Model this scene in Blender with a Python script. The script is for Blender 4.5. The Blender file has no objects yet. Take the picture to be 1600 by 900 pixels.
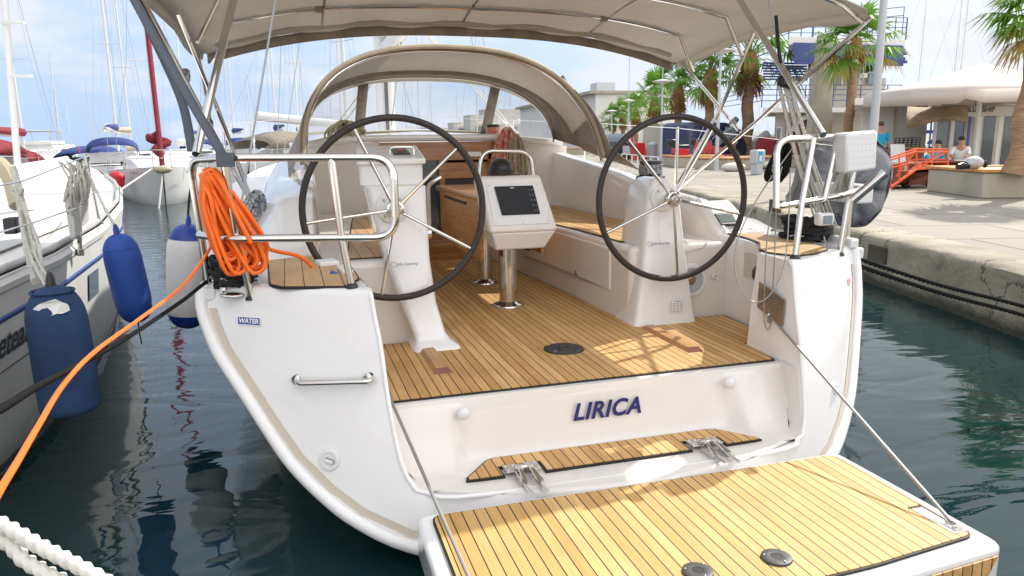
import bpy, bmesh, math, random
from mathutils import Vector, Matrix
random.seed(7)
PI = math.pi
SC = bpy.context.scene
COL = SC.collection
# ---------------------------------------------------------------- camera
# world: X to starboard of the yacht, Y towards its bow, Z up, water at z = 0, metres
FPX = 1172.0
_F = Vector((-355, 227, FPX)).normalized()
_Z = -Vector((68, -5850, FPX)); _Z = (_Z - _Z.dot(_F) * _F).normalized()
_X = _Z.cross(_F)
if _X.x < 0: _X = -_X
CAM = Vector((-1.235, 0, 1.56))
def to_world(v): return Vector((_X.dot(v), _F.dot(v), _Z.dot(v)))
def W(px, py, x=None, y=None, z=None):
    r = to_world(Vector((px - 800, 450 - py, FPX)))
    k = (x - CAM.x) / r.x if x is not None else (y - CAM.y) / r.y if y is not None else (z - CAM.z) / r.z
    return CAM + r * k
cd = bpy.data.cameras.new("camera"); cam = bpy.data.objects.new("camera", cd); COL.objects.link(cam)
cr, cu, cb = to_world(Vector((1, 0, 0))), to_world(Vector((0, 1, 0))), -to_world(Vector((0, 0, 1)))
cam.matrix_world = Matrix(((cr.x, cu.x, cb.x, CAM.x), (cr.y, cu.y, cb.y, CAM.y), (cr.z, cu.z, cb.z, CAM.z), (0, 0, 0, 1)))
cd.sensor_width = 36; cd.lens = FPX / 1600 * 36; cd.clip_start = 0.05; cd.clip_end = 9000
SC.camera = cam
# ---------------------------------------------------------------- light
SUN = Vector((0.98, 0.56, 1.0)).normalized()
EL = math.asin(SUN.z); AZ = math.atan2(SUN.x, SUN.y)
world = bpy.data.worlds.new("World"); SC.world = world; world.use_nodes = True
nt = world.node_tree; nt.nodes.clear()
def nn(nt, t, **kw):
    n = nt.nodes.new(t)
    for k, v in kw.items(): setattr(n, k, v)
    return n
o = nn(nt, 'ShaderNodeOutputWorld'); bg = nn(nt, 'ShaderNodeBackground'); bg.inputs[1].default_value = 0.15
sky = nn(nt, 'ShaderNodeTexSky', sky_type='NISHITA', sun_disc=False, sun_elevation=EL, sun_rotation=AZ, altitude=0, air_density=1.0, dust_density=1.6, ozone_density=1.6)
tc = nn(nt, 'ShaderNodeTexCoord')
mp = nn(nt, 'ShaderNodeMapping'); mp.inputs['Scale'].default_value = (1, 1, 3.2); mp.inputs['Location'].default_value = (0.35, 0.1, 0.05)
nz = nn(nt, 'ShaderNodeTexNoise'); nz.inputs['Scale'].default_value = 3.1; nz.inputs['Detail'].default_value = 9; nz.inputs['Roughness'].default_value = 0.56
cr_ = nn(nt, 'ShaderNodeValToRGB'); cr_.color_ramp.elements[0].position = 0.49; cr_.color_ramp.elements[1].position = 0.60
cr_.color_ramp.elements[0].color = (0, 0, 0, 1); cr_.color_ramp.elements[1].color = (.8, .8, .8, 1)
sep = nn(nt, 'ShaderNodeSeparateXYZ')
hz = nn(nt, 'ShaderNodeMapRange'); hz.inputs[1].default_value = 0.0; hz.inputs[2].default_value = 0.95; hz.inputs[3].default_value = 0.95; hz.inputs[4].default_value = 0.1
mx = nn(nt, 'ShaderNodeMixRGB'); mx.inputs[2].default_value = (3.3, 3.35, 3.6, 1)
mh = nn(nt, 'ShaderNodeMixRGB'); mh.inputs[2].default_value = (1.85, 2.55, 3.6, 1)
# pale haze except front left, with added fill brightness behind the camera
dt = nn(nt, 'ShaderNodeVectorMath', operation='DOT_PRODUCT'); dt.inputs[1].default_value = Vector((-.55, .83, 0)).normalized()
ml = nn(nt, 'ShaderNodeMapRange'); ml.inputs[1].default_value = 0.70; ml.inputs[2].default_value = 0.05; ml.inputs[3].default_value = 0.0; ml.inputs[4].default_value = 0.92
mb = nn(nt, 'ShaderNodeMapRange'); mb.inputs[1].default_value = 0.05; mb.inputs[2].default_value = -0.6
mc_ = nn(nt, 'ShaderNodeMixRGB'); mc_.inputs[1].default_value = (3.9, 3.95, 4.05, 1); mc_.inputs[2].default_value = (7.9, 7.8, 7.9, 1)
mg = nn(nt, 'ShaderNodeMixRGB'); mg.inputs[2].default_value = (4.5, 4.4, 4.3, 1)
L = nt.links.new
L(tc.outputs['Generated'], mp.inputs[0]); L(mp.outputs[0], nz.inputs[0]); L(nz.outputs[0], cr_.inputs[0])
L(tc.outputs['Generated'], sep.inputs[0]); L(sep.outputs[2], hz.inputs[0])
mz = nn(nt, 'ShaderNodeMixRGB'); mz.inputs[0].default_value = .6; mz.inputs[2].default_value = (4.6, 4.6, 4.6, 1); L(sky.outputs[0], mz.inputs[1])
L(hz.outputs[0], mh.inputs[0]); L(mz.outputs[0], mh.inputs[1])
L(tc.outputs['Generated'], dt.inputs[0]); L(dt.outputs['Value'], ml.inputs[0]); L(ml.outputs[0], mg.inputs[0]); L(dt.outputs['Value'], mb.inputs[0]); L(mb.outputs[0], mc_.inputs[0]); L(mc_.outputs[0], mg.inputs[2]); L(mh.outputs[0], mg.inputs[1])
L(cr_.outputs[0], mx.inputs[0]); L(mg.outputs[0], mx.inputs[1]); L(mx.outputs[0], bg.inputs[0]); L(bg.outputs[0], o.inputs[0])
sl = bpy.data.lights.new("sun", 'SUN'); sl.energy = 2.7; sl.angle = math.radians(0.6); sl.color = (1, 0.95, 0.86)
so = bpy.data.objects.new("sun", sl); COL.objects.link(so); so.rotation_euler = SUN.to_track_quat('Z', 'Y').to_euler()
SC.view_settings.view_transform = 'Standard'; SC.view_settings.look = 'None'; SC.view_settings.gamma = 1.0
SC.view_settings.exposure = 0.88
SC.render.engine = 'CYCLES'; SC.cycles.max_bounces = 8; SC.cycles.transparent_max_bounces = 12
SC.cycles.use_denoising = True; SC.cycles.caustics_reflective = False; SC.cycles.caustics_refractive = False
# ---------------------------------------------------------------- materials
M = {}
def mat(name, col, rough=0.5, metal=0.0, var=0.0, vscale=6.0, bump=0.0, bscale=60.0, coat=0.0, spec=0.5, col2=None, vstretch=(1, 1, 1), emit=None, detail=4, bdist=0.01, transl=0.0):
    m = bpy.data.materials.new(name); m.use_nodes = True; n = m.node_tree; p = n.nodes['Principled BSDF']
    p.inputs['Base Color'].default_value = (*col, 1); p.inputs['Roughness'].default_value = rough; p.inputs['Metallic'].default_value = metal
    p.inputs['Coat Weight'].default_value = coat; p.inputs['Coat Roughness'].default_value = 0.06; p.inputs['Specular IOR Level'].default_value = spec
    t = nn(n, 'ShaderNodeTexCoord'); mpp = nn(n, 'ShaderNodeMapping'); mpp.inputs['Scale'].default_value = vstretch
    n.links.new(t.outputs['Object'], mpp.inputs[0])
    if var or col2:
        z = nn(n, 'ShaderNodeTexNoise'); z.inputs['Scale'].default_value = vscale; z.inputs['Detail'].default_value = detail
        n.links.new(mpp.outputs[0], z.inputs[0])
        r = nn(n, 'ShaderNodeValToRGB'); r.color_ramp.elements[0].position = 0.35; r.color_ramp.elements[1].position = 0.65
        c2 = col2 if col2 else tuple(c * (1 - var) for c in col)
        r.color_ramp.elements[0].color = (*c2, 1); r.color_ramp.elements[1].color = (*col, 1)
        n.links.new(z.outputs[0], r.inputs[0]); n.links.new(r.outputs[0], p.inputs['Base Color'])
    if bump:
        z = nn(n, 'ShaderNodeTexNoise'); z.inputs['Scale'].default_value = bscale; z.inputs['Detail'].default_value = 3
        n.links.new(mpp.outputs[0], z.inputs[0])
        b = nn(n, 'ShaderNodeBump'); b.inputs['Strength'].default_value = bump; b.inputs['Distance'].default_value = bdist
        n.links.new(z.outputs[0], b.inputs['Height']); n.links.new(b.outputs[0], p.inputs['Normal'])
    if emit: p.inputs['Emission Color'].default_value = (*emit, 1); p.inputs['Emission Strength'].default_value = 1
    if transl:
        tr = nn(n, 'ShaderNodeBsdfTranslucent'); tr.inputs[0].default_value = (*col, 1); ms = nn(n, 'ShaderNodeMixShader'); ms.inputs[0].default_value = transl
        n.links.new(p.outputs[0], ms.inputs[1]); n.links.new(tr.outputs[0], ms.inputs[2]); n.links.new(ms.outputs[0], n.nodes['Material Output'].inputs[0])
    M[name] = m; return m
def teak(name, c1, c2, c3, pitch=0.043, caulk=0.10, rough=0.55, axis=0, off=0.0):
    m = bpy.data.materials.new(name); m.use_nodes = True; n = m.node_tree; p = n.nodes['Principled BSDF']; k = n.links.new
    t = nn(n, 'ShaderNodeTexCoord'); s = nn(n, 'ShaderNodeSeparateXYZ'); k(t.outputs['Object'], s.inputs[0])
    a = nn(n, 'ShaderNodeMath', operation='MULTIPLY_ADD'); a.inputs[1].default_value = 1 / pitch; a.inputs[2].default_value = 200 + off; k(s.outputs[axis], a.inputs[0])
    fr = nn(n, 'ShaderNodeMath', operation='FRACT'); k(a.outputs[0], fr.inputs[0])
    fl = nn(n, 'ShaderNodeMath', operation='FLOOR'); k(a.outputs[0], fl.inputs[0])
    wn = nn(n, 'ShaderNodeTexWhiteNoise', noise_dimensions='1D'); k(fl.outputs[0], wn.inputs['W'])
    mpp = nn(n, 'ShaderNodeMapping'); mpp.inputs['Scale'].default_value = (60, 2.5, 60) if axis == 0 else (2.5, 60, 60); k(t.outputs['Object'], mpp.inputs[0])
    ad = nn(n, 'ShaderNodeVectorMath', operation='ADD'); k(mpp.outputs[0], ad.inputs[0]); k(wn.outputs['Color'], ad.inputs[1])
    g = nn(n, 'ShaderNodeTexNoise'); g.inputs['Scale'].default_value = 1.6; g.inputs['Detail'].default_value = 6; k(ad.outputs[0], g.inputs[0])
    g2 = nn(n, 'ShaderNodeTexNoise'); g2.inputs['Scale'].default_value = 4; g2.inputs['Detail'].default_value = 3; k(t.outputs['Object'], g2.inputs[0])
    m1 = nn(n, 'ShaderNodeMixRGB'); m1.inputs[1].default_value = (*c1, 1); m1.inputs[2].default_value = (*c2, 1); k(wn.outputs[0], m1.inputs[0])
    r = nn(n, 'ShaderNodeMapRange'); r.inputs[1].default_value = 0.42; r.inputs[2].default_value = 0.72; r.inputs[3].default_value = 0; r.inputs[4].default_value = 0.55; k(g.outputs[0], r.inputs[0])
    m2 = nn(n, 'ShaderNodeMixRGB'); m2.inputs[2].default_value = (*c3, 1); k(r.outputs[0], m2.inputs[0]); k(m1.outputs[0], m2.inputs[1])
    r2 = nn(n, 'ShaderNodeMapRange'); r2.inputs[1].default_value = 0.5; r2.inputs[2].default_value = 0.75; r2.inputs[4].default_value = 0.3; k(g2.outputs[0], r2.inputs[0])
    m3 = nn(n, 'ShaderNodeMixRGB'); m3.inputs[2].default_value = (*[c * .8 for c in c3], 1); k(r2.outputs[0], m3.inputs[0]); k(m2.outputs[0], m3.inputs[1])
    lt = nn(n, 'ShaderNodeMath', operation='LESS_THAN'); lt.inputs[1].default_value = caulk; k(fr.outputs[0], lt.inputs[0])
    m4 = nn(n, 'ShaderNodeMixRGB'); m4.inputs[2].default_value = (0.012, 0.009, 0.008, 1); k(lt.outputs[0], m4.inputs[0]); k(m3.outputs[0], m4.inputs[1])
    k(m4.outputs[0], p.inputs['Base Color']); p.inputs['Roughness'].default_value = rough
    b = nn(n, 'ShaderNodeBump'); b.inputs['Strength'].default_value = 0.25; b.inputs['Distance'].default_value = 0.002; k(g.outputs[0], b.inputs['Height']); k(b.outputs[0], p.inputs['Normal'])
    M[name] = m; return m
mat('gelcoat', (.83, .82, .81), .16, coat=.6, col2=(.765, .75, .72), vscale=1.1, detail=10)
mat('gelcoat_warm', (.74, .70, .65), .22, coat=.4, var=.04, vscale=2)
mat('nonskid', (.72, .72, .72), .55, bump=.4, bscale=500, bdist=.002)
mat('hull_lip', (.58, .51, .41), .4)
mat('chock_teak', (.52, .27, .09), .4, var=.3, vscale=6, vstretch=(12, 1, 1))
teak('teak', (.54, .30, .095), (.72, .45, .18), (.36, .17, .045))
teak('teak_platform', (.55, .32, .10), (.69, .45, .18), (.43, .23, .065), rough=.6)
teak('teak_seat', (.52, .33, .16), (.62, .41, .21), (.42, .24, .10), pitch=.075, caulk=.05)
teak('teak_side', (.52, .33, .14), (.62, .40, .18), (.40, .22, .08), pitch=.055)
mat('caulk', (.012, .010, .009), .6)
mat('varnish', (.42, .185, .045), .25, coat=.5, col2=(.30, .115, .025), vscale=3, vstretch=(1, 1, 14))
mat('varnish_red', (.20, .045, .02), .25, coat=.5, var=.3, vscale=9)
mat('table_wood', (.50, .24, .06), .35, col2=(.30, .12, .03), vscale=5, vstretch=(1, 1.2, 26), coat=.3)
mat('steel', (.72, .70, .67), .13, metal=1.0, var=.05)
mat('steel_dull', (.55, .54, .52), .32, metal=1.0, var=.2, vscale=20)
mat('bronze_plate', (.36, .27, .19), .38, metal=.75, var=.2, vscale=25)
mat('black_plastic', (.016, .016, .018), .35)
mat('black_leather', (.028, .022, .020), .55, bump=.2, bscale=180)
mat('screen', (.008, .009, .013), .35, spec=.25)
mat('lcd_grey', (.13, .17, .16), .15)
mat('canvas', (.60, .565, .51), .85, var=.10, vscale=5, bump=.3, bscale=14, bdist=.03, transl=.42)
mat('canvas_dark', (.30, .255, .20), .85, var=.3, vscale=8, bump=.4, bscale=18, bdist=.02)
mat('canvas_trim', (.50, .43, .30), .8, var=.15)
mat('strap_grey', (.085, .10, .125), .7, bump=.3, bscale=300)
mat('cover_grey', (.17, .18, .20), .42, var=.25, vscale=4, bump=.7, bscale=7, bdist=.05)
mat('plastic_white', (.74, .74, .74), .4)
mat('speaker_grey', (.42, .44, .48), .5, bump=.6, bscale=400, bdist=.004)
mat('rope_orange', (.93, .17, .012), .45)
mat('rope_black', (.010, .010, .012), .75, bump=.5, bscale=220)
mat('rope_dark', (.012, .012, .012), .9, spec=.12)
mat('rope_white', (.74, .72, .66), .85, var=.12, vscale=60)
mat('rope_grey', (.58, .56, .50), .8, var=.25, vscale=60)
mat('rope_check', (.50, .52, .54), .7, col2=(.03, .035, .05), vscale=70)
mat('rope_red', (.55, .03, .04), .7, col2=(.60, .52, .36), vscale=34)
mat('rope_beige', (.55, .50, .34), .7, col2=(.20, .18, .10), vscale=90)
mat('fender_blue', (.018, .085, .42), .55, bump=.4, bscale=300, var=.15, vscale=4)
mat('fender_denim', (.022, .062, .16), .85, bump=.5, bscale=250, var=.35, vscale=5, col2=(.012, .038, .10))
mat('fender_white', (.84, .82, .78), .45, var=.06, vscale=5)
mat('fender_navy', (.015, .05, .30), .35)
mat('red', (.60, .02, .03), .5); mat('red_cloth', (.24, .018, .03), .8, var=.25, vscale=3, bump=.3, bscale=12, bdist=.03)
mat('blue_cloth', (.03, .055, .22), .8, var=.2, vscale=4); mat('navy', (.012, .02, .075), .35, coat=.4)
mat('ink_blue', (.010, .018, .13), .3); mat('ink', (.03, .035, .06), .5); mat('grey_ink', (.25, .27, .33), .5)
mat('label_blue', (.03, .07, .30), .4); mat('label_white', (.8, .8, .8), .5); mat('label_red', (.65, .03, .05), .4)
mat('old_gelcoat', (.66, .66, .64), .4, var=.12, vscale=2); mat('deck_white', (.82, .80, .74), .5, var=.06, vscale=3)
mat('deck_grey', (.52, .53, .52), .8, bump=.3, bscale=300); mat('rubrail', (.50, .50, .47), .45, var=.2, vscale=8)
mat('far_white', (.70, .70, .69), .4, var=.06, vscale=.8); mat('far_grey', (.36, .38, .40), .5); mat('far_dark', (.05, .06, .07), .2)
mat('dull_white', (.62, .60, .55), .7, var=.2, vscale=3)
mat('alu', (.62, .63, .64), .35, metal=.6); mat('mast_white', (.72, .72, .71), .4); mat('wire', (.38, .40, .43), .5)
mat('antifoul', (.03, .05, .09), .7); mat('leather_tan', (.42, .36, .25), .6)
mat('pavement', (.35, .32, .27), .85, var=.14, vscale=.5, bump=.3, bscale=20, detail=8)
mat('concrete', (.40, .36, .28), .9, col2=(.26, .23, .17), vscale=1.7, bump=.6, bscale=14, detail=9, bdist=.03)
mat('concrete_pale', (.46, .42, .33), .9, var=.2, vscale=1.2, bump=.3, bscale=25, detail=8)
mat('wood_bench', (.60, .30, .09), .6, var=.25, vscale=4)
mat('render_white', (.72, .71, .68), .85, var=.08, vscale=.6); mat('render_beige', (.56, .53, .47), .85, var=.08, vscale=.5)
mat('blue_metal', (.03, .05, .20), .4); mat('blue_frame', (.03, .08, .36), .4); mat('pole_grey', (.50, .52, .55), .45, metal=.2)
mat('glass_dark', (.05, .07, .09), .06, coat=.6); mat('glass_pale', (.22, .27, .30), .08)
mat('umbrella', (.78, .70, .62), .85, transl=.25, var=.05, vscale=1); mat('tarp', (.44, .34, .22), .85, var=.3, vscale=2, bump=.5, bscale=3, bdist=.1)
mat('orange_paint', (.80, .13, .02), .45); mat('rust_brown', (.22, .06, .03), .7, var=.3); mat('brick_red', (.36, .09, .05), .7, var=.3, vscale=3)
mat('tyre', (.02, .02, .02), .8); mat('skin', (.50, .27, .18), .6); mat('hair', (.02, .014, .01), .7); mat('cap_brown', (.11, .07, .04), .8)
mat('turquoise', (.01, .38, .62), .8); mat('cloth_white', (.75, .73, .72), .8); mat('cloth_dark', (.02, .02, .03), .8)
mat('trunk', (.42, .26, .15), .9, var=.35, vscale=5, bump=.8, bscale=9, bdist=.05, vstretch=(1, 1, 3))
mat('frond', (.11, .26, .025), .5, col2=(.22, .36, .045), vscale=1.2, transl=.45); mat('frond_yellow', (.34, .22, .03), .7, col2=(.14, .17, .03), vscale=1.5, transl=.2)
mat('frond_dead', (.40, .22, .08), .85, var=.4, vscale=4, transl=.1); mat('leaf_spine', (.20, .26, .07), .6)
mat('paint_cream', (.56, .50, .40), .7); mat('silver_pattern', (.48, .52, .60), .4); mat('lamp_white', (.78, .78, .76), .5)
mat('red_paint', (.55, .02, .025), .3, coat=.5); mat('cable', (.30, .29, .27), .45, metal=.4)
mat('hill', (.30, .27, .20), .9, col2=(.14, .17, .10), vscale=.01)
mat('curved_hose', (.05, .05, .05), .5); mat('burgundy_post', (.10, .02, .02), .6)
# clear vinyl
m = bpy.data.materials.new('clear_vinyl'); m.use_nodes = True; n = m.node_tree; n.nodes.remove(n.nodes['Principled BSDF'])
a = nn(n, 'ShaderNodeBsdfTransparent'); a.inputs[0].default_value = (.90, .92, .94, 1); b = nn(n, 'ShaderNodeBsdfGlossy'); b.inputs['Roughness'].default_value = .08
c = nn(n, 'ShaderNodeMixShader'); c.inputs[0].default_value = .10
z = nn(n, 'ShaderNodeTexNoise'); z.inputs['Scale'].default_value = 3.5; bb = nn(n, 'ShaderNodeBump'); bb.inputs['Distance'].default_value = .05; bb.inputs['Strength'].default_value = .8
t = nn(n, 'ShaderNodeTexCoord'); n.links.new(t.outputs['Object'], z.inputs[0]); n.links.new(z.outputs[0], bb.inputs['Height']); n.links.new(bb.outputs[0], b.inputs['Normal'])
d = nn(n, 'ShaderNodeBsdfDiffuse'); d.inputs[0].default_value = (.7, .7, .7, 1); c2 = nn(n, 'ShaderNodeMixShader'); c2.inputs[0].default_value = .10
n.links.new(a.outputs[0], c.inputs[1]); n.links.new(b.outputs[0], c.inputs[2]); n.links.new(c.outputs[0], c2.inputs[1]); n.links.new(d.outputs[0], c2.inputs[2]); n.links.new(c2.outputs[0], n.nodes['Material Output'].inputs[0])
M['clear_vinyl'] = m
# water
m = bpy.data.materials.new('water'); m.use_nodes = True; n = m.node_tree; p = n.nodes['Principled BSDF']; k = n.links.new
p.inputs['Base Color'].default_value = (.006, .026, .028, 1); p.inputs['Roughness'].default_value = .03; p.inputs['IOR'].default_value = 1.33; p.inputs['Specular IOR Level'].default_value = .85
t = nn(n, 'ShaderNodeTexCoord'); mpp = nn(n, 'ShaderNodeMapping'); mpp.inputs['Rotation'].default_value = (0, 0, .5); mpp.inputs['Scale'].default_value = (1, 1.9, 1); k(t.outputs['Object'], mpp.inputs[0])
z1 = nn(n, 'ShaderNodeTexNoise'); z1.inputs['Scale'].default_value = 1.2; z1.inputs['Detail'].default_value = 2.5; z1.inputs['Distortion'].default_value = .8; k(mpp.outputs[0], z1.inputs[0])
z2 = nn(n, 'ShaderNodeTexNoise'); z2.inputs['Scale'].default_value = 8; z2.inputs['Detail'].default_value = 2; z2.inputs['Distortion'].default_value = .5; k(mpp.outputs[0], z2.inputs[0])
# the ripples grow with the distance from the sheltered berth
sv = nn(n, 'ShaderNodeSeparateXYZ'); k(t.outputs['Object'], sv.inputs[0]); mr = nn(n, 'ShaderNodeMapRange'); mr.inputs[1].default_value = 5; mr.inputs[2].default_value = 18; mr.inputs[3].default_value = .03; mr.inputs[4].default_value = .55; k(sv.outputs[1], mr.inputs[0])
mm = nn(n, 'ShaderNodeMath', operation='MULTIPLY'); k(z2.outputs[0], mm.inputs[0]); k(mr.outputs[0], mm.inputs[1])
aa = nn(n, 'ShaderNodeMath', operation='MULTIPLY_ADD'); aa.inputs[1].default_value = 1.0; k(z1.outputs[0], aa.inputs[0]); k(mm.outputs[0], aa.inputs[2])
b = nn(n, 'ShaderNodeBump'); b.inputs['Strength'].default_value = 1.0; b.inputs['Distance'].default_value = .017; k(aa.outputs[0], b.inputs['Height']); k(b.outputs[0], p.inputs['Normal'])
M['water'] = m
def zone(src, name, add):  # material with stripes along the mooring quay: paving joints
    pass
# ---------------------------------------------------------------- mesh builder
class MB:
    def __init__(s): s.v = []; s.f = []
    def add(s, vs, fs):
        b = len(s.v); s.v += [tuple(v) for v in vs]; s.f += [tuple(i + b for i in f) for f in fs]; return s
    def box(s, c, d, rz=0, rx=0, ry=0):
        R = Matrix.Rotation(rz, 3, 'Z') @ Matrix.Rotation(ry, 3, 'Y') @ Matrix.Rotation(rx, 3, 'X'); c = Vector(c)
        vs = [c + R @ Vector((x * d[0] / 2, y * d[1] / 2, z * d[2] / 2)) for x in (-1, 1) for y in (-1, 1) for z in (-1, 1)]
        return s.add(vs, [(0, 1, 3, 2), (4, 6, 7, 5), (0, 4, 5, 1), (2, 3, 7, 6), (0, 2, 6, 4), (1, 5, 7, 3)])
    def prism(s, pts, z0, z1):  # pts (x,y) ccw; z may be function of (x,y)
        f0 = z0 if callable(z0) else (lambda x, y: z0); f1 = z1 if callable(z1) else (lambda x, y: z1)
        if sum(pts[i][0] * pts[(i + 1) % len(pts)][1] - pts[(i + 1) % len(pts)][0] * pts[i][1] for i in range(len(pts))) < 0: pts = pts[::-1]
        n = len(pts); vs = [(x, y, f0(x, y)) for x, y in pts] + [(x, y, f1(x, y)) for x, y in pts]
        return s.add(vs, [tuple(range(n - 1, -1, -1)), tuple(range(n, 2 * n))] + [(i, (i + 1) % n, n + (i + 1) % n, n + i) for i in range(n)])
    def slab(s, pts, t):  # planar polygon of 3-D points thickened by the vector t
        n = len(pts); t = Vector(t); vs = [Vector(p) for p in pts] + [Vector(p) + t for p in pts]
        return s.add(vs, [tuple(range(n - 1, -1, -1)), tuple(range(n, 2 * n))] + [(i, (i + 1) % n, n + (i + 1) % n, n + i) for i in range(n)])
    def grid(s, rows, close=False):
        n = len(rows[0]); vs = [p for r in rows for p in r]; fs = []
        for i in range(len(rows) - 1):
            for j in range(n if close else n - 1):
                k2 = (j + 1) % n; fs.append((i * n + j, i * n + k2, (i + 1) * n + k2, (i + 1) * n + j))
        return s.add(vs, fs)
    def tube(s, path, r, n=10, lobes=0, pitch=0.1, cap=True, closed=False, depth=.2, flat=1.0):
        P = [Vector(p) for p in path]; m = len(P); rr = r if isinstance(r, (list, tuple)) else [r] * m
        T = [((P[(i + 1) % m] - P[i - 1]) if closed else (P[min(i + 1, m - 1)] - P[max(i - 1, 0)])).normalized() for i in range(m)]
        u = T[0].cross(Vector((0, 0, 1)));
        if u.length < .05: u = T[0].cross(Vector((1, 0, 0)))
        u.normalize(); rows = []; L_ = 0
        for i in range(m):
            if i: L_ += (P[i] - P[i - 1]).length
            u = (u - u.dot(T[i]) * T[i]).normalized(); w = T[i].cross(u); row = []
            for j in range(n):
                a = 2 * PI * j / n; q = rr[i]
                if lobes: q *= 1 - depth / 2 + depth / 2 * math.cos(lobes * (a - 2 * PI * L_ / pitch))
                row.append(P[i] + u * (math.cos(a) * q) + w * (math.sin(a) * q * flat))
            rows.append(row)
        if closed: rows.append(rows[0])
        b = len(s.v); s.grid(rows, True)
        if cap and not closed: s.f += [tuple(b + j for j in range(n - 1, -1, -1)), tuple(b + (m - 1) * n + j for j in range(n))]
        return s
    def lathe(s, prof, c, axis=(0, 0, 1), n=20, sx=1.0):  # prof: (radius, height along the axis)
        A = Vector(axis).normalized(); u = A.cross(Vector((0, 1, 0)))
        if u.length < .05: u = A.cross(Vector((1, 0, 0)))
        u.normalize(); w = A.cross(u); c = Vector(c)
        rows = [[c + A * h + (u * math.cos(2 * PI * j / n) * sx + w * math.sin(2 * PI * j / n)) * max(r, 1e-4) for j in range(n)] for r, h in prof]
        return s.grid(rows, True)
    def sphere(s, c, r, n=14, sc=(1, 1, 1)):
        c = Vector(c); rows = [[c + Vector((math.sin(PI * i / n) * math.cos(2 * PI * j / n) * r * sc[0], math.sin(PI * i / n) * math.sin(2 * PI * j / n) * r * sc[1], math.cos(PI * i / n) * r * sc[2])) if 0 < i < n else c + Vector((0, 0, math.cos(PI * i / n) * r * sc[2])) for j in range(n)] for i in range(n + 1)]
        return s.grid(rows, True)
    def mirror(s):
        n = len(s.v); f = list(s.f); s.v += [(-x, y, z) for x, y, z in s.v]; s.f += [tuple(i + n for i in reversed(q)) for q in f]; return s
WOFF = {}
def link(name, o, parent):
    COL.objects.link(o)
    if parent is not None:
        o.parent = parent; w = WOFF.get(parent.name, Vector((0, 0, 0))); o.location = -w; WOFF[o.name] = Vector((0, 0, 0))
    return o
def obj(name, mb, m, parent=None, label=None, bevel=0, smooth=35, seg=2, merge=True, sub=0, solid=0):
    me = bpy.data.meshes.new(name); me.from_pydata(mb.v, [], mb.f)
    if merge:
        bm = bmesh.new(); bm.from_mesh(me); bmesh.ops.remove_doubles(bm, verts=bm.verts, dist=2e-5); bmesh.ops.recalc_face_normals(bm, faces=bm.faces); bm.to_mesh(me); bm.free()
    me.materials.append(M[m] if isinstance(m, str) else m)
    if smooth:
        for p in me.polygons: p.use_smooth = True
        me.set_sharp_from_angle(angle=math.radians(smooth))
    o = bpy.data.objects.new(name, me); link(name, o, parent)
    if label: o['label'] = label
    if bevel:
        b = o.modifiers.new('bevel', 'BEVEL'); b.width = bevel; b.segments = seg; b.limit_method = 'ANGLE'; b.angle_limit = math.radians(38); b.harden_normals = False
    if sub: q = o.modifiers.new('sub', 'SUBSURF'); q.levels = q.render_levels = sub
    if solid: q = o.modifiers.new('solid', 'SOLIDIFY'); q.thickness = solid; q.offset = 0
    return o
def tag(o, label, cat, group=None, kind=None):
    if label: o['label'] = label
    if cat: o['category'] = cat
    if group: o['group'] = group
    if kind: o['kind'] = kind
    return o
def thing(name, label, cat, loc=(0, 0, 0), group=None):
    o = bpy.data.objects.new(name, None); COL.objects.link(o); o.location = loc; o.empty_display_size = .2
    WOFF[o.name] = Vector(loc); return tag(o, label, cat, group)
def struct(name, mb, m, **kw):
    o = obj(name, mb, m, **kw); o['kind'] = 'structure'; return o
def copy_tree(o, parent=None):
    c = o.copy(); COL.objects.link(c)
    if parent is not None: c.parent = parent
    for ch in [x for x in o.children]: copy_tree(ch, c)
    return c
def dup(o, loc, rz=0, sc=1, label=None, group=None, sz=None):
    c = copy_tree(o); c.location = loc; c.rotation_euler = (0, 0, rz); c.scale = (sc, sc, sz or sc)
    if label: c['label'] = label
    if group: c['group'] = group
    return c
def spline(pts, n=8, closed=False):
    P = [Vector(p) for p in pts]; m = len(P); out = []
    for i in range(m if closed else m - 1):
        g = (lambda k: P[k % m]) if closed else (lambda k: P[max(0, min(m - 1, k))])
        a, b, c, d = g(i - 1), g(i), g(i + 1), g(i + 2)
        for k in range(n):
            t = k / n; out.append(.5 * ((2 * b) + (c - a) * t + (2 * a - 5 * b + 4 * c - d) * t * t + (3 * b - a - 3 * c + d) * t ** 3))
    if not closed: out.append(P[-1])
    return out
def rounded(pts, r, n=5):  # path with rounded corners
    P = [Vector(p) for p in pts]; out = [P[0]]
    for i in range(1, len(P) - 1):
        a, b, c = P[i - 1], P[i], P[i + 1]; q = min(r, (a - b).length * .49, (c - b).length * .49)
        s, e = b + (a - b).normalized() * q, b + (c - b).normalized() * q
        for k in range(n + 1):
            t = k / n; out.append((1 - t) ** 2 * s + 2 * t * (1 - t) * b + t * t * e)
    out.append(P[-1]); return out
def round_poly(pts, r, n=4):
    P = [Vector((*p, 0)) if len(p) == 2 else Vector(p) for p in pts]; m = len(P); out = []
    for i in range(m):
        a, b, c = P[i - 1], P[i], P[(i + 1) % m]; q = min(r, (a - b).length * .45, (c - b).length * .45)
        s, e = b + (a - b).normalized() * q, b + (c - b).normalized() * q
        for k in range(n + 1): t = k / n; out.append((1 - t) ** 2 * s + 2 * t * (1 - t) * b + t * t * e)
    return [(p.x, p.y) for p in out] if len(pts[0]) == 2 else out
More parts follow.
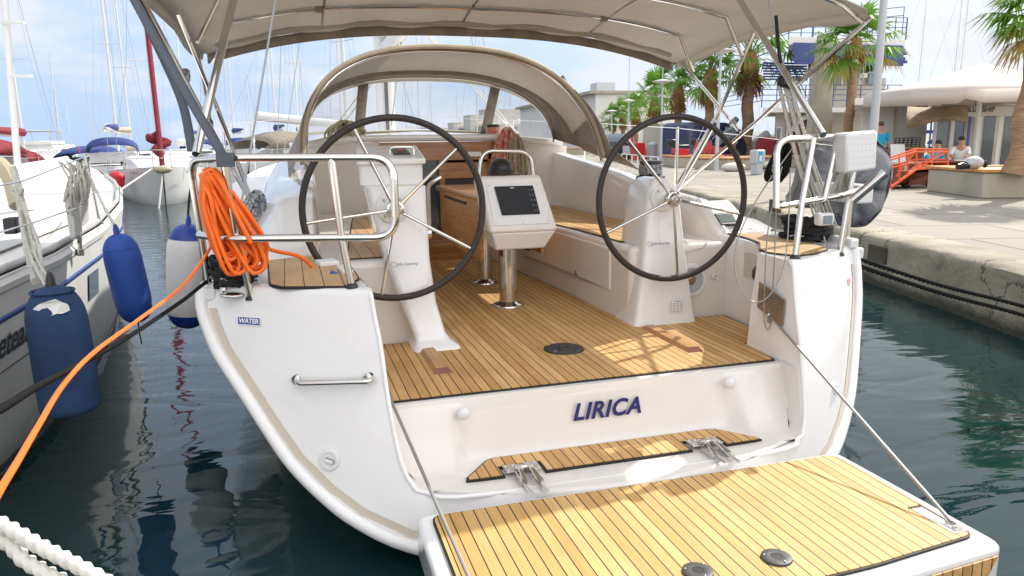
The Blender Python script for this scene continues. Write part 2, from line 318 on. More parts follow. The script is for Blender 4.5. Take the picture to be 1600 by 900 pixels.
def text(name, body, m, loc, size, ex, ey, parent, shear=0, bold=0, depth=.0015, align='CENTER', label=None, spacing=1.0):
    """lettering as a thin mesh; ex = reading direction, ey = up direction of the letters"""
    cu = bpy.data.curves.new('t', 'FONT'); cu.body = body; cu.size = size; cu.extrude = depth; cu.shear = shear; cu.offset = bold; cu.align_x = align; cu.align_y = 'CENTER'; cu.space_character = spacing
    t = bpy.data.objects.new('t', cu); COL.objects.link(t); bpy.context.view_layer.update()
    me = bpy.data.meshes.new_from_object(t.evaluated_get(bpy.context.evaluated_depsgraph_get())); bpy.data.objects.remove(t); bpy.data.curves.remove(cu)
    ex = Vector(ex).normalized(); ey = Vector(ey); ey = (ey - ey.dot(ex) * ex).normalized(); ez = ex.cross(ey); me.name = name
    me.transform(Matrix(((ex.x, ey.x, ez.x, loc[0]), (ex.y, ey.y, ez.y, loc[1]), (ex.z, ey.z, ez.z, loc[2]), (0, 0, 0, 1))))
    me.materials.clear(); me.materials.append(M[m]); o = bpy.data.objects.new(name, me); link(name, o, parent)
    if label: o['label'] = label
    return o
def lerp(tab, x):
    if x <= tab[0][0]: return tab[0][1]
    for (a, b), (c, d) in zip(tab, tab[1:]):
        if x <= c: return b + (d - b) * (x - a) / (c - a)
    return tab[-1][1]
# ================================================================ setting
DD = Vector((0.249, 0.969, 0)).normalized(); NN = Vector((DD.y, -DD.x, 0)); QD = 2.94; PZ = 0.50
def QP(s, t, z=PZ): return DD * s + NN * t + Vector((0, 0, z))
def on_pav(px, py): return W(px, py, z=PZ)
QANG = -math.atan2(DD.x, DD.y)
def joints(m, size, col, w=.02):
    n = m.node_tree; p = n.nodes['Principled BSDF']; k = n.links.new
    t = nn(n, 'ShaderNodeTexCoord'); mp_ = nn(n, 'ShaderNodeMapping'); mp_.inputs['Rotation'].default_value = (0, 0, -QANG); k(t.outputs['Object'], mp_.inputs[0])
    br = nn(n, 'ShaderNodeTexBrick'); br.inputs['Scale'].default_value = 1; br.inputs['Brick Width'].default_value = size[0]; br.inputs['Row Height'].default_value = size[1]; br.inputs['Mortar Size'].default_value = w
    br.inputs['Color1'].default_value = (1, 1, 1, 1); br.inputs['Color2'].default_value = (.86, .85, .83, 1); br.inputs['Mortar'].default_value = (*col, 1); k(mp_.outputs[0], br.inputs[0])
    mm_ = nn(n, 'ShaderNodeMixRGB', blend_type='MULTIPLY'); mm_.inputs[0].default_value = 1
    src = p.inputs['Base Color'].links[0].from_socket; k(src, mm_.inputs[1]); k(br.outputs[0], mm_.inputs[2]); k(mm_.outputs[0], p.inputs['Base Color'])
mc = M['concrete'].node_tree; pz = mc.nodes['Principled BSDF']; src_ = pz.inputs['Base Color'].links[0].from_socket
tz = nn(mc, 'ShaderNodeTexCoord'); sz_ = nn(mc, 'ShaderNodeSeparateXYZ'); mc.links.new(tz.outputs['Object'], sz_.inputs[0])
ns = nn(mc, 'ShaderNodeTexNoise'); ns.inputs['Scale'].default_value = 3.5; ns.inputs['Detail'].default_value = 8; ns.inputs['Roughness'].default_value = .7; mc.links.new(tz.outputs['Object'], ns.inputs[0])
ad_ = nn(mc, 'ShaderNodeMath', operation='MULTIPLY_ADD'); ad_.inputs[1].default_value = .16; mc.links.new(ns.outputs[0], ad_.inputs[0]); mc.links.new(sz_.outputs[2], ad_.inputs[2])
rz_ = nn(mc, 'ShaderNodeMapRange'); rz_.inputs[1].default_value = .13; rz_.inputs[2].default_value = .24; rz_.inputs[3].default_value = .92; rz_.inputs[4].default_value = 0; mc.links.new(ad_.outputs[0], rz_.inputs[0])
mw = nn(mc, 'ShaderNodeMixRGB'); mw.inputs[2].default_value = (.035, .04, .025, 1); mc.links.new(rz_.outputs[0], mw.inputs[0]); mc.links.new(src_, mw.inputs[1])
st_ = nn(mc, 'ShaderNodeMapRange'); st_.inputs[1].default_value = .60; st_.inputs[2].default_value = .68; st_.inputs[4].default_value = .55; mc.links.new(ns.outputs[0], st_.inputs[0])
mv = nn(mc, 'ShaderNodeMixRGB'); mv.inputs[2].default_value = (.10, .085, .06, 1); mc.links.new(st_.outputs[0], mv.inputs[0]); mc.links.new(mw.outputs[0], mv.inputs[1])
vo = nn(mc, 'ShaderNodeTexVoronoi', feature='DISTANCE_TO_EDGE'); vo.inputs['Scale'].default_value = .8
wv = nn(mc, 'ShaderNodeVectorMath', operation='MULTIPLY_ADD'); wv.inputs[1].default_value = (.5, .5, .5); mc.links.new(ns.outputs['Color'], wv.inputs[0]); mc.links.new(tz.outputs['Object'], wv.inputs[2]); mc.links.new(wv.outputs[0], vo.inputs[0])
ck = nn(mc, 'ShaderNodeMath', operation='LESS_THAN'); ck.inputs[1].default_value = .006; mc.links.new(vo.outputs['Distance'], ck.inputs[0])
mk_ = nn(mc, 'ShaderNodeMixRGB'); mk_.inputs[2].default_value = (.07, .05, .035, 1); mc.links.new(ck.outputs[0], mk_.inputs[0]); mc.links.new(mv.outputs[0], mk_.inputs[1]); mc.links.new(mk_.outputs[0], pz.inputs['Base Color'])
mat('concrete_dark', (.10, .085, .06), .9, var=.3)  # darker concrete tone for the backs of the wall recesses
joints(M['pavement'], (1.9, 1.2), (.50, .48, .45), .022)
w = MB(); w.add([(-3000, -40, 0), (3000, -40, 0), (3000, 7000, 0), (-3000, 7000, 0)], [(0, 1, 2, 3)])
struct('water', w, 'water', smooth=0)
# quay: pavement slab, wall with a rounded weathered coping
b = MB(); b.add([QP(-30, QD + .55), QP(-30, 400), QP(700, 400), QP(700, QD + .55)], [(0, 1, 2, 3)])
struct('pavement', b, 'pavement', smooth=0)
b = MB(); prof = [(QD + .56, PZ - .10), (QD + .56, PZ + .004), (QD + .50, PZ + .02), (QD + .14, PZ + .022), (QD + .05, PZ + .012), (QD + .012, PZ - .015), (QD, PZ - .06), (QD - .005, .1), (QD + .0, -1.2), (QD + .56, -1.2)]
rows = []
s = -4.0
while s < 120:
    rows.append([QP(s, t + (random.uniform(-.012, .012) if 1 < i < 8 else 0), z + (random.uniform(-.008, .008) if 1 < i < 7 else 0)) for i, (t, z) in enumerate(prof)]); s += .35 if s < 25 else 3
b.grid(rows); struct('quay_edge', b, 'concrete', smooth=50)
b = MB(); b.add([QP(118, QD + .3, PZ - .01), QP(700, QD + .3, PZ - .01), QP(700, QD + .3, -1), QP(118, QD + .3, -1)], [(0, 1, 2, 3)]); struct('far_quay_edge', b, 'concrete', smooth=0)
b = MB(); b.box((-6, -3.2, -.3), (18, 5, 1.6)); struct('pier', b, 'concrete', bevel=.04)
# recesses with mooring rings in the quay wall
for px, py in ((1372, 397), (1211, 322)):
    r_ = (W(px, py, z=0) - CAM).normalized(); kk = (QD - .012 - CAM.dot(NN)) / r_.dot(NN); P = CAM + r_ * kk
    b = MB(); rz = QANG
    b.box(P + NN * .002, (.05, .34, .17), rz=rz)
    mr_ = thing('mooring_recess', 'dark square recess cut in the quay wall ' + ('beside the black twin mooring line' if px > 1300 else 'behind the starboard rail of the yacht'), 'recess', P, group='recesses in the quay wall')
    obj('recess_frame', MB().box(P + DD * 0 + Vector((0, 0, -.10)), (.06, .42, .03), rz=rz), 'concrete', mr_, bevel=.005)
    mrm = obj('recess_back', b, 'concrete_dark' if 'concrete_dark' in M else 'burgundy_post', mr_)
# low hills on the far side of the harbour
b = MB(); rows = []
for i in range(90):
    a = -75 + i * 1.5; x = math.sin(math.radians(a)) * 1500; y = math.cos(math.radians(a)) * 1500
    h = (26 * max(0, math.exp(-((a - 12) / 16) ** 2)) + 8 * max(0, math.exp(-((a + 10) / 14) ** 2)) + 2 * math.sin(i * 1.7) * .6) if a > 0 else -1
    rows.append([(x * .97, y * .97, -1), (x * .99, y * .99, h * .7), (x, y, h), (x * 1.05, y * 1.05, h * .5)])
b.grid(rows); struct('hills', b, 'hill', smooth=60)

# ================================================================ the yacht
YA = thing('sailing_yacht', 'white sailing yacht with teak cockpit, twin steering wheels and lowered stern platform', 'yacht', (0, 3, 0))
ZT, ZS, ZP = .978, .53, .28
def yt(x, z): return 2.354 + .323 * z + .227 * x * x
OUT = [(1.600, .975), (1.603, .90), (1.581, .82), (1.55, .74), (1.50, .66), (1.44, .57), (1.37, .46), (1.29, .345), (1.18, .238), (1.065, .157), (.89, .085), (.6, .04), (0, .02)]
def oz(z): return lerp(sorted((b_, a_) for a_, b_ in OUT), z)
# hull: transverse sections from the transom to the bow
SECT = [(3.0, 1.0, .98, .02), (4.2, 1.055, 1.0, -.12), (5.5, 1.10, 1.05, -.22), (7.5, 1.12, 1.14, -.3), (9.5, 1.0, 1.22, -.35), (11.5, .70, 1.32, -.4), (13.3, .28, 1.42, -.4), (14.2, .02, 1.48, -.3)]
half = [(x, z) for x, z in OUT]
rows = []
for y, wf, zt, zb in SECT:
    r_ = []
    for x, z in half:
        f = (z - .02) / (.975 - .02); zz = zb + (zt - zb) * f
        yy = yt(x, z) + .012 if y == 3.0 else y
        r_.append((x * wf, yy, zz))
    rows.append([(-a_, b_, c_) for a_, b_, c_ in r_] + r_[::-1][1:])
b = MB(); b.grid(rows); obj('hull', b, 'gelcoat', YA, smooth=50)
# transom face between the outer edge and the cockpit opening (both sides), with rounded shoulders
INN = [(.955, .975), (.948, .90), (.938, .82), (.932, .74), (.928, .66), (.922, .58), (.914, .50), (.904, .42), (.888, .345), (.862, .295), (.82, .268), (.5, .258), (0, .255)]
NR = len(OUT)
def tr_rows(side):
    rows = []
    for i in range(NR):
        (xo, zo), (xi, zi) = OUT[i], INN[i]; xo -= .012; zo = zo + (.01 if i > 8 else 0)
        r_ = []
        for j in range(9):
            t = j / 8; x = xo + (xi - xo) * t; z = zo + (zi - zo) * t
            r_.append((side * x, yt(x, z), z))
        rows.append(r_)
    top = [(side * abs(x), y + .006, z + .016) for x, y, z in [(abs(p[0]), p[1], p[2]) for p in rows[0]]]
    top2 = [(x, y + .016, ZT + .02) for x, y, z in top]; top3 = [(x, y + .05, ZT + .022) for x, y, z in top]
    return [top3, top2, top] + rows
for sd in (-1, 1):
    b = MB(); b.grid(tr_rows(sd)); obj('transom_panel', b, 'gelcoat', YA, smooth=60)
# rounded rim and the beige groove along the transom edge
path = [(-x, yt(x, z) - .005, z) for x, z in OUT] + [(x, yt(x, z) - .005, z) for x, z in OUT[::-1][1:]]
obj('transom_rim', MB().tube(spline(path, 4), .026, 12), 'gelcoat', YA)
def inoff(d):  # the outline moved inwards by d
    q = []
    for i, (x, z) in enumerate(OUT):
        a_, b_ = OUT[max(0, i - 1)], OUT[min(len(OUT) - 1, i + 1)]; t_ = Vector((b_[0] - a_[0], b_[1] - a_[1])).normalized(); n_ = Vector((t_.y, -t_.x)); n_ = n_ if n_.x < 0 or n_.y > .5 else -n_
        q.append((max(0, x + n_.x * d), z + n_.y * d))
    return q
for sd in (-1, 1):
    ga, gb = inoff(.028), inoff(.056)
    obj('rim_groove', MB().grid([[(sd * x, yt(x, z) - .003, z) for x, z in ga[1:]], [(sd * x, yt(x, z) - .003, z) for x, z in gb[1:]]]), 'hull_lip', YA)
# stern boxes (helm seats) each side
def sidebox2(side):
    pts = [(1.25, 3.10), (1.3, yt(1.3, .97) + .035), (1.56, yt(1.56, .97) + .02), (1.585, 4.0), (1.25, 4.0)]
    return MB().prism([(side * x, y) for x, y in pts], .86, ZT + .0215)
def sidebox(side):
    pts = [(.955, yt(.955, .975) + .03), (.966, 3.16), (1.014, 3.216), (1.158, 3.434), (1.19, 3.80), (1.19, 4.0), (1.3, 4.0), (1.3, yt(1.3, .97) + .03), (1.1, yt(1.1, .97) + .03)]
    pts = [(side * x, y) for x, y in pts]
    return MB().prism(pts, .45, ZT + .022)
for sd in (-1, 1):
    o = obj('stern_locker', sidebox(sd), 'gelcoat', YA, bevel=.012, seg=3); obj('locker_top', sidebox2(sd), 'gelcoat', o, bevel=.015, seg=3)
for sd in (-1, 1):  # inner side wall of each wing
    rows = []
    for (xi, zi) in INN[:9]:
        rows.append([(sd * xi, yt(xi, zi), zi), (sd * (xi - .004), yt(xi, zi) + .03, zi), (sd * (xi + .005), 2.99, zi), (sd * (xi + .012), 3.17, zi)])
    rows.insert(0, [(x, y + .01, ZT + .02) for x, y, z in rows[0]])
    obj('wing_side', MB().grid(rows), 'gelcoat', YA, smooth=60)
# cockpit sole slab and its teak
SOLE = [(.905, 2.895), (.924, 2.95), (.962, 3.157), (.945, 3.187), (1.01, 3.222), (1.155, 3.44), (1.185, 3.79), (.585, 3.79), (.56, 4.6), (.42, 6.58)]
so_ = [(x, y) for x, y in SOLE] + [(-x, y) for x, y in SOLE[::-1]]
so_[0] = (.905, 2.905); so_[-1] = (-.905, 2.895)
obj('sole_base', MB().prism([(-.97, 2.87), (.97, 2.87), (1.2, 3.3), (1.2, 6.6), (-1.2, 6.6), (-1.2, 3.3)], .40, ZS - .006), 'gelcoat', YA)
def inset(pts, d):
    n_ = len(pts); cx = sum(p[0] for p in pts) / n_; out = []
    A = sum(pts[i][0] * pts[(i + 1) % n_][1] - pts[(i + 1) % n_][0] * pts[i][1] for i in range(n_)); sg = 1 if A > 0 else -1
    for i in range(n_):
        a, b_, c = Vector(pts[i - 1]), Vector(pts[i]), Vector(pts[(i + 1) % n_]); e1 = (b_ - a).normalized(); e2 = (c - b_).normalized()
        n1 = Vector((-e1.y, e1.x)) * sg; n2 = Vector((-e2.y, e2.x)) * sg; nn_ = (n1 + n2); nn_ = nn_ / max(.5, nn_.length_squared) * 2 if nn_.length > .01 else n1
        out.append(tuple(b_ + nn_ * d))
    return out
def teak_panel(name, pts, z, m='teak', h=.008, border=.012, parent=YA, label=None, base_off=0.0):
    o = obj(name, MB().prism(inset(pts, border), (lambda x, y: z(x, y) + .0) if callable(z) else z, (lambda x, y: z(x, y) + h + .003) if callable(z) else z + h + .003), m, parent, label=label, smooth=0)
    obj('caulk_border', MB().prism(pts, (lambda x, y: z(x, y) - .003) if callable(z) else z - .003, (lambda x, y: z(x, y) + h) if callable(z) else z + h), 'caulk', o, smooth=0)
    return o
teak_panel('cockpit_sole', so_, ZS - .008)
# aft face of the opening: sole edge, recessed riser and lower step
XI = sorted([(z, x) for x, z in INN if x > .8] + [(.255, .80), (.262, .815), (.53, .916)])
rows = []
for i in range(121):
    u = -1 + i / 60; x = .905 * u; ax = abs(x); 
    ya = 2.888 + .014 * abs(u)
    A_ = [(ya + .02, ZS - .006), (ya - .006, ZS - .008), (ya - .016, ZS - .018), (ya - .022, ZS - .05), (2.853, .40), (2.832, .31), (2.822, .282), (2.81, .272), (2.70, .269), (2.60, .268)]
    B_ = [(ya + .02, ZS - .006), (ya - .006, ZS - .008), (ya - .022, ZS - .016), (ya - .045, ZS - .04), (ya - .075, .42), (ya - .125, .35), (ya - .165, .305), (ya - .21, .282), (2.66, .274), (2.60, .268)]
    lift = 0
    C_ = []
    for a_, b_ in zip(A_, B_):
        t = min(1, max(0, (ax - .555 - .105 * (.53 - b_[1]) / .26) / .06)); t = t * t * (3 - 2 * t); C_.append((a_[0] * (1 - t) + b_[0] * t, a_[1] * (1 - t) + b_[1] * t))
    ye = yt(x, .26) + .0
    C_ += [(ye + .02, .269), (ye + .003, .267), (ye - .006, .259), (ye - .009, .235)]
    rows.append([(u * lerp(XI, z), y, z) for y, z in C_])
    if i in (0, 120): side_B = B_[:9]
obj('transom_step', MB().grid(rows), 'gelcoat_warm', YA, smooth=60)
tb_ = sorted((z, y) for y, z in side_B)
for sd in (-1, 1):
    g_ = []
    for z in (.535, .50, .46, .42, .38, .345, .31, .295, .28, .268):
        xi = lerp(XI, z); y1 = lerp(tb_, z); y0 = yt(xi, z); g_.append([(sd * (xi - .006 * math.sin(PI * q / 4)), y0 + (y1 - y0) * q / 4, z) for q in range(5)])
    obj('step_cheek', MB().grid(g_), 'gelcoat_warm', YA, smooth=60)
step = [(-.655, 2.62), (-.3, 2.612), (.3, 2.612), (.655, 2.62), (.65, 2.64), (.52, 2.795), (.3, 2.80), (-.3, 2.80), (-.52, 2.795), (-.65, 2.64)]
# cut-outs for the hinges
step = [(-.655, 2.622), (-.50, 2.618), (-.50, 2.70), (-.335, 2.70), (-.335, 2.612), (.315, 2.612), (.315, 2.70), (.48, 2.70), (.48, 2.618), (.655, 2.622), (.648, 2.65), (.535, 2.785), (.50, 2.80), (-.50, 2.80), (-.535, 2.785), (-.648, 2.65)]
teak_panel('step_tread', step, .270, h=.008, border=.008)
for sd in (-1, 1):
    obj('bumper_ball', MB().sphere((sd * .615, 2.822, .475), .027, sc=(1, .8, 1)), 'plastic_white', YA)
text('name_lettering', 'LIRICA', 'ink_blue', (.022, 2.838, .412), .101, (1, 0, 0), (0, .1, 1), YA, shear=.28, bold=.0032, spacing=1.07, depth=.0003)
# hinges
for sx in (-.42, .395):
    h = obj('hinge', MB().box((sx - .045, 2.66, .286), (.055, .07, .006)).box((sx + .045, 2.66, .286), (.055, .07, .006)).box((sx, 2.672, .281), (.05, .05, .004)), 'steel_dull', YA, bevel=.002)
    bb_ = MB()
    for dx in (-.022, .022):
        bb_.tube(rounded([(sx + dx, 2.66, .295), (sx + dx, 2.60, .31), (sx + dx * 1.3, 2.52, .285), (sx + dx * 1.3, 2.44, .285)], .03), .010, 8, flat=.6)
        bb_.box((sx + dx * 1.9, 2.565, .25), (.004, .09, .09))
    bb_.tube([(sx - .035, 2.635, .30), (sx + .035, 2.635, .30)], .010, 8)
    obj('hinge_arm', bb_, 'steel', h)
    bb_ = MB()
    for dx in (-.06, -.03, .03, .06):
        for dy in (2.64, 2.68): bb_.lathe([(.006, 0), (.005, .003), (.0001, .003)], (sx + dx, dy, .289), n=8)
    obj('screw', bb_, 'steel', h)
edge = [(x, yt(x, z) + .004, z) for x, z in INN[:11]] + [(.60, yt(.6, .26) + .003, .262)]
edge = [(.957, yt(.957, .99) + .03, .992)] + edge
obj('opening_edge', MB().tube(spline(edge + [(-x, y, z) for x, y, z in edge[::-1]], 5), .0095, 10), 'gelcoat', YA)
# swim platform
PF = [(-.885, 2.43), (.885, 2.43), (.893, 1.655), (.40, 1.612), (0, 1.60), (-.40, 1.612), (-.893, 1.655)]
pf = round_poly(PF[:2], .07) if 0 else round_poly(PF, .055)
plat = obj('swim_platform', MB().prism(pf, .13, ZP - .008), 'gelcoat', YA, bevel=.022, seg=4)
pt = round_poly([(-.835, 2.392), (.835, 2.392), (.838, 1.722), (.40, 1.672), (0, 1.655), (-.40, 1.672), (-.838, 1.722)], .045)
# cut the corner for the cable eye
tp = obj('platform_teak', MB().prism(inset(pt, .007), ZP - .012, ZP + .003), 'teak_platform', plat, smooth=0)
obj('caulk_border', MB().prism(pt, ZP - .012, ZP), 'caulk', tp, smooth=0)
obj('stern_veneer', MB().slab([(.845, 1.648, .246), (.40, 1.609, .246), (0, 1.597, .246), (0, 1.597, .15), (.40, 1.609, .15), (.79, 1.643, .15)], (0, -.005, 0)), 'teak', plat, smooth=0)
for px, py in ((1213, 874), (1090, 896)):
    P = W(px, py, z=ZP); r_ = obj('ladder_socket', MB().lathe([(.018, 0), (.019, .007), (.036, .009), (.046, .006), (.048, -.002)], (P.x, P.y, ZP + .004), n=24), 'curved_hose', plat)
    obj('socket_hole', MB().lathe([(.0001, .006), (.0185, .006)], (P.x, P.y, ZP + .004), n=20), 'caulk', r_)
    bb_ = MB()
    for q in range(3): bb_.sphere((P.x + .037 * math.cos(q * 2.1 + .6), P.y + .037 * math.sin(q * 2.1 + .6), ZP + .013), .004, 6)
    obj('screw', bb_, 'steel', r_)
ce = obj('cable_recess', MB().box((.795, 1.83, ZP + .0045), (.055, .17, .003)), 'plastic_white', plat)
obj('recess_slot', MB().box((.815, 1.845, ZP + .007), (.006, .18, .002)).box((.785, 1.925, ZP + .007), (.05, .005, .002)), 'caulk', ce)
obj('cable_eye', MB().tube([(.80 + .012 * math.cos(a_), 1.785 + .02 * math.sin(a_), ZP + .015) for a_ in [q * PI / 8 for q in range(16)]], .003, 6, closed=True).box((.80, 1.76, ZP + .009), (.03, .02, .004)), 'steel', ce)
# grab handle, vents, stickers on the transom
def on_tr(x, z, d=0): return Vector((x, yt(x, z) - d, z))
def tr_frame(x, z):  # reading direction and up direction on the transom
    e = 1e-3; return (on_tr(x + e, z) - on_tr(x - e, z)).normalized(), (on_tr(x, z + e) - on_tr(x, z - e)).normalized()
P1, P2 = on_tr(-1.25, .655), on_tr(-.985, .675)
obj('grab_handle', MB().tube(rounded([P1 + Vector((0, .01, 0)), P1 + Vector((0, -.05, 0)), P2 + Vector((0, -.05, 0)), P2 + Vector((0, .01, 0))], .025), .0115, 12).lathe([(.0001, .004), (.021, .003), (.023, 0)], P1, (0, -1, 0)).lathe([(.0001, .004), (.021, .003), (.023, 0)], P2, (0, -1, 0)), 'steel', YA)
for x, z, r_ in ((-1.152, .37, .043), (1.155, .40, .028)):
    ex, ey = tr_frame(x, z); nrm = ex.cross(ey)
    v_ = obj('transom_vent', MB().lathe([(.0001, .006), (r_ * .6, .006), (r_ * .66, .009), (r_ * .9, .008), (r_, .001)], on_tr(x, z), nrm, n=28), 'plastic_white', YA)
    obj('vent_cap', MB().tube([on_tr(x, z, .011) + ex * (-r_ * .35) + ey * r_ * .1, on_tr(x, z, .011) + ex * (r_ * .35) - ey * r_ * .1], r_ * .22, 8), 'steel' if x < 0 else 'gelcoat', v_)
def plate(name, x, z, w_, h_, m, txt, mt, size, y=None, slant=0, parent=YA):
    ex, ey = tr_frame(x, z); c = on_tr(x, z, .003); ex = (ex + ey * slant).normalized()
    o = obj(name, MB().slab([c - ex * w_ / 2 - ey * h_ / 2, c + ex * w_ / 2 - ey * h_ / 2, c + ex * w_ / 2 + ey * h_ / 2, c - ex * w_ / 2 + ey * h_ / 2], (0, -.002, 0)), m, parent)
    if txt: text('lettering', txt, mt, c + Vector((0, -.004, 0)), size, ex, ey, o, bold=size * .02, depth=.0008)
    return o
o = plate('water_sticker', -1.42, .865, .108, .036, 'label_white', '', 'label_white', .03)
ex, ey = tr_frame(-1.42, .865); c = on_tr(-1.42, .865, .0052)
obj('sticker_field', MB().slab([c - ex * .05 - ey * .014, c + ex * .05 - ey * .014, c + ex * .05 + ey * .014, c - ex * .05 + ey * .014], (0, -.001, 0)), 'label_blue', o)
text('lettering', 'WATER', 'label_white', c + Vector((0, -.003, 0)), .0265, ex, ey, o, bold=.0007, depth=.0006)
o = plate('fuel_sticker', 1.475, .835, .045, .034, 'label_white', '', 'label_red', .026, slant=.25)
ex, ey = tr_frame(1.475, .835); ex = (ex + ey * .25).normalized(); c = on_tr(1.475, .835, .005)
text('lettering', 'DIESEL', 'label_red', c, .0125, ex, ey, o, bold=.0003, depth=.0006)
obj('sticker_field', MB().slab([c - ex * .021 + ey * .010, c + ex * .021 + ey * .010, c + ex * .021 + ey * .015, c - ex * .021 + ey * .015], (0, -.001, 0)).slab([c - ex * .021 - ey * .015, c + ex * .021 - ey * .015, c + ex * .021 - ey * .010, c - ex * .021 - ey * .010], (0, -.001, 0)), 'label_red', o)
# plaque of instructions on the starboard wing
pc = [Vector((.922, 3.085, .745)), Vector((.922, 2.885, .700)), Vector((.928, 2.885, .820)), Vector((.930, 3.09, .870))]
pq = obj('instruction_plaque', MB().slab(pc, (-.004, 0, 0)), 'bronze_plate', YA, bevel=.001)
bb_ = MB()
for i in range(9):
    y0 = 3.065 if i % 3 else 3.05; zz = .845 - i * .0135; y = y0
    while y > 2.905:
        l_ = random.uniform(.012, .03); dz = (3.07 - y) * -.24
        bb_.box((.9195 + .0005 * 0, y - l_ / 2, zz + dz), (.0012, l_, .005), rx=.2); y -= l_ + .007
obj('plaque_lettering', bb_, 'steel_dull', pq)
# ---- helm seat teak, stern recess
hs = [(1.045, 2.985), (1.17, 3.01), (1.325, 3.10), (1.36, 3.16), (1.40, 3.78), (1.22, 3.86), (1.20, 3.62), (1.155, 3.44), (1.02, 3.24), (.985, 3.12)]
teak_panel('helm_seat_teak', round_poly(hs, .02), ZT + .02, m='teak_side', border=.008)
hs2 = [(-1.04, 2.95), (-1.29, 3.03), (-1.335, 3.10), (-1.355, 3.74), (-1.17, 3.83), (-1.10, 3.80), (-1.10, 3.56), (-.985, 3.52), (-.975, 3.18), (-.975, 3.10)]
teak_panel('helm_seat_teak', round_poly(hs2, .02), ZT + .02, m='teak_seat', border=.008)
o = obj('locker_recess', MB().prism([(1.152, 3.34), (1.152, 3.56), (1.158, 3.56), (1.158, 3.34)], .80, .935), 'render_beige', YA)
obj('winch_handle_pocket', MB().sphere((1.135, 3.37, .845), .05, 12, (.9, 1.3, 1.05)), 'black_plastic', o)
# ---- seats
def seat(side):
    pts = [(.575, 3.79), (.56, 4.0), (.555, 4.6), (.42, 6.58), (1.3, 6.58), (1.3, 3.79)]
    return MB().prism([(side * x, y) for x, y in pts], .45, .965)
for sd in (-1, 1):
    o = obj('cockpit_seat', seat(sd), 'gelcoat_warm', YA, bevel=.03, seg=3)
    tp_ = [(.62, 3.90), (.57, 4.6), (.455, 6.45), (.72, 6.45), (.80, 5.7), (.975, 3.90)] if sd < 0 else [(.60, 3.98), (.585, 4.6), (.455, 6.45), (1.09, 6.45), (1.13, 4.7), (1.14, 4.30), (1.0, 3.98)]
    t_ = teak_panel('seat_teak', round_poly([(sd * x, y) for x, y in tp_], .03), .962, m='teak' if sd > 0 else 'teak_seat', border=.010, parent=o)
    obj('locker_panel', MB().prism([(sd * (.560 - (y - 4) * 0.0), y) for y in (4.02,)] + [(sd * .549, 4.02), (sd * .538, 4.6), (sd * .475, 5.55), (sd * .49, 5.55), (sd * .558, 4.6), (sd * .57, 4.02)][0:6], .68, .93), 'gelcoat_warm', o, bevel=.012)
    obj('panel_latch', MB().box((sd * .537, 4.52, .70), (.01, .04, .03)), 'steel_dull', o, bevel=.003)
    obj('panel_groove', MB().tube(rounded([(sd * .574, 3.83, .70), (sd * .568, 4.0, .672), (sd * .545, 4.55, .668), (sd * .475, 5.5, .672)], .05), .0035, 6), 'speaker_grey', o)
# dark drop-in tray and portlight in the starboard seat front
obj('seat_opening', MB().slab([(.462, 5.55, .88), (.468, 5.35, .89), (.478, 5.33, .74), (.475, 5.55, .73)], (-.012, 0, 0)), 'black_plastic', YA, bevel=.01)
# ---- coamings with cockpit walls, loft along y
CO = [(3.84, 1.19, 1.0, 1.24, 1.50, 1.0), (3.90, 1.185, 1.045, 1.26, 1.47, 1.0), (4.05, 1.175, 1.13, 1.28, 1.46, 1.01), (4.22, 1.165, 1.185, 1.30, 1.47, 1.03), (4.6, 1.15, 1.21, 1.31, 1.50, 1.04), (5.2, 1.13, 1.30, 1.30, 1.52, 1.06), (5.9, 1.115, 1.37, 1.28, 1.52, 1.08), (6.6, 1.10, 1.44, 1.27, 1.50, 1.10), (7.4, 1.08, 1.47, 1.25, 1.48, 1.12), (9.0, .9, 1.47, 1.1, 1.38, 1.18)]
def coam(sd):
    rows = []
    for y, xi, zt, xt, xo, zo in CO:
        if sd < 0: xi -= .085; xt += .0; zt += .05 * (y < 6.5) + (.05 if 3.9 < y < 4.7 else 0)
        w_ = zt - .02
        rows.append([(sd * xi, y, .90), (sd * (xi + .012), y, w_ - .02), (sd * (xi + .03), y, zt), (sd * (xi + xt) * .5, y, zt + .008), (sd * xt, y, zt - .01), (sd * (xt + xo) * .5, y, (zt + zo) * .5 + .01), (sd * xo, y, zo + .004), (sd * (xo + .04), y, zo - .06)])
    b = MB(); b.grid(rows); b.f.append(tuple(range(8))); return b
for sd in (-1, 1): obj('coaming', coam(sd), 'gelcoat' if 0 else 'gelcoat', YA, smooth=50)
rows = []
for y, wf, zt, zb in SECT:
    hw = 1.6 * wf; yy = 3.9 if y == 3.0 else y
    if y == 14.2: hw = .03
    rows.append([(-hw, yy, zt), (-hw + .03, yy, zt + .035), (-hw + .06, yy, zt + .01), (-max(hw * .85 - .06, .01), yy, zt + .015)] + [(max(hw * .85 - .06, .01), yy, zt + .015), (hw - .06, yy, zt + .01), (hw - .03, yy, zt + .035), (hw, yy, zt)])
# side decks: only outboard of the coamings until the coachroof, full width forward of it
b = MB(); b.grid([r_[:4] for r_ in rows if r_[0][1] < 9]); b.grid([r_[4:] for r_ in rows if r_[0][1] < 9]); b.grid([r_ for r_ in rows if r_[0][1] >= 7.5])
obj('side_deck', b, 'nonskid', YA, smooth=50)
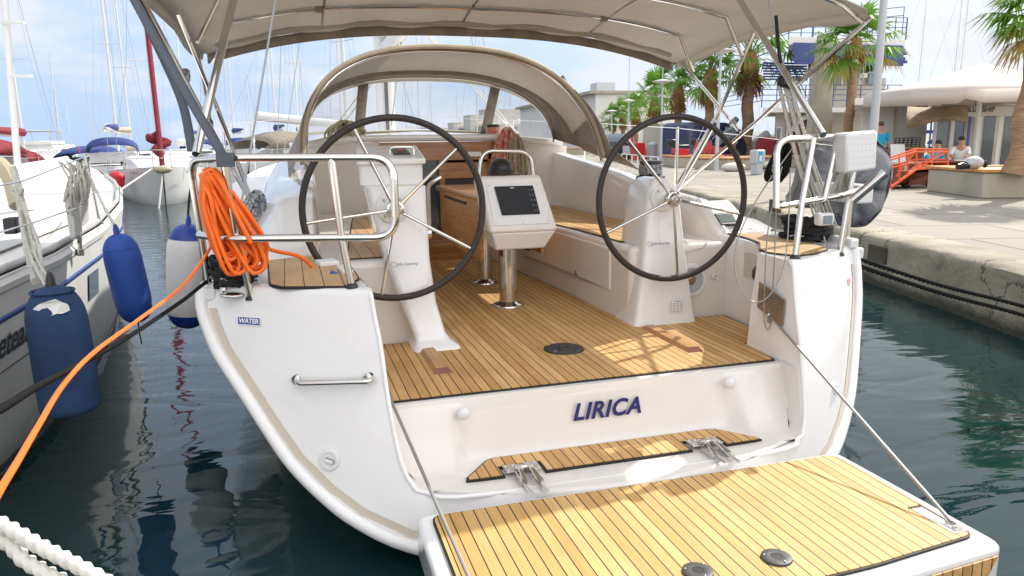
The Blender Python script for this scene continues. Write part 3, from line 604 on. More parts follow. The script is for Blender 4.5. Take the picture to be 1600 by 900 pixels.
# ---- coachroof and bulkhead
CR = [(6.62, 1.22, 1.50), (7.0, 1.20, 1.60), (8.0, 1.12, 1.66), (9.5, .98, 1.64), (11, .70, 1.56), (11.8, .45, 1.40)]
rows = [[(-w_, y, 1.08), (-w_ + .04, y, z - .10), (-w_ + .14, y, z - .03), (-w_ * .5, y, z + .01), (0, y, z + .03), (w_ * .5, y, z + .01), (w_ - .14, y, z - .03), (w_ - .04, y, z - .10), (w_, y, 1.08)] for y, w_, z in CR]
b = MB(); b.grid(rows); obj('coachroof', b, 'gelcoat', YA, smooth=50)
obj('cockpit_bulkhead', MB().slab([(-1.25, 6.6, .5), (-.46, 6.6, .5), (-.46, 6.6, 1.56), (-1.25, 6.6, 1.50)], (0, .05, 0)).slab([(.58, 6.6, .5), (1.25, 6.6, .5), (1.25, 6.6, 1.50), (.58, 6.6, 1.56)], (0, .05, 0)).box((.06, 6.62, .55), (1.1, .04, .2)), 'gelcoat_warm', YA)
obj('coachroof_edge', MB().tube([(-1.2, 6.58, 1.53), (-.6, 6.56, 1.585), (.6, 6.56, 1.585), (1.2, 6.58, 1.53)], .03, 10), 'gelcoat', YA)
fr = obj('companionway', MB().box((.06, 6.60, 1.47), (1.04, .05, .16)).box((-.42, 6.60, 1.05), (.09, .05, .8)).box((.54, 6.60, 1.05), (.09, .05, .8)).box((.06, 6.60, .70), (1.04, .06, .10)), 'varnish', YA, bevel=.004)
obj('companionway_door', MB().box((-.14, 6.63, 1.06), (.40, .02, .68)), 'glass_dark', fr)
d_ = obj('companionway_door', MB().box((.075, 6.59, 1.06), (.05, .03, .68)).box((.30, 6.61, 1.30), (.46, .02, .14)).box((.30, 6.61, .86), (.46, .02, .24)), 'varnish', fr, bevel=.003)
obj('cabin_interior', MB().box((.30, 6.66, 1.05), (.44, .02, .5)), 'black_plastic', fr)
obj('door_lock', MB().box((.37, 6.57, 1.44), (.13, .012, .05)), 'steel', fr, bevel=.01)
obj('mullion', MB().tube([(.10, 6.57, 1.38), (.02, 6.57, 1.32)], .004, 6), 'caulk', fr)
obj('doorstep', MB().box((.08, 6.50, .60), (1.0, .20, .15)), 'varnish', fr, bevel=.01)
# ================================================================ helm pedestals, wheels, table
WC = 1.237
def pedestal(sd):
    b = MB()
    if sd > 0:  # rounded starboard pedestal
        secs = [(.53, .555, .95, 3.68, 3.98), (.56, .565, .94, 3.685, 3.98), (.62, .575, .93, 3.69, 4.0), (.95, .625, .885, 3.72, 4.05), (1.20, .655, .86, 3.745, 4.06), (1.29, .675, .84, 3.76, 4.05), (1.335, .71, .80, 3.79, 4.02), (1.345, .74, .77, 3.82, 3.99)]
    else:
        secs = [(.53, .69, .45, 3.56, 3.95), (.545, .685, .455, 3.57, 3.95), (.565, .67, .49, 3.62, 3.95), (.60, .675, .51, 3.65, 3.96), (.75, .725, .545, 3.69, 4.0), (.97, .79, .565, 3.72, 4.05), (1.20, .84, .567, 3.75, 4.12), (1.34, .865, .565, 3.77, 4.16)]
    rows = []
    for z, xa, xb, ya, yb in secs:
        x0, x1 = (xa, xb) if sd > 0 else (-xa, -xb)
        if x0 > x1: x0, x1 = x1, x0
        r = min(.035, abs(x1 - x0) * .3); q = round_poly([(x0, ya), (x1, ya), (x1, yb), (x0, yb)], r, 3)
        rows.append([(x, y, z) for x, y in q])
    b.grid(rows, True); n_ = len(rows[0]); b.f.append(tuple(range((len(rows) - 1) * n_, len(rows) * n_))); return b
for sd in (-1, 1):
    p_ = obj('helm_pedestal', pedestal(sd), 'gelcoat', YA, smooth=50, bevel=.004)
    if sd < 0:
        x_ = obj('instrument_box', MB().prism(round_poly([(-.885, 3.86), (-.565, 3.86), (-.55, 4.22), (-.86, 4.22)], .02), 1.335, lambda x, y: 1.455 + (y - 3.86) * .17), 'gelcoat', p_, bevel=.012)
        obj('box_lid', MB().prism(round_poly([(-.90, 3.845), (-.55, 3.845), (-.535, 4.235), (-.87, 4.235)], .02), lambda x, y: 1.445 + (y - 3.86) * .17, lambda x, y: 1.475 + (y - 3.86) * .17), 'gelcoat', x_, bevel=.008)
        P = W(625, 238, y=4.03)
        obj('control_panel', MB().box((P.x, 4.03, 1.508), (.085, .15, .008), rx=.17), 'black_plastic', x_, bevel=.002)
        obj('warning_light', MB().box((P.x, 4.0, 1.514), (.03, .01, .004), rx=.17), 'red', x_)
        obj('throttle_lever', MB().tube(rounded([(-.545, 3.92, 1.05), (-.53, 3.92, 1.12), (-.535, 3.90, 1.33), (-.50, 3.88, 1.36), (-.47, 3.88, 1.375)], .02), .011, 8).lathe([(.0001, .03), (.028, .025), (.03, 0)], (-.55, 3.92, 1.08), (1, 0, 0)), 'steel', p_)
        obj('grab_loop', MB().tube(rounded([(-.72, 3.92, 1.49), (-.72, 3.92, 1.53), (-.60, 3.92, 1.53), (-.60, 3.92, 1.49)], .02), .006, 8), 'steel', x_)
    # maker's writing on the pedestal
    yy = 3.693 if sd < 0 else 3.69
    P = W(632, 412, y=yy) if sd < 0 else W(1028, 380, y=3.705)
    text('pedestal_lettering', 'Jefa Steering', 'grey_ink', P + Vector((.012, -.012, 0)), .021, (1, 0, 0), (0, .12, 1), p_, shear=.2, bold=.0002, depth=.0008)
    obj('pedestal_emblem', MB().tube([P + Vector((-.055 + .013 * math.cos(a_ * PI / 8), -.012, .013 * math.sin(a_ * PI / 8))) for a_ in range(16)], .0012, 5, closed=True), 'grey_ink', p_)
    hub = Vector((sd * .746, 3.63, WC))
    obj('steering_disc', MB().lathe([(.0001, .012), (.072, .012), (.078, .006), (.079, 0)], (sd * .746, 3.742, WC), (0, -1, 0), 28).lathe([(.024, 0), (.024, .14)], (sd * .746, 3.77, WC), (0, -1, 0), 14), 'gelcoat', p_)
    for q in range(4): obj('disc_bolt', MB().sphere((sd * .746 + .056 * math.cos(q * PI / 2 + .8), 3.729, WC + .056 * math.sin(q * PI / 2 + .8)), .0065, 8), 'steel_dull', p_)
    wh = obj('steering_wheel', MB().tube([hub + Vector((.433 * math.cos(a_ * PI / 48), -.0, .433 * math.sin(a_ * PI / 48))) for a_ in range(96)], .0165, 14, closed=True), 'black_leather', YA)
    off = 42.6 if sd < 0 else 59
    for k_ in range(5):
        a_ = math.radians(off + 72 * k_); d = Vector((math.cos(a_), 0, math.sin(a_)))
        obj('spoke', MB().tube([hub + d * .03, hub + d * .422], .0085, 10), 'steel', wh)
    h_ = obj('wheel_hub', MB().lathe([(.0001, .035), (.022, .034), (.03, .026), (.034, .012), (.042, .010), (.046, 0), (.046, -.02), (.03, -.03)], hub, (0, -1, 0), 24), 'steel', wh)
    obj('hub_knurl', MB().lathe([(.014, .040), (.018, .040), (.019, .034)], hub, (0, -1, 0), 16), 'steel_dull', h_)
# starboard helm pod with instrument, speaker, plates
o = obj('helm_pod', MB().prism(round_poly([(1.185, 3.865), (1.43, 3.875), (1.44, 4.2), (1.185, 4.2)], .03), .975, lambda x, y: 1.02 + min(1, (y - 3.865) / .30) * .15), 'gelcoat', YA, bevel=.012)
def display(parent, c, w_, h_, tilt, rz, scr, name='instrument_display', wr='DATA'):
    R = Matrix.Rotation(rz, 3, 'Z') @ Matrix.Rotation(tilt, 3, 'X')
    ex, ey, ez = R @ Vector((1, 0, 0)), R @ Vector((0, 0, 1)), R @ Vector((0, -1, 0)); c = Vector(c)
    o = obj(name, MB().slab([c + ex * sx * w_ / 2 + ey * sy * h_ / 2 for sx, sy in ((-1, -1), (1, -1), (1, 1), (-1, 1))], ez * .012), 'black_plastic', parent, bevel=.004)
    s_ = obj('screen', MB().slab([c + ez * .0125 + ex * sx * w_ * .40 + ey * (sy * h_ * .33 + h_ * .02) for sx, sy in ((-1, -1), (1, -1), (1, 1), (-1, 1))], ez * .001), scr, o)
    text('lettering', wr, 'label_white', c + ez * .0135 + ey * h_ * .43, h_ * .07, ex, ey, o, bold=.0002, depth=.0004)
    bb = MB()
    for q in range(5): bb.slab([c + ez * .0125 + ex * (q - 2) * w_ * .15 + ex * sx * .006 + ey * (-h_ * .41 + sy * .002) for sx, sy in ((-1, -1), (1, -1), (1, 1), (-1, 1))], ez * .0012)
    obj('buttons', bb, 'plastic_white', o); return o
P = W(1128, 353, y=3.99)
display(o, (P.x, 3.945, 1.072), .115, .115, -1.02, -.1, 'lcd_grey', wr='B&G')
o = obj('helm_pod', MB().prism(round_poly([(-1.30, 4.02), (-1.10, 4.02), (-1.10, 4.1), (-1.30, 4.1)], .01), .975, 1.07), 'gelcoat', YA, bevel=.005)
P = W(478, 392, y=4.0); display(o, (P.x, 4.01, P.z), .115, .115, -.12, 0, 'screen', wr='B&G')
sp = obj('speaker', MB().lathe([(.0001, .012), (.028, .012), (.032, .018), (.036, .010), (.070, .016), (.074, .020), (.092, .018), (.098, .004), (.098, 0)], (.955, 3.788, .755), (0, -1, 0), 36), 'plastic_white', YA)
obj('speaker_grille', MB().lathe([(.034, .014), (.072, .0195)], (.955, 3.786, .755), (0, -1, 0), 36), 'speaker_grey', sp)
obj('speaker_dome', MB().lathe([(.0001, .024), (.018, .022), (.027, .014)], (.955, 3.786, .755), (0, -1, 0), 24), 'bronze_plate', sp)
bp_ = obj('builder_plate', MB().box((.815, 3.676, .64), (.075, .004, .062)), 'plastic_white', YA)
bb = MB()
for r_ in range(5):
    for c_ in range(3 if r_ else 1):
        wd = .018 if r_ else .055; bb.box((.815 + ((c_ - 1) * .023 if r_ else 0), 3.6732, .662 - r_ * .011), (wd * random.uniform(.6, 1), .001, .0035))
obj('plate_lettering', bb, 'grey_ink', bp_)
obj('drain_fitting', MB().lathe([(.012, 0), (.016, .012), (.022, .01), (.024, 0)], (1.115, 3.788, .765), (0, -1, 0), 16, sx=.7), 'plastic_white', YA)
obj('locker_groove', MB().tube(rounded([(.80, 3.787, .895), (1.03, 3.787, .94), (1.05, 3.787, .965)], .02), .004, 6), 'render_beige', YA)
# teak foot chocks on the sole
for sd in (-1, 1):
    if sd < 0: ya, yb, xa, xb = 3.20, 3.60, -.655, -.60
    else: ya, yb, xa, xb = 3.20, 3.66, .56, .655
    ya = 3.13 if sd > 0 else 3.19
    b = MB(); w2 = .045; xc = sd * .62; zz = ZS
    b.prism([(xc - w2, ya), (xc + w2, ya), (xc + w2, yb), (xc - w2, yb)], zz, zz + .002)
    vs = [(xc - w2, ya, zz), (xc + w2, ya, zz), (xc + w2, yb, zz), (xc - w2, yb, zz), (xc - w2 * .6, ya + .03, zz + .022), (xc + w2 * .6, ya + .03, zz + .022), (xc + w2 * .6, yb - .03, zz + .022), (xc - w2 * .6, yb - .03, zz + .022)]
    b = MB(); b.add(vs, [(0, 1, 5, 4), (1, 2, 6, 5), (2, 3, 7, 6), (3, 0, 4, 7), (4, 5, 6, 7), (3, 2, 1, 0)])
    o = obj('foot_chock', b, 'chock_teak', YA, bevel=.003)
    obj('chock_end', MB().add([(xc - w2 - .001, ya - .002, zz), (xc + w2 + .001, ya - .002, zz), (xc + w2 * .6, ya + .028, zz + .0235), (xc - w2 * .6, ya + .028, zz + .0235)], [(0, 1, 2, 3)]), 'varnish_red', o, smooth=0)
o = obj('deck_hatch', MB().lathe([(.0001, .006), (.02, .006), (.022, .010), (.03, .010), (.032, .006), (.085, .007), (.10, .005), (.103, -.003)], (.03, 3.39, ZS + .004), n=36), 'black_plastic', YA)
for q in range(4): obj('hatch_pin', MB().box((.03 + .085 * math.cos(q * 1.57 + .7), 3.39 + .085 * math.sin(q * 1.57 + .7), ZS + .012), (.018, .006, .003), rz=q * 1.57 + 2.3), 'steel', o)
# table on two steel columns
tb = obj('cockpit_table', MB().prism(round_poly([(-.10, 4.55), (.24, 4.55), (.24, 6.0), (-.10, 6.0)], .03), 1.17, 1.21), 'table_wood', YA, bevel=.006)
obj('table_leaf', MB().slab([(-.135, 4.40, .83), (-.135, 5.55, .83), (-.135, 5.55, 1.205), (-.135, 4.40, 1.205)], (.022, 0, 0)), 'table_wood', tb, bevel=.004)
obj('leaf_edge', MB().tube([(-.124, 4.40, 1.21), (-.124, 5.55, 1.21)], .018, 8), 'table_wood', tb)
obj('hinge_gap', MB().box((-.137, 5.1, 1.16), (.004, .7, .018)), 'caulk', tb)
obj('table_leaf', MB().slab([(.255, 4.40, .86), (.255, 5.9, .86), (.255, 5.9, 1.205), (.255, 4.40, 1.205)], (.02, 0, 0)), 'table_wood', tb, bevel=.004)
for i, (x, y) in enumerate(((.055, 4.46), (.11, 5.26))):
    l_ = obj('table_column', MB().lathe([(.056, 0), (.056, .66)], (x, y, ZS + .01), n=28), 'steel', tb)
    obj('column_foot', MB().lathe([(.0565, .03), (.066, .022), (.088, .016), (.098, .008), (.10, 0)], (x, y, ZS + .004), n=32), 'steel', l_)
# navigation pod
def podpt(x, t): return Vector((x, 4.16 + t * .13, 1.03 + t * .325))
pod = MB(); fr_ = [(-.135, 0), (.285, 0), (.215, 1.0), (-.165, 1.0)]
rows = []
for dx, t, dy in ((0, 0, .0), ):
    pass
b = MB(); f4 = [podpt(x, t) for x, t in fr_]
back = [p + Vector((0, .16, -.02)) for p in f4]
b.add(f4 + back, [(0, 1, 2, 3), (7, 6, 5, 4), (0, 4, 5, 1), (1, 5, 6, 2), (2, 6, 7, 3), (3, 7, 4, 0)])
po = obj('navigation_pod', b, 'gelcoat_warm', YA, bevel=.022, seg=4)
obj('pod_base', MB().slab([(-.09, 4.20, .925), (.21, 4.20, .925), (.27, 4.17, 1.03), (-.12, 4.17, 1.03)], (0, .20, 0)), 'canvas_trim' if 0 else 'gelcoat_warm', po, bevel=.01)
def podq(u, v, d=0):  # u,v in 0..1 on the pod's front
    a, b_ = podpt(-.135 + (-.03) * v, v), podpt(.285 - .07 * v, v); return a + (b_ - a) * u + Vector((0, -1, .4)).normalized() * d
fp = [podq(.07, .13, .001), podq(.90, .13, .001), podq(.92, .86, .001), podq(.09, .86, .001)]
o = obj('pod_panel', MB().slab(fp, Vector((0, -1, .4)).normalized() * .004), 'plastic_white', po, bevel=.003)
sc_ = [podq(.22, .30, .006), podq(.79, .30, .006), podq(.81, .80, .006), podq(.20, .80, .006)]
s_ = obj('chart_plotter', MB().slab(sc_, Vector((0, -1, .4)).normalized() * .008), 'screen', o, bevel=.002)
bb = MB()
for u, v in ((.11, .17), (.5, .15), (.88, .17), (.12, .82), (.5, .84), (.89, .82)): bb.sphere(podq(u, v, .006), .0035, 6)
obj('panel_screws', bb, 'steel_dull', o)['kind'] = 'stuff'
bb = MB()
for q in range(5):
    for r_ in range(2): bb.sphere(podq(.72 + r_ * .045, .36 + q * .09, .0145), .004, 6)
obj('plotter_buttons', bb, 'grey_ink', s_)
text('lettering', 'B&G', 'label_white', podq(.47, .765, .0155), .012, (1, 0, 0), (0, .4, 1), s_, bold=.0002, depth=.0003)
cp = podq(.42, 1.0) + Vector((0, .09, -.0))
o = obj('compass', MB().lathe([(.078, 0), (.08, .03), (.074, .034), (.070, .045), (.062, .068), (.046, .086), (.024, .097), (.0001, .10)], cp, n=24), 'black_plastic', po)
H1, H2 = podq(.04, 1.0) + Vector((0, .05, -.01)), podq(.92, 1.0) + Vector((0, .05, -.01))
obj('pod_grab_rail', MB().tube(rounded([H1, H1 + Vector((.02, 0, .155)), H2 + Vector((-.02, 0, .145)), H2], .075, 8), .012, 12), 'steel', po)
# winches with their sheets
def winch(c, m_rope, r=.055, parent=YA):  # base radius r
    o = obj('winch', MB().lathe([(r * 1.35, 0), (r * 1.3, .03), (r, .04), (r * .82, .07), (r * .85, .10), (r * 1.05, .125), (r * 1.0, .14), (r * .5, .145), (.0001, .145)], c, n=28), 'black_plastic', parent)
    pts = []
    for q in range(0, 90):
        a_ = q * .42; pts.append((c[0] + (r * 1.02) * math.cos(a_), c[1] + (r * 1.02) * math.sin(a_), c[2] + .045 + q * .00075))
    obj('rope_turns', MB().tube(pts, .0075, 6), m_rope, o); return o
def hank(name, c, n, sz, m, label, cat, spread=.02, rad=.0075, seed=1, tilt=(0, 0), group=None, lean=0):
    """a coil hung up: many long loops hanging from one point"""
    rnd = random.Random(seed); b = MB(); c = Vector(c); pts = []
    for q in range(n):
        w_ = sz[0] * rnd.uniform(.6, 1.1); h_ = sz[1] * rnd.uniform(.82, 1.08); ox, oy = rnd.uniform(-spread, spread), rnd.uniform(-spread, spread); ph = rnd.uniform(-.3, .3)
        for k_ in range(10):
            a_ = k_ / 10 * 2 * PI + PI / 2
            x = math.cos(a_) * w_ * (.5 + .5 * (1 - math.sin(a_)) * .6) + ox * (1.6 - math.sin(a_)); z = (math.sin(a_) - 1) * .5 * h_
            pts.append(c + Vector((x * math.cos(ph) + tilt[0] * z, x * math.sin(ph) + oy + tilt[1] * z, z + rnd.uniform(-.006, .006))))
    o = obj(name, b.tube(spline(pts, 3), rad, 6), m); return tag(o, label, cat, group)
wl = winch((-1.41, 4.55, 1.06), 'rope_check'); wr = winch((1.265, 4.93, 1.262), 'rope_check', .078)
wc1 = winch((-.72, 7.0, 1.585), 'rope_beige', .065); wc2 = winch((.62, 6.85, 1.56), 'rope_red', .06)
hank('rope_hank', (-1.39, 4.30, 1.30), 9, (.06, .30), 'rope_check', 'black and white flecked sheet hanging off the port winch beside the wheel', 'rope', .03, .008, 3, tilt=(.35, .2))
hank('rope_hank', (.66, 6.5, 1.66), 22, (.11, .40), 'rope_red', 'red and cream halyard tails coiled over the winch behind the compass', 'rope', .03, .010, 5)
hank('rope_hank', (.73, 6.47, 1.60), 12, (.07, .42), 'rope_beige', 'khaki rope coil hanging beside the red and cream halyard tails', 'rope', .025, .009, 6)
hank('rope_hank', (-.72, 6.88, 1.74), 12, (.15, .16), 'rope_beige', 'khaki rope coiled round the black winch on the port side of the cabin top', 'rope', .04, .009, 8)
obj('cabin_vent', MB().box((.40, 6.75, 1.60), (.22, .10, .035)), 'steel', YA, bevel=.015)
# ================================================================ pushpit rails
R_ = .0145
def steel_tube(name, pts, r=R_, rr=.06, parent=None, m='steel'):
    return obj(name, MB().tube(rounded(pts, rr, 6), r, 12), m, parent)
rail = obj('port_pushpit', MB().tube(rounded([(-1.575, 3.27, .98), (-1.60, 3.24, 1.50), (-1.46, 3.05, 1.508), (-.845, 2.90, 1.50), (-.845, 2.90, 1.195), (-1.46, 3.06, 1.20), (-1.59, 3.24, 1.20)], .085, 8), .0155, 12), 'steel', YA)
for a_, b_, c_ in (((-1.46, 3.06, 1.50), (-1.44, 3.085, 1.2), (-1.405, 3.13, .945)), ((-1.07, 2.955, 1.50), (-1.05, 2.955, 1.2), (-1.02, 2.95, 1.0))):
    o = obj('rail_post', MB().tube([a_, b_, c_], .0145, 12), 'steel', rail)
    obj('post_foot', MB().lathe([(.0145, .02), (.022, .012), (.026, 0)], (c_[0], c_[1], c_[2] - .002), n=16), 'black_plastic', o)
obj('fairlead', MB().sphere((-1.475, 3.14, .965), .04, 12, (1.3, 1.0, .3)), 'steel', YA)
obj('toggle', MB().tube([(-1.515, 3.18, .97), (-1.51, 3.18, 1.03)], .013, 8).tube([(-1.51, 3.18, 1.03), (-1.50, 3.2, 1.20)], .007, 8), 'steel', YA)
sr = obj('starboard_pushpit', MB().tube(rounded([(.90, 2.95, 1.24), (.895, 2.97, 1.545), (1.30, 3.06, 1.555), (1.56, 3.20, 1.535), (1.60, 3.30, 1.50), (1.60, 3.30, .98)], .08, 8), .0155, 12), 'steel', YA)
obj('rail_post', MB().tube(rounded([(.90, 2.95, 1.25), (.93, 2.96, 1.245), (1.33, 3.06, 1.275), (1.50, 3.13, 1.29)], .03, 5), .0145, 12), 'steel', sr)
for a_, b_, c_ in (((1.115, 3.0, 1.55), (1.05, 2.97, 1.25), (1.02, 2.955, 1.0)), ((1.50, 3.15, 1.54), (1.45, 3.14, 1.2), (1.425, 3.14, .965)), ((1.30, 3.06, 1.55), (1.22, 3.03, 1.26), (1.20, 3.03, 1.25))):
    o = obj('rail_post', MB().tube([a_, b_, c_], .0145, 12), 'steel', sr)
    if c_[2] < 1.1: obj('post_foot', MB().lathe([(.0145, .02), (.022, .012), (.026, 0)], (c_[0], c_[1], c_[2] - .002), n=16), 'black_plastic', o)
obj('rod_holder', MB().tube([(1.39, 3.04, 1.25), (1.50, 2.96, 1.385)], [.022, .023], 14, cap=False), 'steel', sr)
o = obj('stern_light', MB().box((1.245, 3.05, 1.165), (.085, .05, .06)), 'plastic_white', sr, bevel=.012); obj('light_lens', MB().box((1.245, 3.022, 1.165), (.05, .006, .04)), 'glass_pale', o, bevel=.003)
obj('fender_cleat', MB().prism([(1.545, 3.2), (1.62, 3.23), (1.62, 3.40), (1.56, 3.42)], .98, 1.03).box((1.63, 3.25, .95), (.05, .05, .06)), 'plastic_white', YA, bevel=.01)
obj('fender_cleat', MB().prism([(-1.545, 3.2), (-1.62, 3.23), (-1.62, 3.40), (-1.56, 3.42)], .93, .985), 'plastic_white', YA, bevel=.01)
# white perforated box on the starboard rail
P1_ = W(1288, 216, y=3.02)
o = obj('antenna_box', MB().box((1.375, 3.03, 1.485), (.20, .09, .185), rz=.14, ry=-.06), 'plastic_white', YA, bevel=.012)
bb = MB()
for i in range(5):
    for j in range(7): bb.sphere((1.30 + j * .026, 2.972 + j * .0036 + .003, 1.425 + i * .03 + j * .001), .0022, 6)
pf_ = obj('perforation', bb, 'grey_ink', o); pf_['kind'] = 'stuff'
# stanchions and lifelines
for sd in (-1, 1):
    for y, x in ((5.35, 1.70), (7.4, 1.76), (9.4, 1.58)):
        z0 = lerp([(4.2, 1.0), (5.5, 1.05), (7.5, 1.14), (9.5, 1.22)], y)
        if not (sd < 0 and y < 6): obj('stanchion', MB().tube([(sd * x, y, z0), (sd * x, y, z0 + .60)], .0125, 10), 'steel', YA)
    L1 = [(sd * 1.60, 3.30, 1.50)] + [(sd * x, y, lerp([(4.2, 1.0), (5.5, 1.05), (7.5, 1.14), (9.5, 1.22)], y) + .59) for y, x in ((5.35, 1.70), (7.4, 1.76), (9.4, 1.58))] + [(sd * .3, 13.6, 2.0)]
    if sd < 0: L1 = L1[2:]
    obj('lifeline', MB().tube(L1, .0035, 6), 'steel', YA)
# ================================================================ bimini
def bz(u, y):  # underside height of the canopy; u = -1..1 across
    base = lerp([(3.35, 2.20), (3.8, 2.235), (4.4, 2.26), (5.0, 2.22), (5.42, 2.13)], y)
    return base + .215 * (1 - abs(u) ** 2.6)
rows = []
ys = [3.38, 3.40, 3.5, 3.7, 3.95, 4.2, 4.5, 4.8, 5.1, 5.3, 5.40, 5.42]
def bx(y): return lerp([(3.38, 1.66), (3.42, 1.74), (3.5, 1.785), (3.7, 1.80), (4.4, 1.79), (5.2, 1.765), (5.36, 1.74), (5.42, 1.68)], y)
for y in ys:
    rows.append([(bx(y) * (-1 + j / 15), y + .05 * 0, bz(-1 + j / 15, y) + .012 * math.sin(j * 1.3 + y * 5) * (1 if 1 < j < 29 else 0)) for j in range(31)])
bim = obj('bimini', MB().grid(rows), 'canvas', YA, smooth=60, solid=.006)
for x_ in (-.95, 0, .95): obj('canvas_seam', MB().grid([[(x_ - .008, y, bz(x_ / 1.79, y) - .006), (x_ + .008, y, bz(x_ / 1.79, y) - .006)] for y in ys[1:-1]]), 'canvas_dark', bim)
# front and side valances
fv = []
for dz in (0, -.03, -.065): fv.append([(bx(5.42) * (-1 + j / 15), 5.425 + dz * .1, bz(-1 + j / 15, 5.42) + dz + .004) for j in range(31)])
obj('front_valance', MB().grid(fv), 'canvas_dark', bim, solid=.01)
obj('canvas_sleeve', MB().tube([(bx(5.3) * (-1 + j / 15) * .99, 5.34, bz(-1 + j / 15, 5.3) - .012) for j in range(1, 30)], .024, 8), 'canvas', bim)
for sd in (-1, 1):
    sv_ = [[(sd * bx(y) * (1 + .003 * k_), y, bz(1, y) - .055 * k_ / 2 - .012 * (k_ / 2) * math.sin(y * 9)) for y in ys[1:-1]] for k_ in range(3)]
    obj('side_valance', MB().grid(sv_), 'canvas', bim, solid=.006)
def bow(y0, xs, drop, name='bimini_bow', n_=29):
    pts = []
    for j in range(n_):
        u = -1 + 2 * j / (n_ - 1); pts.append((xs * math.copysign(min(1, abs(u) ** .9), u), y0, bz(u * xs / 1.79, y0) - .03 - (.0)))
    pts[0] = (-xs - .02, y0 - .0, pts[0][2] - drop); pts[-1] = (xs + .02, y0, pts[-1][2] - drop)
    return obj(name, MB().tube(pts, .0135, 10), 'steel', bim)
bow(5.0, 1.60, .22); bow(4.42, 1.62, .20); bow(3.47, 1.72, .05)
for sd in (-1, 1):
    obj('bimini_tube', MB().tube([(sd * 1.36, 3.95, 2.42), (sd * 1.565, 3.16, 1.52)] if sd < 0 else [(1.33, 4.08, 2.42), (1.16, 2.99, 1.565)], .017, 12), 'steel', bim)
    obj('bimini_tube', MB().tube([(sd * 1.76, 3.42, 2.17), (sd * 1.60, 4.15, 1.66), (sd * 1.44, 4.92, 1.16)], .0135, 10), 'steel', bim)
    obj('bimini_tube', MB().tube([(sd * 1.73, 5.36, 2.12), (sd * 1.60, 4.35, 1.60)], .0125, 10), 'steel', bim)
    obj('bimini_tube', MB().tube([(sd * 1.72, 4.42, 2.22), (sd * 1.58, 4.55, 1.75), (sd * 1.44, 4.92, 1.16)], .0125, 10), 'steel', bim)
    obj('tube_foot', MB().lathe([(.016, .05), (.022, .03), (.03, 0)], (sd * 1.44, 4.92, 1.12), n=14), 'steel', bim)
    for (x, y, z) in ((1.655, 3.88, 1.87), (1.62, 4.45, 1.66)): obj('tube_clamp', MB().lathe([(.02, -.03), (.022, 0), (.02, .03)], (sd * x, y, z), (.1, -.8, .5), n=12), 'steel_dull', bim)
bb = MB(); S0, S1 = Vector((-1.80, 3.42, 2.20)), Vector((-1.452, 3.03, 1.50))
mid = [S0 + (S1 - S0) * (q / 10) + Vector((0, 0, -.012 * math.sin(q / 10 * PI))) for q in range(11)]
bb.grid([[p + Vector((-.017, -.010, 0)), p + Vector((.017, .010, 0))] for p in mid] ); bb.box((-1.452, 3.035, 1.50), (.06, .05, .05))
obj('canopy_strap', bb, 'strap_grey', bim, solid=.004)
bb = MB(); mid = [Vector((-1.79, 3.5, 2.17)), Vector((-1.70, 3.6, 1.9)), Vector((-1.64, 3.55, 1.72)), Vector((-1.60, 3.35, 1.53))]
bb.grid([[p + Vector((-.018, 0, 0)), p + Vector((.018, .008, 0))] for p in spline(mid, 5)]); obj('canopy_strap', bb, 'strap_grey', bim, solid=.003)
bb = MB()
for sd, (x, y) in ((-1, (-.98, 5.0)), (1, (.92, 5.0))): bb.box((x, y, bz(x / 1.79, y) - .03), (.05, .045, .035))
for q, x in enumerate((-.98, .92)): obj('bow_buckle', MB().box((x, 5.0, bz(x / 1.79, 5.0) - .028), (.05, .045, .035)), 'canvas_dark', bim, bevel=.006)
# ================================================================ dodger
def hoop(y0, y1, hw, z0, zt, n_=33, e=2.3):
    pts = []
    for j in range(n_):
        a_ = PI * j / (n_ - 1); cx, sz = math.cos(a_), math.sin(a_)
        x = -hw * math.copysign(abs(cx) ** (2 / e), cx); f = abs(sz) ** (2 / e)
        pts.append((x, y0 + (y1 - y0) * f, z0 + (zt - z0) * f))
    return pts
HA = hoop(5.42, 5.95, 1.12, 1.42, 2.275, e=2.5); HB = hoop(6.0, 6.75, 1.13, 1.50, 2.17, e=2.5); HC = hoop(6.45, 6.80, 1.08, 1.56, 2.135, e=2.5)
HM = [tuple((a_[q] * .5 + b_[q] * .5 + (.05 if q == 2 else 0) * math.sin(PI * i / 32)) for q in range(3)) for i, (a_, b_) in enumerate(zip(HA, HB))]
dg = obj('dodger', MB().grid([HA, HM, HB]), 'canvas', YA, smooth=60, solid=.006)
obj('aft_hem', MB().tube(HA, .020, 8), 'canvas_trim', dg)
# side wings of the dodger run down and aft
for sd in (-1, 1):
    s_ = 0 if sd < 0 else 32; k_ = [0, 1, 2, 3, 4, 5, 6, 7, 8]; idx = k_ if sd < 0 else [32 - q for q in k_]
    w1 = [HA[q] for q in idx]; lo = [(sd * (1.20), lerp([(0, 5.18), (8, 5.7)], q), lerp([(0, 1.34), (8, 1.40)], q)) for q in range(9)]
    pts = [(sd * 1.22, 5.12, 1.34)] + [HA[q] for q in idx[:6]] 
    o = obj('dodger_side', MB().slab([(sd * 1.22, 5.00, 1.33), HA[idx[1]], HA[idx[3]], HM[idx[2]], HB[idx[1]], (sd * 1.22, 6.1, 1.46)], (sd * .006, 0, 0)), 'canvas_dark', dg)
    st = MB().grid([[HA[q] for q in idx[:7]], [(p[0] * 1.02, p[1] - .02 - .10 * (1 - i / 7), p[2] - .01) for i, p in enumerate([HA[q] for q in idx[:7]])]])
    obj('dodger_flap', st, 'canvas_dark', dg, solid=.005)
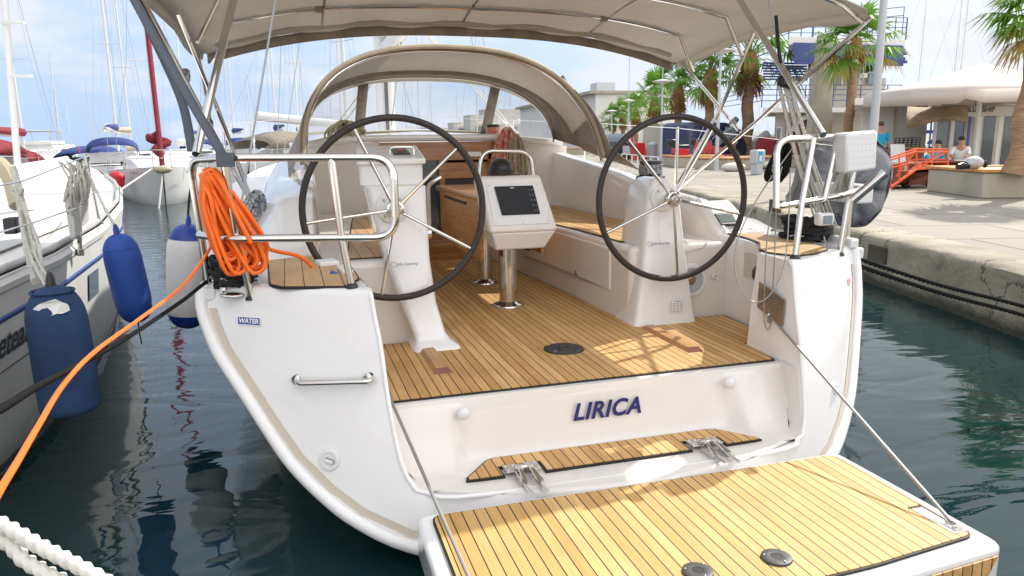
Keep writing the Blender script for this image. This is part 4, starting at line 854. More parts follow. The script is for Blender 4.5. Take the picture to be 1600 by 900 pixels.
# front wall: eyebrow strip, clear windows, mullions
WB = [(p[0] * 1.03, 7.42 - .55 * abs(p[0] / 1.08) ** 2.5, 1.63 - .10 * abs(p[0] / 1.08) ** 3) for p in HC]
def between(A, B, t): return [tuple(a_[q] + (b_[q] - a_[q]) * t for q in range(3)) for a_, b_ in zip(A, B)]
EB = between(HC, WB, .10)
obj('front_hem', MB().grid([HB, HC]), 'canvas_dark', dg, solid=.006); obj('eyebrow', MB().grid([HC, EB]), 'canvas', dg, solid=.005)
obj('window_base', MB().grid([between(EB, WB, .93), WB]), 'canvas_trim', dg, solid=.005)
def segw(i0, i1, nm): obj(nm, MB().grid([between(EB, WB, t)[i0:i1 + 1] for t in (0, .25, .5, .75, .93)]), 'clear_vinyl', dg, smooth=80)
segw(0, 11, 'side_window'); segw(12, 21, 'front_window'); segw(22, 32, 'side_window')
for i0 in (11, 21): obj('mullion', MB().grid([between(EB, WB, t)[i0:i0 + 2] for t in (-.02, .5, .96)]), 'canvas_dark', dg, solid=.008)
obj('dodger_frame', MB().tube([(p[0] * .985, p[1] - .02, p[2] - .02) for p in HC], .011, 8), 'steel', dg)
obj('dodger_frame', MB().tube([(p[0] * .985, p[1] + .02, p[2] - .025) for p in HA], .011, 8), 'steel', dg)
obj('dodger_toggle', MB().box((.93, 5.8, 2.02), (.02, .03, .08), ry=-.6), 'canvas_dark', dg)
# ================================================================ mast, boom, rigging of the yacht
mo = obj('mast', MB().tube([(-.02, 9.5, 1.6), (-.05, 9.4, 16)], .085, 14, flat=1.3), 'mast_white', YA)
obj('mast_track', MB().tube([(-.02, 9.38, 1.7), (-.05, 9.28, 15.9)], .022, 8), 'black_plastic', mo)
obj('boom', MB().tube([(-.02, 9.4, 2.62), (.25, 5.9, 3.05)], .075, 12, flat=1.5), 'mast_white', YA)
obj('sail_cover', MB().tube(spline([(-.02, 9.3, 2.9), (.05, 8.3, 2.95), (.15, 7.1, 3.05), (.25, 6.0, 3.12)], 5), [.15] * 12 + [.12] * 4, 10, flat=1.2), 'deck_grey', YA)
rp = thing('topping_lines', 'yellowish white boom lines running down from the boom to the cabin top', 'rope', (0, 8, 1.7))
for a_, b_ in (((.02, 8.7, 2.6), (-.75, 8.6, 1.66)), ((.03, 8.6, 2.6), (-.68, 8.4, 1.66)), ((.10, 7.9, 2.75), (.92, 7.2, 1.62)), ((.12, 7.9, 2.75), (1.0, 7.3, 1.62)), ((.05, 8.5, 2.62), (.0, 9.2, 1.75))):
    obj('line', MB().tube([a_, b_], .008, 6), 'rope_beige' if a_[1] > 8 else 'rope_white', rp)
for sd in (-1, 1):
    obj('shroud', MB().tube([(sd * 1.35, 9.3, 1.22), (sd * .7, 9.4, 7.5), (0, 9.4, 15)], .005, 6), 'wire', YA)
    obj('shroud', MB().tube([(sd * 1.3, 9.0, 1.22), (0, 9.4, 7.5)], .005, 6), 'wire', YA)
    obj('backstay', MB().tube([(sd * 1.50, 3.34, 1.0), (0, 4.4, 7.5)], .0045, 6), 'wire', YA)
# hoist tackle and loops of control line on the starboard quarter
tk = thing('outboard_hoist', 'multi part pale rope tackle with black blocks hung at the starboard quarter', 'tackle', W(1288, 362, y=3.42))
TT, TBm = W(1228, 128, y=3.42), W(1288, 362, y=3.42)
obj('block', MB().box(TT, (.085, .05, .06), ry=.2), 'black_plastic', tk, bevel=.015); obj('block', MB().box(TBm, (.10, .06, .09)), 'black_plastic', tk, bevel=.02)
obj('shackle', MB().tube([TBm + Vector((-.02, 0, -.02)), TBm + Vector((0.02, 0, -.09))], .01, 6), 'steel', tk)
obj('hanger', MB().tube(spline([TT, TT + Vector((-.03, .02, .12)), TT + Vector((-.045, .05, .33))], 4), .010, 6), 'rope_black', tk)
for q in range(6):
    o_ = Vector(((q - 2.5) * .017, .01 * (q % 2), 0)); f_ = Vector(((q - 2.5) * .024 + .0, -.02, .03))
    obj('fall', MB().tube([TT + o_ + Vector((0, 0, -.02)), TT * .5 + TBm * .5 + o_ * 1.4 + Vector((0, 0, -.01)), TBm + f_ + Vector((-.0, 0, 0))], .0065, 6, lobes=3, pitch=.03), 'rope_grey', tk)
lp = thing('platform_lift_line', 'thin grey wire looped down the starboard wing and out to the platform corner', 'line', (.93, 3.0, .75))
A0 = Vector((.915, 3.0, 1.24)); E1 = Vector((.925, 2.99, .725)); EYE = Vector((.80, 1.785, ZP + .02))
obj('platform_cable', MB().tube([E1, EYE], .0065, 8, lobes=6, pitch=.03, depth=.25), 'cable', lp)
obj('line_loop', MB().tube(spline([W(1238, 232, y=3.05), W(1190, 300, y=3.0), W(1160, 355, y=2.98), W(1148, 400, y=2.96), W(1154, 445, y=2.93), W(1178, 472, y=2.90), W(1205, 458, y=2.88), W(1226, 410, y=2.90), W(1233, 330, y=2.95), W(1235, 262, y=3.0)], 8), .0032, 6), 'cable', lp)
obj('line_loop', MB().tube(spline([W(1222, 260, y=3.0), W(1200, 360, y=2.985), W(1194, 480, y=2.98), W(1197, 512, y=2.98), W(1204, 500, y=2.98), W(1211, 380, y=2.985), W(1214, 262, y=3.0)], 6), .003, 6), 'cable', lp)
obj('pulley', MB().lathe([(.012, -.008), (.016, -.004), (.016, .004), (.012, .008)], E1, (0, 1, .2), n=14).box(E1 + Vector((0, 0, -.015)), (.02, .016, .04)), 'steel_dull', lp)
lq = thing('platform_lift_line', 'thin grey wire from the port edge of the cockpit down across the platform teak', 'line', (-.9, 2.9, .6))
obj('platform_cable', MB().tube([(-.905, 2.93, .60), W(612, 628, y=2.83) , (-.80, 1.785, ZP + .02)], .0065, 8, lobes=6, pitch=.03, depth=.25), 'cable', lq)
# black bundle of strapping hanging on the starboard rail, line bag
hank('rope_hank', W(1228, 225, y=3.25), 7, (.05, .17), 'rope_dark', 'dark frayed lashing bundled on the forward end of the starboard rail', 'rope', .02, .010, 11, tilt=(.4, 0))
hank('rope_hank', W(1318, 268, y=3.2), 8, (.04, .13), 'rope_grey', 'small pale rope hank tied under the white box on the starboard rail', 'rope', .015, .009, 12, tilt=(.2, 0))
# ================================================================ fenders and lines of the yacht
def rope(name, pts, r, m, label, cat, lobes=3, pitch=None, n=15, seg=14, group=None, depth=.5):
    P = spline(pts, seg); L_ = sum((P[i + 1] - P[i]).length for i in range(len(P) - 1)); pitch = pitch or r * 7
    k_ = int(L_ / (pitch / 9)) if lobes else len(P)
    # resample evenly
    out = [P[0]]; step = L_ / max(2, min(k_, 700)); acc = 0
    for i in range(len(P) - 1):
        a, b_ = P[i], P[i + 1]; d = (b_ - a).length; t = step - acc
        while t < d: out.append(a + (b_ - a) * (t / d)); t += step
        acc = d - (t - step)
    out.append(P[-1])
    return tag(obj(name, MB().tube(out, r, n, lobes=lobes, pitch=pitch, depth=depth), m, smooth=80), label, cat, group)
def fender(name, top, bot, r, m, label, cap=None, eye='black_plastic', ripped=False, group=None, flat_end=False):
    top, bot = Vector(top), Vector(bot); ax = (bot - top).normalized(); H = (bot - top).length
    f = thing(name, label, 'fender', bot, group)
    e_ = min(.17, H * .3); prof = [(max(.012, r * math.sin(PI / 2 * q / 10) ** .8), e_ * (1 - math.cos(PI / 2 * q / 10))) for q in range(11)]
    prof = prof + ([(a_, H - b_) for a_, b_ in prof[::-1]] if not flat_end else [(r * 1.02, H * .6), (r * 1.02, H - .03), (r * 1.0, H - .01), (r * .9, H), (.0001, H + .012)])
    obj('fender_body', MB().lathe(prof, top, ax, 32), m, f, smooth=60)
    if cap:
        obj('fender_end', MB().lathe([(a_ + .003, b_ - .002) for a_, b_ in prof[:8]], top, ax, 32), cap, f, smooth=60)
        obj('fender_end', MB().lathe([(a_ + .003, b_ + .002) for a_, b_ in prof[-8:]], top, ax, 32), cap, f, smooth=60)
    obj('fender_eye', MB().lathe([(.03, .02), (.026, -.03), (.014, -.055), (.0001, -.06)], top, ax, 12, sx=.6), eye, f)
    return f
ft, fb = W(293, 335, y=5.0), W(293, 512, y=5.0)
fender('fender', ft + Vector((0, 0, -.06)), fb, .125, 'fender_white', 'white fender with bright blue ends hanging at the port quarter of the yacht', 'fender_navy', 'fender_navy')
rope('fender_line', [ft + Vector((0, 0, -.02)), W(297, 300, y=5.0), W(304, 272, y=5.0), W(310, 240, y=5.0)], .007, 'rope_black', 'thin black line holding up the white fender with blue ends', 'rope', lobes=0)
fa_t, fa_b = W(80, 446, y=3.42), W(112, 640, y=3.42)
ff = fender('fender', fa_t, fa_b, .114, 'fender_denim', 'large faded denim blue fender with a torn cover beside the neighbouring hull', None, 'black_plastic', flat_end=True)
nv = (CAM - fa_t).normalized(); tp0 = fa_t + (fa_b - fa_t) * .17 + nv * .120 + Vector((-.01, 0, 0))
bb = MB(); q0 = [tp0 + Vector((.055 * math.cos(a_ * PI / 7) * (1.1 + .15 * math.sin(3 * a_)), 0, .03 * math.sin(a_ * PI / 7) * (1 + .2 * math.cos(2 * a_)))) for a_ in range(14)]
q0 = [p - nv * ((p.x - tp0.x) ** 2 * 5 + .010) for p in q0]
bb.v = [tuple(p) for p in q0]; bb.f = [tuple(range(14))]; obj('tear', bb, 'fender_white', ff, smooth=0, merge=False, solid=.006)
obj('seam', MB().tube([fa_t + (fa_b - fa_t) * .045 + Vector((.078 * math.cos(a_ * PI / 12), .078 * math.sin(a_ * PI / 12), 0)) for a_ in range(24)], .006, 6, closed=True), 'fender_denim', ff)
fb_t, fb_b = W(183, 366, y=4.62), W(216, 503, y=4.62)
fender('fender', fb_t, fb_b, .098, 'fender_blue', 'bright blue fender hanging by a white line at the widest point of the neighbouring hull', 'fender_blue', 'fender_navy')
obj_ = tag(obj('fender_tail', MB().tube(spline([fb_b, fb_b + Vector((.0, 0, -.06)), fb_b + Vector((.006, 0, -.13))], 4), .004, 5), 'rope_black'), 'short black cord dangling under the bright blue fender', 'cord')
# orange shore power cable, coil over the rail
rnd = random.Random(4); pts = []
top = Vector((-1.475, 3.10, 1.487))
for q in range(21):
    a0 = W(rnd.uniform(312, 338), rnd.uniform(262, 275), y=rnd.uniform(3.05, 3.14)); wdt = rnd.uniform(.05, .085); yb = rnd.uniform(3.06, 3.20)
    b0 = W(rnd.uniform(352, 405), rnd.uniform(386, 420), y=yb)
    side = Vector((wdt, rnd.uniform(-.03, .03), .02))
    pts += [a0, a0 * .72 + b0 * .28 + side * .3, a0 * .35 + b0 * .65 + side * .55, b0 + side * .5, b0 + Vector((0, rnd.uniform(-.02, .02), -.028)), b0 - side * .5, a0 * .35 + b0 * .65 - side * .6, a0 * .72 + b0 * .28 - side * .5]
pts += [W(340, 275, y=3.05), W(372, 340, y=3.02), W(392, 380, y=3.02)]
rope('shore_power_cable', pts, .0082, 'rope_orange', 'bright orange power cable coiled in long loops over the port stern rail', 'cable', lobes=0, seg=5)
rope('shore_power_cable', [W(392, 380, y=3.1), W(430, 392, y=3.3), W(470, 402, y=3.4), W(500, 428, y=3.45), W(525, 440, y=3.35), W(548, 445, y=3.2)], .0085, 'rope_orange', 'orange power cable running from the coil across the port helm seat into its socket', 'cable', lobes=0)
rope('shore_power_cable', [W(332, 380, y=3.22), W(322, 398, y=3.10), W(285, 447, y=2.8), W(220, 497, y=2.4), W(150, 548, y=2.0), W(100, 600, y=1.75), W(60, 665, y=1.5), W(28, 720, y=1.3), W(-5, 775, y=1.1), W(-70, 900, y=.9)], .0056, 'rope_orange', 'orange power cable stretched over the water from the port stern rail towards the pier', 'cable', lobes=0)
obj_ = obj('power_inlet', MB().box((-1.085, 3.52, 1.012), (.09, .10, .03), rz=.2).box((-1.02, 3.32, 1.0), (.05, .16, .045), rz=.1), 'plastic_white', YA, bevel=.006)
obj('inlet_cover', MB().box(W(523, 434, y=3.25), (.05, .03, .05), ry=.4), 'label_blue', YA, bevel=.006)
# black mooring lines
def coil(name, c, R, n, r, m, label, seed=2, sq=.8, hgt=.03, cat='rope'):
    rd = random.Random(seed); pts = []
    for q in range(n * 10):
        a_ = q * 2 * PI / 10; rr_ = R * (.75 + .3 * rd.random()); pts.append((c[0] + math.cos(a_) * rr_, c[1] + math.sin(a_) * rr_ * sq, c[2] + hgt * q / (n * 10) * 3 + rd.uniform(-.01, .01)))
    return rope(name, pts, r, m, label, cat, seg=4, lobes=3)
coil('mooring_line', (-1.47, 3.24, .985), .085, 7, .014, 'rope_black', 'thick black mooring line coiled on the port quarter under the orange cable', 2, 1.0, .04)
coil('mooring_line', (1.47, 3.48, 1.015), .10, 7, .016, 'rope_black', 'thick black mooring line heaped beside the starboard helm seat', 5, 1.5, .035)
rope('mooring_line', [(-1.50, 3.22, 1.0), (-1.60, 3.26, .965), W(322, 441, y=3.24), W(285, 470, y=2.85), W(200, 527, y=2.3), W(110, 577, y=1.85), W(60, 603, y=1.6), W(0, 640, y=1.3), W(-120, 705, y=1.0)], .0078, 'rope_dark', 'dark twisted mooring line stretched from the port quarter below the orange cable', 'rope')
for q, (py0, py1) in enumerate(((391, 479), (401, 493))):
    e0 = W(1310, py0 + 2, y=3.32); r_ = (W(1600, py1, z=0) - CAM).normalized(); e1 = CAM + r_ * 5.3
    r2 = (W(1760, py1 + 52, z=0) - CAM).normalized(); e2 = CAM + r2 * 5.4
    rope('mooring_line', [(1.50, 3.45, 1.01), e0, e0 * .5 + e1 * .5 + Vector((0, 0, -.02)), e1, e2], .0135, 'rope_dark', ('upper' if q == 0 else 'lower') + ' of the twin black mooring lines running from the starboard quarter along the quay wall', 'rope', group='twin mooring lines to the quay')
# white dock lines in the corner
for q in range(2):
    o_ = Vector((0, .0, -.0195 * q)); d_ = Vector((-.012 * q, 0, 0))
    rope('dock_line', [W(-120, 760, y=.95) + o_, W(0, 818, y=.92) + o_, W(60, 852, y=.90) + o_ + d_, W(150, 900, y=.87) + o_ + d_, W(290, 985, y=.84) + o_], .0095, 'rope_white', ('upper' if q == 0 else 'lower') + ' of two thick white twisted dock lines crossing the near corner', 'rope', group='white dock lines', pitch=.042, depth=.42, n=18)
# outboard motor under its grey cover, outboard of the starboard rail
OB = [(1262, 235), (1288, 214), (1320, 207), (1352, 214), (1376, 236), (1381, 262), (1376, 300), (1362, 332), (1342, 352), (1318, 354), (1300, 345), (1296, 325), (1292, 290), (1284, 300), (1262, 322), (1244, 326), (1236, 312), (1246, 285), (1256, 262)]
om = thing('outboard_motor', 'outboard motor wrapped in a slate grey fabric cover on the starboard rail', 'outboard motor', W(1330, 350, y=3.75))
path = round_poly([tuple(W(px, py, y=3.75)) for px, py in OB], .03, 2)
cxy = Vector((0, 0, 0))
for p in path: cxy += p
cxy /= len(path); rows = []
for dy, sc_ in ((-.115, .02), (-.125, .5), (-.115, .80), (-.07, .96), (0, 1.0), (.07, .96), (.11, .8), (.12, .4), (.12, .02)):
    rows.append([cxy + (p - cxy) * sc_ + Vector((0, dy + .014 * math.sin(i * .9 + dy * 30), .010 * math.sin(i * 1.7))) for i, p in enumerate(path)])
obj('motor_cover', MB().grid(rows, True), 'cover_grey', om, smooth=70)
obj('cover_hem', MB().tube([cxy + (p - cxy) * 1.005 for p in path], .006, 6, closed=True), 'canvas_dark', om)
obj('cover_band', MB().tube([cxy + (p - cxy) * .985 + Vector((0, -.06, 0)) for p in path[8:34]], .012, 6, flat=.5), 'strap_grey', om)
obj('motor_bracket', MB().box(W(1312, 300, y=3.5), (.10, .40, .10)), 'plastic_white', om, bevel=.01)
# ================================================================ neighbouring yacht on the port side
NB = thing('neighbour_yacht', 'older white sailing yacht alongside with blue stripe, lettered hull and blue fenders', 'yacht', (-4.2, 6, 0))
st = [(-1.5, 1.05, .96), (0, 1.30, .96), (1.5, 1.50, .97), (3, 1.68, .98), (4.5, 1.77, 1.0), (5.6, 1.76, 1.03), (7.0, 1.62, 1.08), (8.5, 1.35, 1.15), (10.5, .75, 1.25), (12.2, .03, 1.36)]
CXN = -4.22
pf_n = [(.60, -.5), (.80, -.2), (.90, 0), (.95, .25), (.985, .5), (1.0, .78), (1.0, .93), (1.012, .935), (1.015, .965), (1.0, 1.0)]
rows = []
for y, hw, zt in st:
    r_ = [(CXN + hw * a_, y, (zt * f if f > 0 else f)) for a_, f in pf_n]; rows.append(r_)
b = MB(); b.grid(rows); b.grid([[(2 * CXN - x, y, z) for x, y, z in r_] for r_ in rows]); b.grid([rows[0], [(2 * CXN - x, y, z) for x, y, z in rows[0]]])
nh = obj('hull', b, 'old_gelcoat', NB, smooth=40)
b = MB(); b.grid([[(CXN + s_ * hw, y, zt + .004 + .05 * (1 - s_ * s_)) for s_ in (-.985, -.5, 0, .5, .97)] for y, hw, zt in st]); obj('deck', b, 'deck_white', NB, smooth=50)
def sidept(y, f, d=.004):
    hw, zt = lerp([(a_, b_) for a_, b_, c_ in st], y), lerp([(a_, c_) for a_, b_, c_ in st], y); k_ = lerp([(q, a_) for a_, q in pf_n], f); return Vector((CXN + hw * k_ + d, y, zt * f))
ysn = [1 + .25 * q for q in range(28)]
for f0, f1, m_, nm in ((.80, .825, 'label_blue', 'blue_stripe'), (.925, .995, 'rubrail', 'rub_rail')):
    obj(nm, MB().grid([[sidept(y, f0), sidept(y, f1)] for y in ysn]), m_, NB, solid=.006)
obj('toe_rail', MB().tube([sidept(y, 1.0, -.02) + Vector((0, 0, .02)) for y in ysn + [8.2, 8.8, 9.6]], .018, 8), 'rubrail', NB)
obj('boot_stripe', MB().grid([[sidept(y, .02), sidept(y, .07)] for y in ysn]), 'far_dark', NB)
obj('hull_port', MB().slab([sidept(5.12, .60, .006), sidept(5.38, .60, .006), sidept(5.38, .76, .006), sidept(5.12, .76, .006)], (.004, 0, 0)), 'glass_dark', NB, bevel=.003)
P = sidept(3.72, .70, .012); e = (sidept(4.0, .60) - sidept(3.4, .60)).normalized(); u = (sidept(3.7, .68) - sidept(3.7, .5)).normalized()
text('hull_lettering', 'Beneteau', 'ink', P, .17, e, u, NB, shear=.35, bold=.002, depth=.001)
obj('lettering_underline', MB().tube([sidept(3.2, .58, .008), sidept(4.15, .58, .008)], .003, 5), 'ink', NB)
obj('nonskid_panel', MB().slab([(-2.95, 4.1, 1.03), (-2.68, 4.3, 1.025), (-2.62, 5.6, 1.055), (-2.95, 5.7, 1.065)], (0, 0, .006)), 'deck_grey', NB)
nr_ = [(-2.72, y, 1.05) for y in (2.0, 7.5)]
obj('genoa_track', MB().box((-3.05, 3.9, 1.07), (.05, 1.6, .03)), 'alu', NB, bevel=.004)
obj('track_car', MB().box(W(20, 352, y=4.3), (.06, .10, .08)), 'black_plastic', NB, bevel=.01)
obj('spinnaker_pole', MB().tube([W(-80, 285, y=5.6), W(105, 335, y=6.9)], .055, 14), 'mast_white', NB)
ntr = W(10, 150, y=5.5)
for (x0, y0, x1, y1, dd, r_) in ((2, 20, 27, 262, 7.0, .035), (22, -60, 20, 265, 6.8, .006), (0, 250, 115, 225, 3.8, .0035), (-5, 350, 150, 290, 3.6, .0035)):
    pass
ms = obj('mast', MB().tube([W(28, 262, y=7.6), W(-6, -160, y=7.6)], .027, 14), 'mast_white', NB)
for q, (ya_, xa_) in enumerate(((35, 0), (118, 12))): obj('spreader', MB().tube([W(xa_, ya_, y=7.6), W(xa_ + 38, ya_ + 1, y=7.4)], .012, 8), 'mast_white', ms)
sh = thing('shroud_lines', 'thick worn white ropes knotted and tied down the near shrouds of the neighbouring yacht', 'rope', W(40, 440, y=4.2))
obj('rope_wrap', MB().tube(spline([W(20, 262, y=4.2), W(28, 290, y=4.15), W(35, 340, y=4.1), W(45, 400, y=3.9), W(55, 440, y=3.6)], 6), .018, 8, lobes=3, pitch=.09), 'rope_grey', sh)
obj('rope_wrap', MB().tube(spline([W(24, 265, y=4.2), W(40, 330, y=4.1), W(60, 385, y=3.8), W(66, 430, y=3.55), W(78, 445, y=3.45)], 6), .012, 8, lobes=3, pitch=.07), 'rope_grey', sh)
obj('padded_cover', MB().tube(spline([W(-2, 255, y=4.6), W(14, 275, y=4.5), W(22, 300, y=4.45), W(28, 322, y=4.4)], 5), .040, 10), 'leather_tan', sh)
obj('knot', MB().tube(spline([W(22, 290, y=4.15), W(34, 296, y=4.1), W(28, 304, y=4.15), W(20, 298, y=4.2), W(30, 290, y=4.1)], 6), .012, 6), 'rope_grey', sh)
sg = thing('gangway_board', 'weathered canvas fender board hung between knotted ropes on the side rail of the neighbouring yacht', 'fender board', W(115, 378, y=4.7))
bb = MB(); c4 = [W(98, 305, y=4.75), W(112, 300, y=4.7), W(119, 372, y=4.7), W(110, 376, y=4.75)]
bb.slab(c4, (0, .16, 0)); obj('board', bb, 'dull_white', sg, bevel=.01)
bb = MB(); c4 = [W(112, 300, y=4.78), W(137, 276, y=4.9), W(138, 345, y=4.9), W(120, 362, y=4.8)]; bb.slab(c4, (0, .02, 0)); obj('canvas_flap', bb, 'dull_white', sg, bevel=.004)
for q in range(11):
    x0 = random.uniform(90, 135); x1 = random.uniform(96, 138); ya_, yb_ = random.uniform(250, 262), random.uniform(285, 340)
    obj('lashing', MB().tube(spline([W(x0, ya_, y=4.7), W((x0 + x1) / 2 + random.uniform(-8, 8), (ya_ + yb_) / 2, y=4.65), W(x1, yb_, y=4.7), W(x1 + 6, (ya_ + yb_) / 2, y=4.72), W(x0 + 4, ya_ + 2, y=4.7)], 5), .006, 6), 'rope_grey', sg)
for x0, y0, x1, y1, yy in ((122, 262, 125, 395, 4.82), (132, 240, 156, 352, 5.7)): obj('stanchion', MB().tube([W(x0, y0, y=yy), W(x1, y1, y=yy)], .0125, 10).tube([W(x1, y1 - 6, y=yy), W(x1, y1 + 4, y=yy)], .022, 10), 'steel', NB)
for pts_ in ([W(-30, 296, y=3.2), W(38, 282, y=3.8), W(125, 248, y=4.8), W(140, 244, y=5.7)], [W(-30, 372, y=3.2), W(60, 345, y=4.0), W(128, 322, y=4.8), W(146, 300, y=5.7)]): obj('lifeline', MB().tube(pts_, .004, 6), 'steel', NB)
rope('fender_line', [fb_t + Vector((0, 0, .03)), W(160, 318, y=4.65), W(130, 252, y=4.8)], .009, 'rope_white', 'white line from the side rail of the neighbouring yacht to the bright blue fender', 'rope', lobes=3)
for q in range(2): rope('fender_line', [fa_t + Vector((-.02 + .03 * q, 0, .0)), W(48 + 8 * q, 400, y=3.7), W(30 + 10 * q, 330, y=4.1), W(24, 292, y=4.2)], .008, 'rope_grey', ('first' if q == 0 else 'second') + ' of the two worn ropes holding up the torn denim blue fender', 'rope', lobes=3, group='ropes of the denim blue fender')
# ================================================================ boats across the water
def boat_hull(parent, Ln, bm, fb, m, stripe=None, bow_rake=.9, dz=0):
    """hull along +Y local, bow at y = +Ln/2"""
    rows = []; N_ = 20
    for i in range(N_):
        t = i / (N_ - 1); y = -Ln / 2 + Ln * t; hw = bm / 2 * (math.sin(PI * (.5 * (1 - t) ** .75)) if t > .35 else .80 + .2 * math.sin(PI / 2 * t / .35)); hw = max(hw, .02)
        zt = fb * (1 + .28 * t * t)
        r_ = [(.45, -.25), (.84, 0), (.93, .3), (.98, .65), (1, 1)]
        rows.append([(-hw * a_, y - (1 - z) * bow_rake * t ** 6, max(-.3, z * zt) + dz) for a_, z in r_[::-1]] + [(hw * a_, y - (1 - z) * bow_rake * t ** 6, max(-.3, z * zt) + dz) for a_, z in r_])
    b = MB(); b.grid(rows); b.f.append(tuple(range(10))); h = obj('hull', b, m, parent, smooth=45)
    b = MB(); b.grid([[r_[0], ((r_[0][0] + r_[9][0]) / 2, r_[0][1], r_[0][2] + .06), r_[9]] for r_ in rows]); obj('deck', b, 'far_white', parent, smooth=45)
    if stripe:
        b = MB()
        for sgn in (0, 1):
            st_ = []
            for r_ in rows:
                a_, c_ = (r_[3], r_[4]) if sgn == 0 else (r_[6], r_[5])
                A_, C_ = Vector(a_), Vector(c_); s1 = C_ + (A_ - C_) * .15; s2 = C_ + (A_ - C_) * .42
                o_ = Vector((-.012 if sgn == 0 else .012, .01, 0)); st_.append([s1 + o_, s2 + o_])
            b.grid(st_)
        obj('waterline_stripe', b, stripe, parent)
    return rows
def rig(parent, y0, H, base, r=.075, spr=(.38, .68), bm=3.2, furl=None, Ln=10, m='mast_white', fore=None):
    mo_ = obj('mast', MB().tube([(0, y0, base), (0, y0 - .01 * H, base + H)], [r, r * .75], 8), m, parent)
    for f in spr: obj('spreader', MB().tube([(-bm * .27 * (1.15 - f), y0 - .05, base + H * f), (bm * .27 * (1.15 - f), y0 - .05, base + H * f)], .025, 6), m, mo_)
    b = MB()
    for s_ in (-1, 1):
        b.tube([(s_ * bm * .45, y0 - .2, 1.1), (s_ * bm * .27 * (1.15 - spr[0]), y0 - .05, base + H * spr[0]), (s_ * bm * .27 * (1.15 - spr[1]), y0 - .05, base + H * spr[1]), (0, y0, base + H * .97)], .007, 4, cap=False)
        if 0: b.tube([(s_ * bm * .42, y0 - .5, 1.1), (0, y0, base + H * spr[0])], .009, 4, cap=False)
    b.tube([(0, -Ln * .48, 1.2), (0, y0, base + H)], .007, 4, cap=False)
    obj('rigging', b, 'wire', parent)
    obj('forestay', MB().tube([(0, Ln * .49, 1.45), (0, y0 + .1, base + H * .95)], .075 if furl else .012, 8), furl or 'wire', parent)
    obj('antenna', MB().tube([(0, y0, base + H), (.05, y0, base + H + .7)], .012, 4), 'wire', mo_)
def cabin(parent, y0, y1, hw, z0, h, m='far_white', win=True):
    rows = [[(-hw * k_, y, z0), (-hw * k_ * .92, y, z0 + h * .8), (-hw * k_ * .75, y, z0 + h), (hw * k_ * .75, y, z0 + h), (hw * k_ * .92, y, z0 + h * .8), (hw * k_, y, z0)] for y, k_ in ((y0, 1), ((y0 + y1) / 2, .95), (y1 - .6, .75), (y1, .6))]
    rows[-1] = [(x, y, z0 + (z - z0) * .3) for x, y, z in rows[-1]]
    b = MB(); b.grid(rows); b.f.append(tuple(range(6))); c_ = obj('cabin', b, m, parent, smooth=40)
    if win:
        for s_ in (-1, 1): obj('cabin_window', MB().box((s_ * hw * .965, (y0 + y1) / 2 - .4, z0 + h * .5), (.05, (y1 - y0) * .45, h * .3)), 'glass_dark', c_)
    return c_
def canopy(parent, y0, y1, hw, z0, z1, m, name='canopy'):
    rows = []
    for i in range(7):
        t = i / 6; y = y0 + (y1 - y0) * t; zt = z0 + (z1 - z0) * math.sin(PI * (.12 + .76 * t)) ** .6
        rows.append([(-hw * math.cos(PI * j / 10), y, zt - (1 - math.sin(PI * j / 10) ** .5) * (zt - z0) * .9) for j in range(11)])
    o = obj(name, MB().grid(rows), m, parent, smooth=60, solid=.02)
    for s_ in (-1, 1):
        for y in (y0 + .1, y1 - .1): obj('canopy_tube', MB().tube([(s_ * hw, y, z0 + .1), (s_ * hw * .97, y, 1.1)], .02, 6), 'steel', o)
def pulpit(parent, Ln, bm, fb):
    z = fb * 1.28; b = MB()
    b.tube(rounded([(-bm * .28, Ln * .33, z + .6), (-.25, Ln * .49, z + .65), (.25, Ln * .49, z + .65), (bm * .28, Ln * .33, z + .6)], .2), .02, 6)
    b.tube(rounded([(-bm * .28, Ln * .33, z + .3), (-.25, Ln * .49, z + .33), (.25, Ln * .49, z + .33), (bm * .28, Ln * .33, z + .3)], .2), .015, 6)
    for x, y in ((-bm * .28, Ln * .33), (bm * .28, Ln * .33), (-.25, Ln * .48), (.25, Ln * .48)): b.tube([(x, y, z - .1), (x, y, z + .63)], .018, 6)
    obj('pulpit', b, 'steel', parent)
    b = MB()
    for s_ in (-1, 1):
        for k_ in range(5):
            y = Ln * (.33 - .17 * k_); hw = bm / 2 * (.6 if k_ == 0 else .85 if k_ == 1 else .95); z_ = fb * (1 + .28 * ((y / Ln) + .5) ** 2)
            b.tube([(s_ * hw, y, z_), (s_ * hw, y, z_ + .6)], .014, 5)
        b.tube([(s_ * bm * .28, Ln * .33, z + .6), (s_ * bm * .44, Ln * .1, fb * 1.1 + .6), (s_ * bm * .47, -Ln * .4, fb + .6)], .008, 4)
    obj('guard_rail', b, 'steel', parent)
def place(o, px, py, dist_y, rz, z=0, sc=1, sz=None):
    o.scale = (sc, sc, sz or sc)
    P = W(px, py, y=dist_y); o.location = (P.x, dist_y, z); o.rotation_euler = (0, 0, rz); return o
def begin(label, cat='yacht', name='moored_yacht', group=None): return thing(name, label, cat, (0, 0, 0), group)
